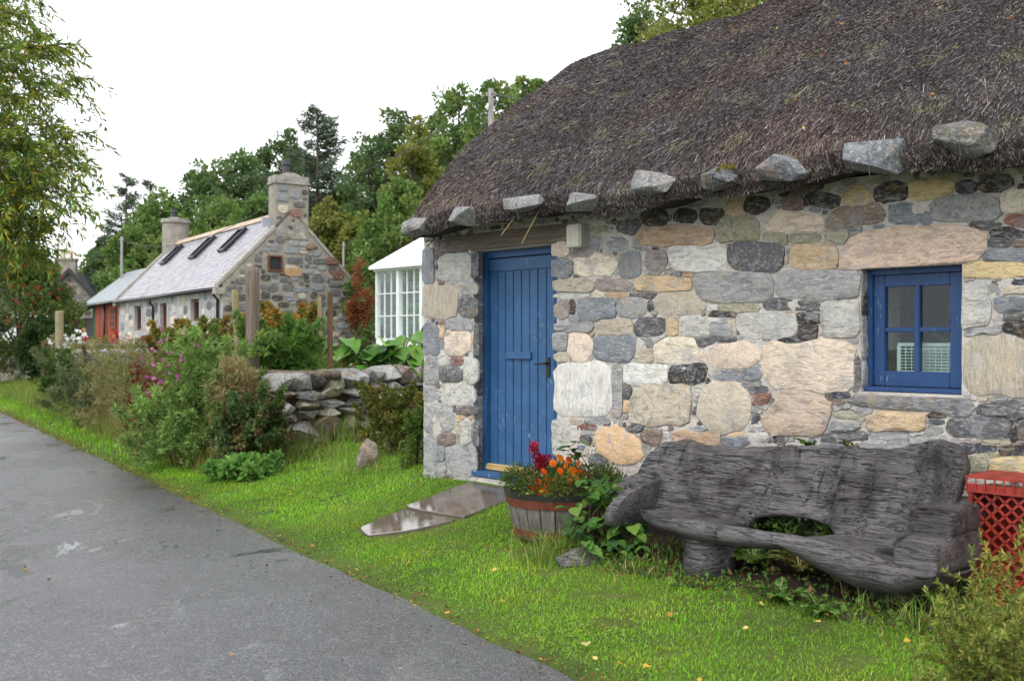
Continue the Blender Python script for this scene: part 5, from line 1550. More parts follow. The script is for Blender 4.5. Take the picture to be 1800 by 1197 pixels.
# ---- red shed with felt roof joined to the far end of the house
shed = thing('red_shed', 'red boarded shed with grey felt roof at the far end of the slate roofed house', 'shed', (HC[0], HC[1], 0), HROT)
y_a = HL + .06
y_b = on_front(158, 560)[0]; y_c = on_front(149, 560)[0]; y_d = on_front(113, 560)[0]
SE = on_front(208, 524)[1] ; SRZ = SE + 1.75
for k in range(14):
    a = y_a + (y_b-y_a)*k/14; b = y_a + (y_b-y_a)*(k+1)/14
    m_ = MB(); m_.box(.30 + (.012 if k % 2 else 0), .35, a+.012, b-.012, .7, SE); m_.build('board', M['red_boards'], shed)
m_ = MB(); m_.box(.345, 4.6, y_a, y_b, .5, SE); m_.build('wall', M['dark_boards'], shed)
wa, wzt = on_front(185, 542); wb_, wzb = on_front(193, 573); wy0, wy1 = min(wa, wb_), max(wa, wb_)
m_ = MB(); m_.box(.27, .299, wy0, wy1, wzb, wzt); sw = m_.build('window', M['dark_glass'], shed)
m_ = MB(); m_.box(.25, .27, wy0-.08, wy0, wzb-.08, wzt+.08); m_.box(.25, .27, wy1, wy1+.08, wzb-.08, wzt+.08); m_.box(.25, .269, wy0, wy1, wzt, wzt+.08); m_.box(.25, .269, wy0, wy1, wzb-.08, wzb); m_.box(.252, .27, (wy0+wy1)/2-.03, (wy0+wy1)/2+.03, wzb, wzt)
for f in (.33, .66): m_.box(.253, .268, wy0, wy1, wzb+(wzt-wzb)*f-.025, wzb+(wzt-wzb)*f+.025)
m_.build('frame', M['red_boards'], sw)
pdy = on_front(176, 560)[0]; m_ = MB(); m_.tube([(.2, pdy, SE-.05), (.2, pdy, .8)], .06, 8); m_.build('downpipe', M['black_paint'], shed, smooth=True)
for k in range(3):
    a = y_b + (y_c-y_b)*k/3; b = y_b + (y_c-y_b)*(k+1)/3
    m_ = MB(); m_.box(.5, .55, a+.012, b-.012, .7, SE-.25); m_.build('green_board', M['green_boards'], shed)
nb = 9
for k in range(nb):
    z0 = .7 + (SE-.75-.7)*k/nb; m_ = MB(); m_.box(.60, .66, y_c+.3, y_d, z0, z0 + (SE-.75-.7)/nb - .02); m_.build('dark_board', M['dark_boards'], shed)
m_ = MB(); m_.box(.62, 3.5, y_c+.28, y_d-.05, .5, SE-.8); m_.box(.56, 3.6, y_b+.01, y_c+.27, .5, SE-.2); m_.build('lean_to_wall', M['dark_boards'], shed)
m_ = MB(); m_.prism([(-.05, SE-.12), (2.3, SRZ), (4.8, SE-.12), (4.8, SE-.02), (2.3, SRZ+.11), (-.05, SE-.02)], y_a-.04, y_c+.1, 'y'); m_.build('felt_roof', M['felt'], shed)
m_ = MB(); m_.add([(.1, y_c+.12, SE-.20), (2.4, y_c+.12, SRZ-.35), (2.4, y_d+.3, SRZ-1.35), (.1, y_d+.3, SE-.85), (.1, y_c+.12, SE-.28), (2.4, y_c+.12, SRZ-.43), (2.4, y_d+.3, SRZ-1.43), (.1, y_d+.3, SE-.93)], [(0,1,2,3), (4,7,6,5), (0,4,5,1), (1,5,6,2), (2,6,7,3), (3,7,4,0)]); m_.build('lean_to_roof', M['felt'], shed)
m_ = MB(); m_.tube([(-.08, y_a, SE-.14), (-.08, y_c, SE-.14)], .05, 8); m_.build('gutter', M['black_paint'], shed, smooth=True)

# ---- old stone house at the left, gable on
oy = 66.0
oc = P(122, 600, oy)
old = thing('gabled_house', 'dark stone gable with two buff chimney pots behind the berried tree', 'house', (oc.x, oc.y, 0), .25)
ap = P(0, 478, oy).z; ev = P(0, 520, oy).z; hw = 38*oy/1800
m_ = MB(); m_.prism([(-hw, 0), (hw, 0), (hw, ev), (0, ap), (-hw, ev)], 0, 7, 'y'); ow = m_.build('gable_wall', M['mortar_far'], old)
so = (ap - ev)/hw
rubble(ow, lambda u, v, w: (u, w, v), lambda u, v, a, b: v + b < ev + (hw - abs(u) - a)*so - .15, -hw, hw, 1.2, ap, 60, (.14, .34), (.10, .17), ['k', 'dg', 'dg', 'tg', 'g', 'kb'], [], .03, tries=2500)
for sg in (-1, 1):
    m_ = MB(); m_.prism([(0, ap-.02), (sg*(hw+.35), ev-.38*so-.02), (sg*(hw+.35), ev-.38*so+.28), (0, ap+.30)], -.35, 7.3, 'y'); m_.build('roof_slope', M['black_paint'], old)
cx0 = (113-122)*oy/1800
m_ = MB(); zt = P(0, 455, oy).z; m_.box(cx0-.55, cx0+.65, .35, 1.2, ap-1.2, zt); och = m_.build('chimney', M['mortar_far'], old)
m_ = MB(); m_.box(cx0-.62, cx0+.72, .28, 1.27, zt, zt+.14); m_.build('cap', M['cement'], och)
for px in (108, 121):
    x = (px-122)*oy/1800; m_ = MB(); zz = P(0, 438, oy).z; m_.tube([(x, .75, zt+.1), (x, .75, zz-.1), (x, .75, zz-.08), (x, .75, zz)], [.17, .15, .18, .16], 12); m_.build('pot', M['clay_pot'], och, smooth=False)
m_ = MB(); m_.box(-9, -hw-.02, 1.5, 6.5, 0, ev-.3); m_.build('wing_wall', M['mortar_far'], old)
m_ = MB(); m_.prism([(1.2, ev-.5), (4.0, ev+1.9), (6.9, ev-.5)], -9.2, -hw-.4, 'x'); m_.build('wing_roof', M['black_paint'], old)

# ---- white conservatory
cy = 24.0
cc0 = P(661, 0, cy)
cons = thing('conservatory', 'white framed greenhouse with pale roof beyond the cottage corner', 'greenhouse', (cc0.x, cc0.y, 0), ROT)
ce = P(0, 477, cy).z; cf = 1.0; CLn = 3.4; CDp = 1.75
m_ = MB(); m_.box(0, CLn, 0, .12, cf, cf+.55); m_.build('base_wall', M['white_paint'], cons)
nb_ = 4
for k in range(nb_+1):
    x = CLn*k/nb_; m_ = MB(); m_.box(max(0, x-.045), min(CLn, x+.045), -.02, .10, cf+.55, ce); m_.build('post', M['white_paint'], cons)
m_ = MB(); m_.box(-.03, CLn, -.05, .14, ce+.001, ce+.09); m_.build('eaves_beam', M['white_paint'], cons)
for k in range(nb_):
    xa, xb = CLn*k/nb_+.046, CLn*(k+1)/nb_-.046
    for r in range(3):
        for c in range(3):
            za, zb2 = cf+.551+(ce-cf-.552)*r/3, cf+.551+(ce-cf-.552)*(r+1)/3; ya, yb = xa+(xb-xa)*c/3, xa+(xb-xa)*(c+1)/3
            m_ = MB(); m_.box(ya+.012, yb-.012, .035, .041, za+.012, zb2-.012); m_.build('pane', M['glass'], cons)
    m_ = MB()
    for f in (1/3, 2/3):
        m_.box(xa+(xb-xa)*f-.0115, xa+(xb-xa)*f+.0115, .02, .055, cf+.552, ce-.001); z = cf+.55+(ce-cf-.55)*f; m_.box(xa, xb, .022, .053, z-.0115, z+.0115)
    m_.build('glazing_bars', M['white_paint'], cons)
rz_ = ce + 1.02
m_ = MB(); m_.add([(-.10, -.14, ce+.05), (CLn, -.14, ce+.05), (CLn, CDp, rz_), (-.10, CDp, rz_), (-.10, -.14, ce+.12), (CLn, -.14, ce+.12), (CLn, CDp, rz_+.07), (-.10, CDp, rz_+.07)], [(0,3,2,1), (4,5,6,7), (0,1,5,4), (1,2,6,5), (2,3,7,6), (3,0,4,7)])
m_.add([(-.10, CDp, rz_), (CLn, CDp, rz_), (CLn, 2*CDp+.14, ce+.05), (-.10, 2*CDp+.14, ce+.05), (-.10, CDp+.001, rz_+.07), (CLn, CDp+.001, rz_+.07), (CLn, 2*CDp+.14, ce+.12), (-.10, 2*CDp+.14, ce+.12)], [(0,3,2,1), (4,5,6,7), (0,1,5,4), (1,2,6,5), (2,3,7,6), (3,0,4,7)])
m_.build('roof', M['white_roof'], cons)
m_ = MB(); m_.box(.0, .05, .12, 2*CDp, cf, cf+.55); m_.box(0.0, .08, 2*CDp-.1, 2*CDp, cf+.551, ce+.02); m_.box(CLn-.08, CLn, 2*CDp-.1, 2*CDp, cf, ce+.02); m_.box(CLn/2-.04, CLn/2+.04, 2*CDp-.1, 2*CDp, cf+.551, ce+.02); m_.box(.08, CLn-.08, 2*CDp-.1, 2*CDp, cf, cf+.55); m_.build('end_wall', M['white_paint'], cons)
m_ = MB(); m_.box(.01, .02, .12, 2*CDp-.1, cf+.551, ce+.05); m_.build('pane', M['glass'], cons)

# ---- poles and overhead cables
def pole(px, ytop, Y, r, lab, mat='grey_pole'):
    p = P(px, ytop, Y); g = float(gz(p.x, p.y)); o = thing('utility_pole', lab, 'pole', (p.x, p.y, g-.3))
    m_ = MB(); m_.tube([(0,0,0), (0,0,(p.z-g+.3)*.5), (0,0,p.z-g+.3)], [r*1.2, r*1.1, r], 10); m_.build('shaft', M[mat], o, smooth=True)
    m_ = MB(); m_.box(-r*1.8, r*1.8, -.05, .05, p.z-g+.1, p.z-g+.2); m_.build('bracket', M['grey_pole'], o)
    return p
p1 = pole(863, 155, 27, .075, 'grey utility pole rising behind the thatched roof')
p2 = pole(214, 415, 58, .07, 'utility pole against the trees left of the far chimney')
p3 = pole(102, 425, 72, .06, 'thin dark pole beside the two buff chimney pots', 'post_brown')
p4 = pole(604, 424, 46, .05, 'short pale pole on the slope right of the house gable')
def cable(a, b, sag, lab, r=.012):
    o = thing('overhead_cable', lab, 'cable', a)
    m_ = MB(); m_.tube([(b-a)*f - Vector((0, 0, sag*4*f*(1-f))) for f in np.linspace(0, 1, 13)], r, 5); m_.build('strand', M['dark_wire'], o)
cable(p1 - Vector((0,0,.1)), P(548, 322, 38.5), .5, 'cable running from the pole behind the thatch to the near chimney', .014)
cable(p1 - Vector((0,0,.12)), P(1085, 195, 20), .05, 'cable leaving the pole to the right over the thatch', .014)
cable(P(500, 340, 39.5), p2 - Vector((0,0,.2)), 1.0, 'cable from the near chimney down to the pole by the trees', .016)
cable(p1 - Vector((0,0,.4)), P(845, 225, 26), .02, 'stay wire slanting down from the pole behind the thatch', .010)

# ================================================================== TREES
def limb_tubes(m_, base, tips, r0):
    for t_ in tips:
        b = Vector(base); e = Vector(t_); mid = b.lerp(e, .5) + Vector((random.uniform(-.1, .1), random.uniform(-.1, .1), .12))*(e-b).length
        m_.tube([b, mid, e], [r0, r0*.6, r0*.2], 6, cap=False)

def tree(name, lab, cat, x, y, top, rx, pal, nclump=60, per=110, Ls=.26, Ws=.16, cr=.24, low=.25, ry=None, shape=1.0, group=None, lean=(0, 0), trunk_r=None, pushdown=0.0):
    g = float(gz(x, y)); H = top - g
    o = thing(name, lab, cat, (x, y, g), 0, group)
    ry = ry or rx
    z0 = H*low; rz = (H - z0)/2; cz = z0 + rz
    cen = []
    while len(cen) < nclump:
        d = unit(RNG.standard_normal((1, 3)))[0]; r = RNG.uniform(.25, 1)**.45
        taper = 1 - .35*shape*max(0, d[2])
        p = np.array([d[0]*rx*r*taper, d[1]*ry*r*taper, cz + d[2]*rz*r])*1.0
        f = 1 + .28*mnoise.noise(Vector((d[0]*2 + x, d[1]*2 + y, d[2]*2)))
        p[0] = p[0]*f + lean[0]*(p[2]/H); p[1] = p[1]*f + lean[1]*(p[2]/H)
        cen.append(p)
    cen = np.array(cen); cen[:, 2] = np.minimum(cen[:, 2], H - rx*cr*.6)
    m_ = MB(); tr_ = trunk_r or max(.06, H*.022)
    fork = Vector((lean[0]*.3, lean[1]*.3, z0 + .25*rz))
    m_.tube([(0, 0, -.2), (0, 0, z0*.6), fork, (lean[0]*.7, lean[1]*.7, cz + .3*rz)], [tr_*1.3, tr_, tr_*.8, tr_*.3], 8)
    limb_tubes(m_, fork, [tuple(c) for c in cen[:min(22, nclump)]], tr_*.38)
    m_.build('trunk', M['bark'], o, smooth=True)
    rr = rx*cr*RNG.uniform(.65, 1.25, len(cen))
    foliage_at('crown', o, cen, rr, per, Ls, Ws, pal, .15)
    return o

def conifer(lab, x, y, top, R, pal, group=None, gaps=1.0, z0f=.15, nb=70):
    g = float(gz(x, y)); H = top - g
    o = thing('conifer_tree', lab, 'tree', (x, y, g), 0, group)
    m_ = MB(); m_.tube([(0,0,-.2), (0,0,H*.5), (0,0,H*.985)], [H*.018, H*.012, .03], 7)
    Ps, Ds = [], []
    for k in range(nb):
        f = z0f + (1-z0f)*(k + random.random())/nb; z = H*f; a = random.uniform(0, 6.28)
        L = R*(1 - f)**.75*random.uniform(.65, 1.15) + .25
        if random.random() < .1: L *= 1.25
        up = .25 - .35*(1-f) + random.uniform(-.1, .1)
        n = int(14 + L*16)
        tip = Vector((math.cos(a)*L, math.sin(a)*L, z + up*L + .12*L))
        m_.tube([(0, 0, z), (tip.x*.5, tip.y*.5, z + up*L*.35), tip], [.05, .03, .012], 5, cap=False)
        u = RNG.uniform(.12, 1, n)
        px_ = np.cos(a)*L*u + RNG.normal(0, .10 + .16*L*(1-u)*.5, n); py_ = np.sin(a)*L*u + RNG.normal(0, .10 + .16*L*(1-u)*.5, n); pz_ = z + up*L*u + .12*L*u*u + RNG.normal(0, .05, n)
        Ps.append(np.stack([px_, py_, pz_], 1)); Ds.append(np.stack([np.cos(a) + RNG.normal(0, .7, n), np.sin(a) + RNG.normal(0, .7, n), RNG.normal(-.05, .35, n)], 1))
    m_.build('trunk', M['bark'], o, smooth=True)
    Pb = np.concatenate(Ps); Db = np.concatenate(Ds); n = len(Pb)
    rep = 3; Pb = np.repeat(Pb, rep, 0) + RNG.normal(0, .07, (n*rep, 3)); Db = np.repeat(Db, rep, 0) + RNG.normal(0, .4, (n*rep, 3))
    V, Q, C_ = leaf_arrays(Pb, Db, RNG.uniform(.22, .45, n*rep), RNG.uniform(.05, .09, n*rep), pick(pal, n*rep, .2))
    np_mesh('crown', V, Q, None, C_, M['leaf'], o)
    return o
DG = [(0.0796, 0.1362, 0.0468), (0.1114, 0.1757, 0.0562), (0.1459, 0.2196, 0.0702), (0.0929, 0.1537, 0.0655)]
MG = [(0.1193, 0.2052, 0.053), (0.1626, 0.2613, 0.0653), (0.0976, 0.1679, 0.0488), (0.2059, 0.2801, 0.0734)]
YG = [(0.1755, 0.2295, 0.0432), (0.2295, 0.27, 0.054), (0.135, 0.189, 0.0405), (0.27, 0.27, 0.0675), (0.216, 0.2025, 0.0675)]
CG = [(0.0648, 0.1052, 0.065), (0.0911, 0.1378, 0.0804), (0.1215, 0.1683, 0.0995), (0.1013, 0.1263, 0.0689)]
TG = 'trees on the wooded slope behind the houses'
def tp(px, ptop, Y): p = P(px, ptop, Y); return p.x, p.y, p.z
def T(px, ptop, wpx, Y, pal, lab, nclump=55, per=110, low=.12, **kw):
    x, y, top = tp(px, ptop - 6, Y); tree('broadleaf_tree', lab, 'tree', x, y, top, wpx*1.15*Y/3600, pal, int(nclump*1.6), int(per*.9), Ls=.0042*Y, Ws=.0026*Y, cr=.19, low=low, group=TG, **kw)
conifer('tall conifer standing clear above the trees left of the far chimney', *tp(222, 308, 72), 3.6, CG, TG, nb=60)
conifer('dark spreading conifer behind the near chimney of the slate roofed house', *tp(558, 192, 60), 4.6, CG, TG, nb=95, z0f=.1)
conifer('small conifer top between the tall conifer and the broad crowns', *tp(264, 318, 76), 2.4, CG, TG, nb=45)
conifer('spruce half hidden behind the left edge of the right hand grove', *tp(655, 275, 66), 3.2, CG, TG, nb=55)
T(285, 340, 130, 66, MG, 'round green tree directly behind the far chimney', 60)
T(235, 400, 110, 62, MG, 'green tree behind the shed roof', 50)
T(185, 425, 80, 76, DG, 'dark tree at the left edge of the wood above the felt roof', 40)
T(165, 470, 60, 78, MG, 'small bushy tree beside the dark stone gable', 30)
T(362, 288, 140, 68, DG, 'broad dark crown behind the middle of the slate roof', 60)
T(430, 262, 150, 66, DG, 'large dark crown above the slate ridge, left of the near chimney', 70)
T(500, 236, 130, 70, DG, 'tallest dark crown just left of the spreading conifer', 60)
T(395, 350, 150, 58, MG, 'lighter green crown low behind the slate ridge', 55)
T(470, 330, 120, 57, MG, 'light green crown beside the near chimney on its left', 50)
T(330, 385, 110, 57, MG, 'low green crown behind the rooflights', 40)
T(585, 352, 110, 50, YG, 'yellowish bushy tree right behind the house gable', 60, low=.05)
T(640, 378, 100, 47, YG, 'yellow green thicket on the slope right of the gable', 50, low=.02)
T(690, 195, 150, 52, DG, 'dark leafy tree at the left of the right hand grove', 75)
T(735, 212, 105, 42, YG, 'bright lime green tree left of the thatched roof', 60, low=.05)
T(800, 155, 150, 48, MG, 'green tree just left of the grey utility pole', 70)
T(880, 125, 130, 46, MG, 'tall pale green tree right of the grey utility pole', 60)
T(930, 118, 90, 50, MG, 'airy treetop touching the left slope of the thatch', 35)
T(700, 318, 130, 36, MG, 'dense green bush with red buds behind the greenhouse', 70, low=.0)
T(655, 395, 90, 40, MG, 'low green bush left of the greenhouse roof', 40, low=.0)
T(1125, -25, 150, 34, DG, 'dark treetop at the left above the thatch ridge', 100)
T(1225, -110, 200, 30, YG, 'golden green treetop above the middle of the thatch ridge', 130)
T(1350, -190, 260, 30, YG, 'olive golden treetop above the thatch ridge, furthest right', 190)
T(1015, 195, 80, 44, MG, 'tree mostly hidden behind the thatch slope', 25)
T(760, 235, 160, 56, MG, 'green crown filling in behind the lime green tree', 60)
T(845, 185, 150, 55, DG, 'dark crown low behind the utility pole', 60)
T(665, 335, 130, 54, DG, 'dark crown between the gable trees and the right hand grove', 55)
T(615, 330, 100, 60, MG, 'green crown filling in right of the spreading conifer', 45)
T(905, 165, 120, 54, MG, 'green crown against the thatch slope below the airy treetop', 50)
# a far-off wood closes the slope behind the single trees
n_c = 420
cx = RNG.uniform(-60, 60, n_c); cyy = RNG.uniform(78, 120, n_c)
keep = dr(cx, cyy) > 16; cx, cyy = cx[keep], cyy[keep]
cen = np.stack([cx, cyy, gz(cx, cyy) + RNG.uniform(.5, 6.0, len(cx))], 1)
fw = foliage_at('far_wood', None, cen, 2.2, 70, .8, .5, DG + MG, .1)
tag(fw, 'far wood closing the slope behind the trees', 'wood', kind='stuff')

# ---- willow at the left edge, hanging over the road
WIL = [(0.12, 0.2117, 0.0413), (0.156, 0.2509, 0.053), (0.09, 0.1568, 0.0331), (0.192, 0.2352, 0.0413), (0.3, 0.2666, 0.0295)]
wx, wy = -12.6, 17.0
wg = float(gz(wx, wy))
wil = thing('willow_tree', 'large willow with narrow yellowing leaves hanging in from the left', 'tree', (wx, wy, wg))
m_ = MB()
Ps, Ds = [], []
tr_path = [(0, 0, -.2), (.1, 0, 1.6), (.3, -.1, 3.2), (.2, 0, 6), (0, 0, 9)]
m_.tube(tr_path, [.36, .30, .24, .16, .05], 10)
def willow_branch(px, py, Y, h0, n=1500):
    e = P(px, py, Y) - Vector((wx, wy, wg)); b = Vector((.2, 0, h0))
    mid = b.lerp(e, .55) + Vector((0, 0, .35))
    m_.tube([b, b.lerp(mid, .5) + Vector((random.gauss(0, .15), random.gauss(0, .3), random.gauss(.1, .25))), mid, e], [.035, .025, .014, .004], 6, cap=False)
    q_ = [b.lerp(mid, f/6) if f < 6 else mid.lerp(e, (f-6)/6) for f in range(13)]
    for tw in range(24):
        f = (.25 + .75*random.random()**.7)*12 - .001; i = min(int(f), 11); p0_ = q_[i].lerp(q_[i+1], f-i)
        dv = Vector((random.gauss(.35, .5), random.gauss(0, .5), random.gauss(.05, .45))).normalized(); tl_ = random.uniform(.35, .85)
        pr_ = p0_
        for k in range(34):
            u = (k + 1)/34; p = p0_ + dv*tl_*u - Vector((0, 0, .45*tl_*u*u)); d2 = (p - pr_).normalized(); pr_ = p
            sd = Vector((random.gauss(0, 1), random.gauss(0, 1), random.gauss(0, .6))).normalized()
            Ps.append(tuple(p + sd*.02)); Ds.append(tuple(d2*.8 + sd*.75 + Vector((0, 0, -.25))))
        if tw % 3 == 0: m_.tube([p0_, p0_ + dv*tl_*.5 - Vector((0, 0, .11*tl_)), p0_ + dv*tl_ - Vector((0, 0, .45*tl_))], [.008, .005, .002], 4, cap=False)
    for k in range(60):
        f = random.random()**.6*12; i = min(int(f), 11); p = q_[i].lerp(q_[i+1], f-i)
        sg_ = .22 + .30*(1 - f/12); p = p + Vector((random.gauss(0, sg_), random.gauss(0, .35), random.gauss(-.10, sg_*1.1)))
        Ps.append(tuple(p)); Ds.append((e.x*.12 + random.gauss(0, .6), random.gauss(0, .6), random.gauss(-.35, .5)))
for (px, py) in ((80, 20), (60, 80), (110, 105), (125, 75), (130, 130), (90, 170), (120, 160), (95, 60), (40, 130), (105, 215), (145, 232), (150, 262), (120, 250), (80, 240), (150, 285), (130, 305), (110, 330), (140, 345), (90, 300), (60, 330), (125, 390), (95, 415), (70, 395), (35, 405), (10, 390), (20, 350), (60, 440), (30, 200), (10, 60), (30, 20), (0, 150), (10, 260), (50, 280), (-40, 100), (-60, 250), (-40, 350), (-80, 30), (45, -40), (-20, -60), (80, 330), (100, 380), (115, 275)):
    willow_branch(px, py, 17 + random.uniform(-1.6, 1.8), 2.4 + max(0, (400 - py))/110)
m_.build('trunk', M['bark'], wil, smooth=True)
Pb = np.array(Ps); n = len(Pb)
V, Q, C_ = leaf_arrays(Pb, np.array(Ds), RNG.uniform(.11, .20, n), RNG.uniform(.024, .040, n), pick(WIL, n, .25)); np_mesh('crown', V, Q, None, C_, M['leaf'], wil)

# ---- rowan with red berries
rx_, ry_, rt = tp(35, 432, 29)
row = tree('rowan_tree', 'rowan tree laden with red berries at the left edge', 'tree', rx_, ry_, rt, 1.75, [(.075, .13, .03), (.11, .165, .04), (.14, .15, .045), (.085, .12, .03)], 150, 150, .11, .05, .17, .10)
n_b = 100; cen = []
for k in range(n_b):
    d = unit(RNG.standard_normal((1, 3)))[0]; d[1] = -abs(d[1]); Hh = rt - float(gz(rx_, ry_))
    cen.append((d[0]*1.65, d[1]*1.55, Hh*.56 + d[2]*Hh*.42))
foliage_at('berries', row, cen, .034, 18, .034, .032, [(.36, .04, .015), (.28, .03, .012), (.42, .07, .02)], -.3)
T2 = lambda px, ptop, wpx, Y, pal, lab, nclump, per, Ls, **kw: tree(kw.pop('name', 'shrub'), lab, kw.pop('cat', 'shrub'), *tp(px, ptop, Y), wpx*Y/3600, pal, nclump, per, Ls, Ls*.5, low=0.0, trunk_r=.03, **kw)
T2(82, 553, 92, 26, [(.028, .055, .016), (.04, .075, .02), (.055, .10, .025)], 'dark rounded evergreen shrub at the left behind the mossy fence post', 60, 130, .09)
T2(20, 560, 90, 40, DG, 'dim hedge shrub under the berried tree', 40, 90, .16)
T2(-40, 500, 160, 45, DG, 'dark hedge closing the view at the left edge', 40, 90, .2)

# ---- parked car glimpsed behind the rowan
cpos = P(42, 583, 38); cg_ = float(gz(cpos.x, cpos.y))
car = thing('parked_car', 'white car glimpsed behind the berried tree', 'car', (cpos.x, cpos.y, max(cg_, cpos.z - .75)), .6)
m_ = MB(); m_.prism([(-2.0, .35), (-2.05, .75), (-1.2, .9), (-.6, 1.35), (.8, 1.4), (1.5, .95), (2.05, .8), (2.05, .35)], -.8, .8, 'y'); m_.build('body', M['white_paint'], car, bevel=.06)
m_ = MB(); m_.prism([(-1.1, .92), (-.58, 1.28), (.76, 1.33), (1.35, .96)], -.815, .815, 'y'); m_.build('side_window', M['dark_glass'], car)
for (x, y) in ((-1.25, -.8), (-1.25, .62), (1.3, -.8), (1.3, .62)):
    m_ = MB(); m_.tube([(x, y, .32), (x, y+.18, .32)], .32, 16); m_.build('wheel', M['black_paint'], car)

# ================================================================== GARDEN AND VERGE PLANTS
def shrub_px(name, lab, px, py, Y, wpx, hpx, pal, Ls, Ws, nclump=40, per=70, cr=.26, up=.3, depth=None, cat='plant', stems=10, stem_mat='post_brown', group=None):
    """a bushy plant filling a photo-sized patch of ground at distance Y, its foot at (px, py)"""
    f = P(px, py, Y); g = float(gz(f.x, f.y)); o = thing(name, lab, cat, (f.x, f.y, g), 0, group)
    rx = wpx*Y/3600; H = (P(0, py-hpx, Y).z) - g; ry = depth or rx*.7
    cen = []; rad_ = []
    nclump = int(nclump*1.9); base_r = max(.035, min(rx, H)*cr*.62)
    for k in range(nclump):
        a = random.uniform(0, 6.28); r = math.sqrt(random.random()); u = random.random()**.75
        edge = .72 + .42*mnoise.noise(Vector((math.cos(a)*1.6 + px, math.sin(a)*1.6, Y)))
        z = H*(.04 + u*(.62 + .38*random.random()))
        w = (1 - u**2.2*.6)*(edge + .25)
        cen.append((rx*r*math.cos(a)*w, ry*r*math.sin(a)*w, z)); rad_.append(base_r*random.uniform(.5, 1.35))
    for k in range(nclump//3):                       # straggling shoots break the outline
        a = random.uniform(0, 6.28); r = random.uniform(.6, 1.25); z = H*random.uniform(.35, 1.12)
        for q in range(3): cen.append((rx*r*math.cos(a)*(.8 + .08*q), ry*r*math.sin(a)*(.8 + .08*q), z*(.86 + .07*q))); rad_.append(base_r*.33)
    foliage_at('foliage', o, cen, np.array(rad_), int(per*.62), Ls*.9, Ws*.9, [tuple(min(.6, x*1.3) for x in c_) for c_ in pal], up)
    if stems:
        m_ = MB()
        for c in cen[:stems]: m_.tube([(c[0]*.3, c[1]*.3, -.03), (c[0]*.6, c[1]*.6, c[2]*.5), c], [.008, .006, .003], 5, cap=False)
        m_.build('stem', M[stem_mat], o)
    return o, rx, ry, H
PEA = [(0.1216, 0.2106, 0.0568), (0.1722, 0.2754, 0.0757), (0.1013, 0.162, 0.0442), (0.2227, 0.3078, 0.0757)]
o, rx, ry, H = shrub_px('wild_pea', 'tangle of grey green wild pea with pink flowers on the verge bank', 375, 765, 11.3, 190, 158, PEA, .085, .018, 75, 85, .16, .3)
pinks = [(.55, .12, .42), (.60, .20, .48), (.50, .09, .38)]
for (px, py) in ((282,576),(292,595),(249,626),(283,630),(267,640),(256,662),(295,641),(311,659),(270,661),(262,688),(278,675),(297,647),(320,587),(345,606),(283,598),(241,644),(300,618),(318,632),(270,612)):
    w_ = P(px, py, 10.75) - Vector(o.location)
    for k in range(3): put_flower(o, w_ + Vector((random.gauss(0, .012), random.gauss(0, .012), random.gauss(0, .02))), random.uniform(.013, .022), rc(pinks), (rad(random.uniform(40, 100)), random.uniform(-.5, .5), random.uniform(0, 6)))
o2, rx2, ry2, H2 = shrub_px('willowherb', 'leafy green stems crowding round the foot of the thick round post', 485, 690, 11.9, 170, 118, [(.08, .17, .03), (.11, .21, .04), (.07, .13, .03)], .09, .02, 60, 80, .2, .6)
shrub_px('currant_bush', 'yellow tinged berry bush left of the thick post below the house', 350, 640, 14.0, 170, 72, [(.10, .14, .03), (.14, .15, .03), (.20, .16, .03), (.08, .12, .03), (.22, .11, .03)], .085, .05, 60, 70, .2)
shrub_px('currant_bush', 'autumn tinted berry bush between the thick post and the slim dark post', 500, 650, 13.2, 130, 105, [(.13, .15, .03), (.24, .17, .03), (.09, .12, .03), (.28, .13, .02), (.16, .10, .04)], .075, .045, 45, 60, .18)
shrub_px('bramble_bush', 'dark bramble bush with reddening leaves at the road end of the dry stone wall', 440, 815, 10.7, 135, 130, [(.06, .11, .035), (.085, .14, .04), (.05, .09, .035), (.07, .12, .04), (.15, .08, .035)], .06, .04, 55, 60, .2)
shrub_px('bracken_clump', 'straw coloured dead fronds beside the bramble below the thick post', 420, 730, 10.9, 95, 100, [(.26, .20, .10), (.30, .25, .13), (.20, .15, .06), (.16, .18, .06)], .10, .012, 34, 60, .22, -.2)
shrub_px('dock_clump', 'rust brown seeding dock stems low on the verge', 250, 775, 12.1, 60, 120, [(.16, .06, .03), (.12, .05, .025), (.20, .09, .04)], .035, .02, 28, 60, .2, .5)
shrub_px('wall_weed', 'olive green weed bush in front of the dry stone wall', 690, 812, 10.35, 120, 128, [(.08, .11, .025), (.11, .14, .03), (.13, .13, .03), (.06, .085, .02), (.20, .16, .04)], .035, .018, 85, 90, .15, .5, stems=30, stem_mat='post_pale')
shrub_px('wall_weed', 'green weed tuft against the left corner of the cottage', 733, 820, 9.6, 50, 100, [(.07, .12, .025), (.10, .15, .03)], .04, .016, 30, 70, .25, .5)
shrub_px('nettle_patch', 'dim blue green nettles behind the wire at the left part of the verge', 150, 700, 16.5, 150, 72, [(.09, .12, .05), (.12, .14, .06), (.075, .10, .045)], .07, .02, 50, 60, .2)
shrub_px('nettle_patch', 'green nettles under the mossy far fence post', 115, 690, 21, 90, 70, [(.06, .11, .03), (.08, .14, .03)], .09, .04, 40, 60, .25)
o, rx, ry, H = shrub_px('flower_border', 'border of white and red garden flowers before the red shed', 190, 640, 24, 220, 42, [(.14, .15, .05), (.20, .17, .07), (.10, .13, .04), (.24, .18, .09)], .10, .03, 55, 60, .4, .5, depth=1.2, cat='flowers')
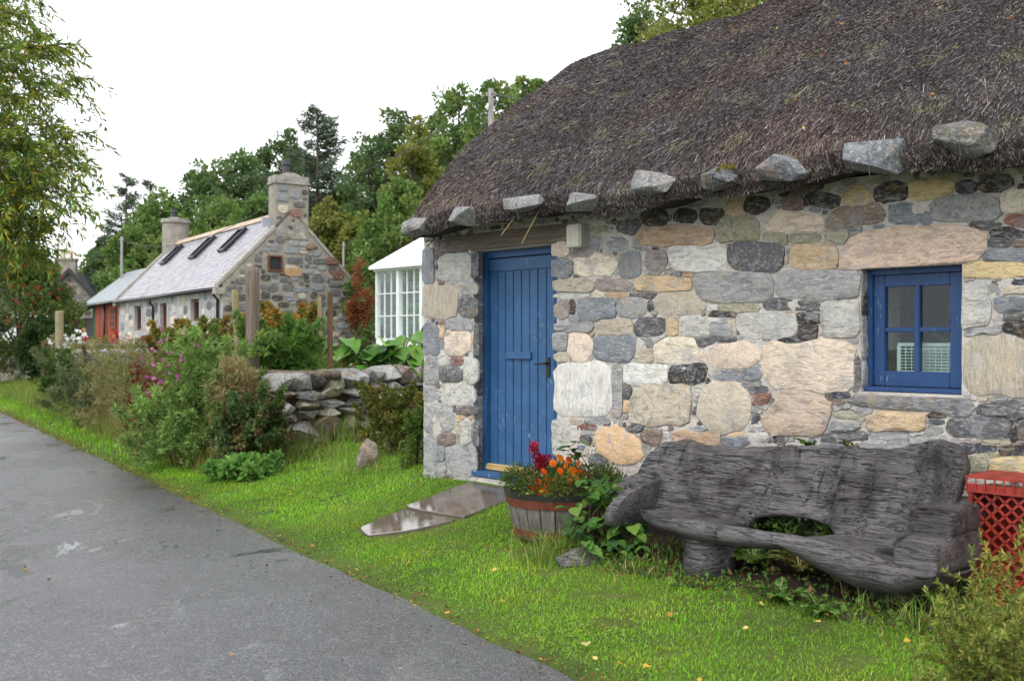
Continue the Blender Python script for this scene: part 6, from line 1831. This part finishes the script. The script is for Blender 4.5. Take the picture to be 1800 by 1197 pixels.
for k in range(70):
    px = random.uniform(85, 285); py = random.gauss(596, 8); w_ = P(px, py, 23.2 + random.uniform(-.4, .4)) - Vector(o.location)
    if px < 140: c = (.80, .80, .78); w_.z -= .12
    else: c = random.choice([(.42, .02, .03), (.42, .02, .03), (.75, .72, .70), (.45, .06, .12), (.55, .30, .12)])
    put_flower(o, w_, random.uniform(.035, .06), c, (rad(random.uniform(40, 90)), 0, random.uniform(0, 6)))
# white flowers spilling below the dark shrub
o, rx, ry, H = shrub_px('daisy_clump', 'clump of white daisies below the dark rounded shrub', 115, 628, 25, 60, 26, [(.08, .13, .03), (.10, .15, .04)], .07, .03, 20, 50, .5, .5, cat='flowers')
for k in range(34):
    w_ = P(random.uniform(84, 130), random.gauss(604, 7), 24.4) - Vector(o.location); put_flower(o, w_, random.uniform(.045, .075), (.82, .82, .80), (rad(80), 0, random.uniform(0, 6)))

shrub_px('wild_pea', 'low sprawl of pea leaves at the foot of the verge bank below the pink flowers', 315, 775, 11.5, 190, 80, PEA, .08, .018, 50, 70, .25, .3)
shrub_px('hogweed', 'broad pale green weeds at the foot of the bramble by the road', 432, 826, 10.3, 120, 20, [(.09, .20, .04), (.12, .24, .05)], .09, .06, 22, 30, .4, .3)
shrub_px('meadow_weed', 'brownish olive weeds behind the rust brown dock stems', 265, 745, 12.6, 150, 130, [(.17, .15, .06), (.13, .15, .05), (.22, .17, .08), (.10, .12, .04)], .06, .012, 60, 70, .2, .7)
shrub_px('meadow_weed', 'pale feathery weeds below the flower border', 215, 700, 15.5, 170, 85, [(.22, .21, .09), (.17, .18, .06), (.26, .22, .11)], .08, .012, 60, 60, .22, .8)
shrub_px('rose_bush', 'leafy rose bush behind the pink flowers below the far house', 420, 645, 13.0, 120, 62, [(.09, .15, .04), (.13, .17, .05), (.19, .17, .04)], .07, .04, 50, 60, .2)

# rhubarb: broad leaves, each its own part
RG = [(0.0978, 0.23, 0.0345), (0.1265, 0.2875, 0.046), (0.0805, 0.184, 0.0345), (0.1725, 0.322, 0.0517), (0.069, 0.161, 0.0403)]
def rhubarb(lab, cx_, py, Y, spread, n, hmax):
    b = P(cx_, py, Y); g = float(gz(b.x, b.y)); o = thing('rhubarb', lab, 'plant', (b.x, b.y, g))
    for k in range(n):
        a = random.uniform(0, 6.28); r = spread*math.sqrt(random.random()); h = hmax*(1 - .55*(r/spread)**2)*random.uniform(.55, 1.05)
        p = Vector((math.cos(a)*r, math.sin(a)*r*.7, h))
        m_ = MB(); m_.tube([(math.cos(a)*.05, math.sin(a)*.05, 0), p*.6 + Vector((0, 0, h*.12)), p], [.013, .010, .007], 6, cap=False); m_.build('stalk', M['hoop'] if random.random() < .35 else M['post_pale'], o)
        put_leaf(random.choice(RHUB), o, p, (math.cos(a) + random.uniform(-.5, .5), math.sin(a)*.6 - .5 + random.uniform(-.4, .4), random.uniform(-.5, .35)), random.uniform(.20, .36), rc(RG), random.uniform(-.5, .5))
rhubarb('spreading rhubarb with large leaves right above the dry stone wall', 695, 645, 13.2, .62, 46, .62)
rhubarb('bright broad leaved rhubarb beside the slim dark post', 602, 650, 13.2, .50, 32, .58)
rhubarb('rhubarb clump tucked against the cottage corner', 738, 640, 14.2, .45, 24, .60)
# rusty dock seed spikes
dk = P(628, 640, 13.0); dgz = float(gz(dk.x, dk.y)); dock = thing('dock_plant', 'tall rust red dock seed spikes rising from the rhubarb', 'plant', (dk.x, dk.y, dgz))
for (pxs) in (((628, 640), (627, 560), (631, 455)), ((628, 640), (640, 560), (646, 510)), ((630, 640), (622, 560), (618, 530))):
    q_ = [P(x, y, 13.0) - Vector((dk.x, dk.y, dgz)) for x, y in pxs]
    m_ = MB(); m_.tube(q_, [.012, .009, .004], 6); m_.build('stem', M['post_brown'], dock)
    cen = [tuple(q_[1].lerp(q_[2], f) + Vector((random.gauss(0, .035), random.gauss(0, .035), 0))) for f in np.linspace(-.15, 1, 26)]
    foliage_at('seed_spike', dock, cen, .045, 40, .028, .020, [(.20, .065, .03), (.26, .10, .045), (.14, .045, .02)], .4)

# far field wall at the left
fwl_ = thing('field_wall', 'low grey field wall at the left edge beyond the verge', 'stone wall', (0, 0, 0))
x_ = 0
for k in range(34):
    px = -20 + (k % 17)*7.2; Y = 31 - (k % 17)*.32; r_ = k//17
    p = P(px, 658 - r_*24 + random.uniform(-4, 4) + (px*.0), Y)
    rock('stone', (.17*random.uniform(.9, 1.5), .22, .21*random.uniform(.8, 1.1)), M['stone_lichen'], pcol(random.choice(['g', 'dg', 'g', 'tg']), .2), fwl_, p, (0, random.uniform(-.2, .2), random.uniform(-.3, .3)), random.random()*50, 2, .3, .6)
gwl_ = thing('garden_wall', 'low stone wall edging the flower border in mid distance', 'stone wall', (0, 0, 0))
for k in range(20):
    px = 140 + k*8; p = P(px, 618 + random.uniform(-2, 3), 21 - k*.16)
    rock('stone', (.09*random.uniform(.9, 1.4), .12, .075*random.uniform(.8, 1.2)), M['stone_lichen'], pcol(random.choice(['g', 'lg', 'dg']), .2), gwl_, p, (0, random.uniform(-.2, .2), 0), random.random()*50, 1, .3, .6)
    p2 = p - Vector((0, 0, .16)); rock('stone', (.12, .14, .11), M['stone_lichen'], pcol('dg', .2), gwl_, p2, (0, 0, 0), random.random()*50, 1, .3, .6)

# juniper in the right foreground
jp = P(1760, 1197, 3.75); jg = float(gz(jp.x, jp.y))
jun = thing('juniper_bush', 'feathery yellow green juniper in the right foreground corner', 'shrub', (jp.x, jp.y, jg))
JUN = [(0.1437, 0.2113, 0.0375), (0.2156, 0.2762, 0.05), (0.3019, 0.325, 0.0688), (0.1079, 0.1625, 0.0375), (0.4025, 0.3737, 0.1)]
Ps, Ds, Cs = [], [], []
m_ = MB()
tips = [(1705, 985), (1745, 960), (1790, 945), (1680, 1020), (1725, 1010), (1770, 1000), (1815, 985), (1660, 1060), (1700, 1050), (1745, 1040), (1790, 1035), (1650, 1090), (1690, 1090), (1730, 1080), (1775, 1075), (1815, 1060), (1640, 1125), (1680, 1130), (1720, 1120), (1765, 1115), (1805, 1110), (1635, 1165), (1670, 1165), (1710, 1160), (1755, 1155), (1795, 1150), (1650, 1190), (1700, 1190), (1740, 1185), (1785, 1185), (1840, 1040), (1840, 1120)]
for (px, py) in tips:
    Y = 3.75 + random.uniform(-.25, .3); e = P(px + random.uniform(-8, 8), py + 22, Y) - Vector((jp.x, jp.y, jg)); b = Vector((random.uniform(-.05, .15), random.uniform(-.1, .1), .0))
    mid = b.lerp(e, .5) + Vector((0, 0, -.03)); m_.tube([b, mid, e], [.008, .004, .0015], 5, cap=False)
    L = (e-b).length
    for s_ in range(14):
        f = .25 + .75*s_/13; q_ = b.lerp(mid, f*2) if f < .5 else mid.lerp(e, f*2-1)
        dv = (e - mid).normalized() + Vector((random.gauss(0, .6), random.gauss(0, .6), random.gauss(.1, .5))); dv.normalize(); sl = random.uniform(.05, .13)
        for k in range(48):
            u = random.random(); p = q_ + dv*sl*u
            Ps.append(tuple(p)); Ds.append(tuple(dv*.7 + Vector((random.gauss(0, .7), random.gauss(0, .7), random.gauss(0, .7))))); Cs.append(u*.6 + f*.4)
m_.build('branch', M['post_brown'], jun)
Pb = np.array(Ps); n = len(Pb); cc = pick(JUN, n, .2)
V, Q, C_ = leaf_arrays(Pb, np.array(Ds), RNG.uniform(.018, .034, n), RNG.uniform(.004, .007, n), cc); np_mesh('foliage', V, Q, None, C_, M['leaf'], jun)

# ferns
def fern(lab, p, n, L, pal, spreadv=(0, -1, .4)):
    o = thing('fern', lab, 'fern', p)
    Ps, Ds, Ls_ = [], [], []
    m_ = MB()
    for k in range(n):
        a = random.uniform(0, 6.28); d = Vector((math.cos(a)*.8 + spreadv[0]*.4, math.sin(a)*.8 + spreadv[1]*.5, .8)).normalized(); l = L*random.uniform(.7, 1.1)
        path = [d*l*f + Vector((0, 0, -.35*l*f*f)) for f in np.linspace(0, 1, 12)]
        m_.tube(path, .0025, 4, cap=False)
        sd = d.cross(Vector((0, 0, 1))).normalized()
        for i, p_ in enumerate(path[1:], 1):
            w = l*.24*math.sin(math.pi*(.12 + .85*i/11))
            for sg in (-1, 1):
                for h in (0, .5):
                    pp_ = p_.lerp(path[i-1], h); Ps.append(tuple(pp_)); Ds.append(tuple(sd*sg + d*.35)); Ls_.append(max(.012, w))
    m_.build('frond_rib', M['post_pale'], o); n2 = len(Ps)
    V, Q, C_ = leaf_arrays(np.array(Ps), np.array(Ds), np.array(Ls_), np.array(Ls_)*.32 + .003, pick(pal, n2, .15)); np_mesh('frond', V, Q, None, C_, M['leaf'], o)
FP = [(.09, .19, .03), (.13, .24, .04), (.07, .14, .03)]
def wl(px, py, b): t, z = W(px, py, b); return loc2w(t, b, z)
fern('small fern rooted in the wall above the middle of the bench', wl(1424, 785, -.02), 7, .17, FP)
fern('tiny fern pair rooted in the wall right of the small fern', wl(1495, 790, -.02), 6, .14, [(.08, .15, .03), (.12, .10, .03)])
p_ = loc2w(3.15, -.62, 0); fern('green fern showing through the slot in the bench', (p_.x, p_.y, float(gz(p_.x, p_.y)) + .02), 16, .30, FP)
p_ = loc2w(3.42, -.58, 0); fern('second fern at the right end of the bench slot', (p_.x, p_.y, float(gz(p_.x, p_.y)) + .02), 14, .28, [(.12, .15, .03), (.18, .15, .04)])
p_ = P(1370, 1015, 5.35); fern('low fern under the front of the bench', (p_.x, p_.y, float(gz(p_.x, p_.y))), 9, .22, FP)
p_ = P(1440, 1035, 5.1); fern('fern under the heavy right end of the bench', (p_.x, p_.y, float(gz(p_.x, p_.y))), 8, .18, FP)

# ================================================================== GRASS
slab_c = []
def keepout(x, y):
    """True where no lawn grows: under walls, flagstones, barrel, bench"""
    lx = (x - O[0])*U[0] + (y - O[1])*U[1]; lb = (x - O[0])*K[0] + (y - O[1])*K[1]
    k = (lb > -.03) & (lx > tL - .02)
    k |= (lx > .0) & (lx < .72) & (lb < -.04) & (lb > -1.08)
    k |= (lx > .12) & (lx < .62) & (lb < -1.0) & (lb > -1.32)
    k |= ((x - bx_)**2 + (y - by_)**2 < .30**2)
    k |= (lx > 1.95) & (lx < 4.6) & (lb > -.86)
    return k
LAWN = [(0.199, 0.4587, 0.0263, 4.0), (0.2578, 0.5326, 0.0369, 4.0), (0.1473, 0.3402, 0.0236, 3.0), (0.3315, 0.5456, 0.0593, 2.0), (0.442, 0.4881, 0.1119, 0.7), (0.2211, 0.3995, 0.0659, 1.0)]
def lawn(name, n, s0, s1, d0_, d1_, h, w, lean, pal, cond=None, edge=True, patch=True):
    s = RNG.uniform(s0, s1, n); d = RNG.uniform(d0_, d1_, n)
    x, y = from_ds(d, s)
    e = .06*np.sin(s*5.1) + .05*np.sin(s*12.7 + 1) + .04*np.sin(s*31) + .05*np.sin(s*1.7)
    k = ~keepout(x, y) & (d > e - .02)
    if cond is not None: k &= cond(x, y, d, s)
    x, y, d, s = x[k], y[k], d[k], s[k]; n = len(x)
    z = gz(x, y) - .004
    hf = .65 + .35*np.sin(x*7.1 + 2*np.sin(y*5.3))*np.sin(y*6.3 + x)
    H = RNG.uniform(h[0], h[1], n)*(.55 + .6*hf)
    c = pick(pal, n, .15)
    pt = .5 + .5*np.sin(x*2.1 + 1.7*np.sin(y*1.7))*np.sin(y*2.6 + .8)
    c = c*(.72 + .42*pt[:, None])
    p2_ = np.clip(np.sin(x*4.7 + 2.1*np.sin(y*3.1))*np.sin(y*5.2 - x*1.3) - .35, 0, 1)[:, None]*1.3
    c = c*(1 - p2_) + c*np.array([[1.45, 1.05, 1.2]])*p2_
    bare = np.sin(x*6.1 + 1.9*np.sin(y*4.4 + 1))*np.sin(y*7.3 + x*2.2) > .86
    H = np.where(bare, H*.4, H)
    if edge:
        ed = np.clip(1 - d/.22, 0, 1)[:, None]*(RNG.random((n, 1)) < .6); c = c*(1-ed) + np.array([[.16, .15, .04]])*ed
        H = H*(.45 + .55*np.clip(d/.3, 0, 1))
    V, Q, T_, C_ = blade_arrays(np.stack([x, y, z], 1), H, RNG.uniform(w[0], w[1], n), RNG.uniform(lean[0], lean[1], n), c)
    o = np_mesh(name, V, Q, T_, C_, M['grass']); return o
beyond = lambda x, y: ((x - WA[0])*wnor[0] + (y - WA[1])*wnor[1])
tag(lawn('lawn_grass', 190000, -2.4, 4.2, -.02, 3.1, (.010, .036), (.0022, .0042), (.3, 1.2), LAWN, lambda x, y, d, s: beyond(x, y) < .05), 'bright green mown grass between the road and the cottage', 'grass', kind='stuff')
tag(lawn('verge_grass', 60000, 4.2, 9.5, -.02, 2.1, (.014, .045), (.003, .006), (.3, 1.1), LAWN, lambda x, y, d, s: (beyond(x, y) < .1) | (d < 1.0)), 'green grass before the dry stone wall', 'grass', kind='stuff')
tag(lawn('far_verge_grass', 46000, 9.5, 45, -.04, 2.2, (.04, .11), (.006, .014), (.2, .9), LAWN), 'green roadside grass running into the distance', 'grass', kind='stuff')
LONG = [(0.15, 0.285, 0.0413, 3.0), (0.21, 0.33, 0.055, 3.0), (0.3, 0.33, 0.0963, 2.0), (0.45, 0.375, 0.165, 1.4), (0.1126, 0.195, 0.0413, 2.0)]
tag(lawn('tall_verge_grass', 60000, 7.0, 26, .40, 2.4, (.14, .52), (.0035, .007), (.3, 1.2), LONG, lambda x, y, d, s: RNG.random(len(x)) < np.where(s < 9, .7, 1)*np.clip((d - .3)/.8, .08, 1), edge=False), 'tall rough grass on the verge bank', 'grass', kind='stuff')
tag(lawn('bank_grass', 20000, 6.6, 14, .50, 1.45, (.12, .42), (.003, .0055), (.35, 1.3), LONG, lambda x, y, d, s: RNG.random(len(x)) < .35 + .65*(np.sin(s*3.1)*np.sin(s*1.3 + d*4) > -.2), edge=False), 'long tangled grass along the front of the verge bank', 'grass', kind='stuff')
tag(lawn('straw_stems', 2600, 6.8, 15, .55, 1.7, (.35, .85), (.0025, .004), (.1, .8), [(.34, .28, .15, 3), (.24, .16, .08, 2), (.22, .24, .10, 2)], edge=False), 'tall bleached grass stems standing through the verge plants', 'grass', kind='stuff')
BRN = [(0.1955, 0.115, 0.0575, 3.0), (0.276, 0.184, 0.092, 3.0), (0.345, 0.253, 0.1265, 2.0), (0.1495, 0.0862, 0.046, 2.0), (0.1725, 0.1955, 0.0575, 1.0)]
tag(lawn('dry_verge_grass', 24000, 7.4, 14.5, .35, 1.9, (.18, .62), (.003, .0055), (.35, 1.3), BRN, lambda x, y, d, s: RNG.random(len(x)) < np.exp(-((d - 1.05)/.42)**2)*(.35 + .65*np.exp(-((s - 10.6)/1.8)**2)), edge=False), 'brown seeding grass on the verge between pea flowers and nettles', 'grass', kind='stuff')
# long tufts round barrel, wall foot, bench and standing stone
def tuft(px, py, Y, r, n, h, pal, lab):
    c = P(px, py, Y); x = c.x + RNG.normal(0, r, n); y = c.y + RNG.normal(0, r, n); z = gz(x, y) - .005
    V, Q, T_, C_ = blade_arrays(np.stack([x, y, z], 1), RNG.uniform(h*.5, h, n), RNG.uniform(.003, .006, n), RNG.uniform(.3, 1.1, n), pick(pal, n, .2))
    tag(np_mesh('grass_tuft', V, Q, T_, C_, M['grass']), lab, 'grass', kind='stuff')
tuft(970, 960, 6.45, .11, 420, .26, LONG, 'long grass tuft at the foot of the barrel planter')
tuft(640, 825, 9.8, .22, 500, .16, LONG, 'longer grass round the pointed standing stone')
tuft(540, 800, 10.8, .35, 600, .20, LONG, 'longer grass along the foot of the dry stone wall')
tuft(760, 845, 9.0, .22, 420, .10, LONG, 'grass fringe against the left foot of the cottage')
tuft(1680, 1030, 4.9, .22, 500, .20, LONG, 'rank grass between the bench and the juniper')
tuft(1140, 965, 6.1, .20, 300, .12, LONG, 'weedy grass under the left end of the bench')
# clover-like low leaves mixed in the lawn
n = 30000; s = RNG.uniform(-2.4, 5.5, n); d = RNG.uniform(.12, 3, n); x, y = from_ds(d, s)
k = ~keepout(x, y) & (beyond(x, y) < 0) & (np.sin(x*3.3 + 1)*np.sin(y*2.9) + .3*RNG.standard_normal(n) > .15); x, y = x[k], y[k]; n = len(x)
dirs = RNG.standard_normal((n, 3)); dirs[:, 2] = np.abs(dirs[:, 2])*.5
V, Q, C_ = leaf_arrays(np.stack([x, y, gz(x, y) + RNG.uniform(.008, .03, n)], 1), dirs, RNG.uniform(.010, .022, n), RNG.uniform(.010, .018, n), pick([(.09, .20, .025), (.14, .26, .03), (.20, .27, .04)], n))
tag(np_mesh('clover', V, Q, None, C_, M['leaf']), 'low clover leaves scattered through the lawn', 'ground cover', kind='stuff')
wc = loc2w(3.28, -.33, 0); wcz = float(gz(wc.x, wc.y))
wk = thing('slot_darkening_weeds', 'dark leafy weeds added behind the bench to darken its slot', 'plant', (wc.x, wc.y, wcz), ROT)
foliage_at('foliage', wk, [(random.uniform(-.42, .42), random.uniform(-.16, .12), random.uniform(.02, .24)) for k in range(40)], .06, 45, .06, .03, [(.045, .09, .022), (.065, .13, .03), (.035, .06, .02), (.09, .13, .03)], .3)  # dark leaves added behind the slot so the gap reads as shade
# bare soil under the bench
m_ = MB(); vs = []; tt_ = np.linspace(1.95, 4.7, 34); nn_ = np.linspace(.04, 1.02, 12)
for t in tt_:
    for q_ in nn_:
        q2 = q_ + (.05*math.sin(t*5) + .04*math.sin(t*13) if q_ > .9 else 0); p = loc2w(t, -q2, 0); vs.append((p.x, p.y, float(gz(p.x, p.y)) + .006 + .01*mnoise.noise(Vector((t*9, q_*9, 0)))))
m_.add(vs, [(i*12+j, i*12+j+1, (i+1)*12+j+1, (i+1)*12+j) for i in range(33) for j in range(11)]); tag(m_.build('soil_strip', M['soil'], smooth=True), kind='structure')
n = 900; t = RNG.uniform(2.0, 4.6, n); q_ = RNG.uniform(.55, 1.15, n); xy = O[None] + U[None]*t[:, None] - K[None]*q_[:, None]
V, Q, C_ = leaf_arrays(np.stack([xy[:, 0], xy[:, 1], gz(xy[:, 0], xy[:, 1]) + RNG.uniform(.01, .06, n)], 1), RNG.standard_normal((n, 3)) + np.array([[0, 0, .5]]), RNG.uniform(.02, .05, n), RNG.uniform(.015, .03, n), pick([(.07, .15, .03), (.11, .20, .04), (.13, .08, .03)], n))
tag(np_mesh('bench_weeds', V, Q, None, C_, M['leaf']), 'scattered weeds on the bare soil under the bench', 'weeds', kind='stuff')

# ---- fallen leaves
FL = leaf_mesh('fallen_leaf', 1, .62, .1, curl=.12, n=6); FL.materials.append(M['leaf_obj'])
YEL = [(.60, .36, .05), (.55, .25, .05), (.42, .14, .05), (.60, .45, .14)]
def fallen(px, py, size, lab, color):
    Y = 6.0
    for _ in range(12):
        p = P(px, py, Y); Y = (EYE - float(gz(p.x, p.y)) - .02)*1800/(py - 597)
    p = P(px, py, Y); o = bpy.data.objects.new('fallen_leaf', FL); COL.objects.link(o); o.location = (p.x, p.y, p.z + .012); o.scale = (size,)*3
    o.rotation_euler = (random.uniform(-.5, .5), random.uniform(-.4, .3), random.uniform(0, 6)); o.color = (*color, 1)
    tag(o, lab, 'leaf', 'fallen leaves on the lawn')
fallen(1030, 1132, .075, 'large pale tan fallen leaf on the lawn near the road edge', (.62, .47, .22))
fallen(1141, 1172, .055, 'bright yellow fallen leaf nearest the bottom of the lawn', (.70, .42, .05))
for (px, py) in ((876, 996), (627, 998), (722, 993), (683, 1003), (855, 965), (510, 870), (513, 898), (1113, 1088), (1190, 1080), (1316, 1103), (1255, 1045), (1335, 1056), (1448, 1095), (1052, 1160), (1080, 1170), (945, 1120), (890, 1060), (790, 1080), (556, 958), (470, 872), (405, 912), (930, 985), (1180, 1080), (1600, 1130), (1235, 1190)):
    fallen(px + random.uniform(-6, 6), py + random.uniform(-4, 4), random.uniform(.028, .045), 'small yellow or orange leaf fallen on the grass', rc(YEL))
n = 1500; s = RNG.uniform(-2, 20, n); d = np.concatenate([RNG.normal(.02, .05, n - 220), RNG.uniform(-3.2, 2.2, 220)]); x, y = from_ds(d, s)
k = ~keepout(x, y); x, y, d = x[k], y[k], d[k]; n = len(x)
dirs = RNG.standard_normal((n, 3)); dirs[:, 2] *= .15
V, Q, C_ = leaf_arrays(np.stack([x, y, np.where(d > 0, gz(x, y) + .02, .032)], 1), dirs, RNG.uniform(.012, .035, n), RNG.uniform(.006, .018, n), pick([(.42, .22, .06), (.30, .12, .04), (.14, .07, .03), (.10, .06, .03)], n))
tag(np_mesh('leaf_litter', V, Q, None, C_, M['leaf']), 'brown leaf litter along the road edge', 'leaf litter', kind='stuff')
n = 90; t = RNG.uniform(tV+.1, 5, n); s = RNG.uniform(.2, LEN-.3, n); p3 = roof_pt(t, s) + np.array([[0, -.012, .022]])
xy = O[None] + U[None]*p3[:, :1] + K[None]*p3[:, 1:2]
V, Q, C_ = leaf_arrays(np.concatenate([xy, p3[:, 2:]], 1), RNG.standard_normal((n, 3))*np.array([[1, 1, .4]]), RNG.uniform(.02, .04, n), RNG.uniform(.010, .02, n), pick([(.55, .22, .05), (.45, .12, .03), (.6, .42, .12)], n))
tag(np_mesh('roof_leaves', V, Q, None, C_, M['leaf']), 'few orange leaves scattered on the thatch', 'leaf litter', kind='stuff')
n = 500; s = RNG.uniform(-1.5, 9, n); d = -np.abs(RNG.gamma(1.6, .22, n)); x, y = from_ds(d, s)
V, Q, C_ = leaf_arrays(np.stack([x, y, np.full(n, .026)], 1), RNG.standard_normal((n, 3))*np.array([[1, 1, .03]]), RNG.uniform(.008, .03, n), RNG.uniform(.002, .007, n), pick([(.03, .022, .015), (.05, .035, .02)], n))
tag(np_mesh('road_debris', V, Q, None, C_, M['leaf']), 'dark twiggy debris along the road edge', 'debris', kind='stuff')
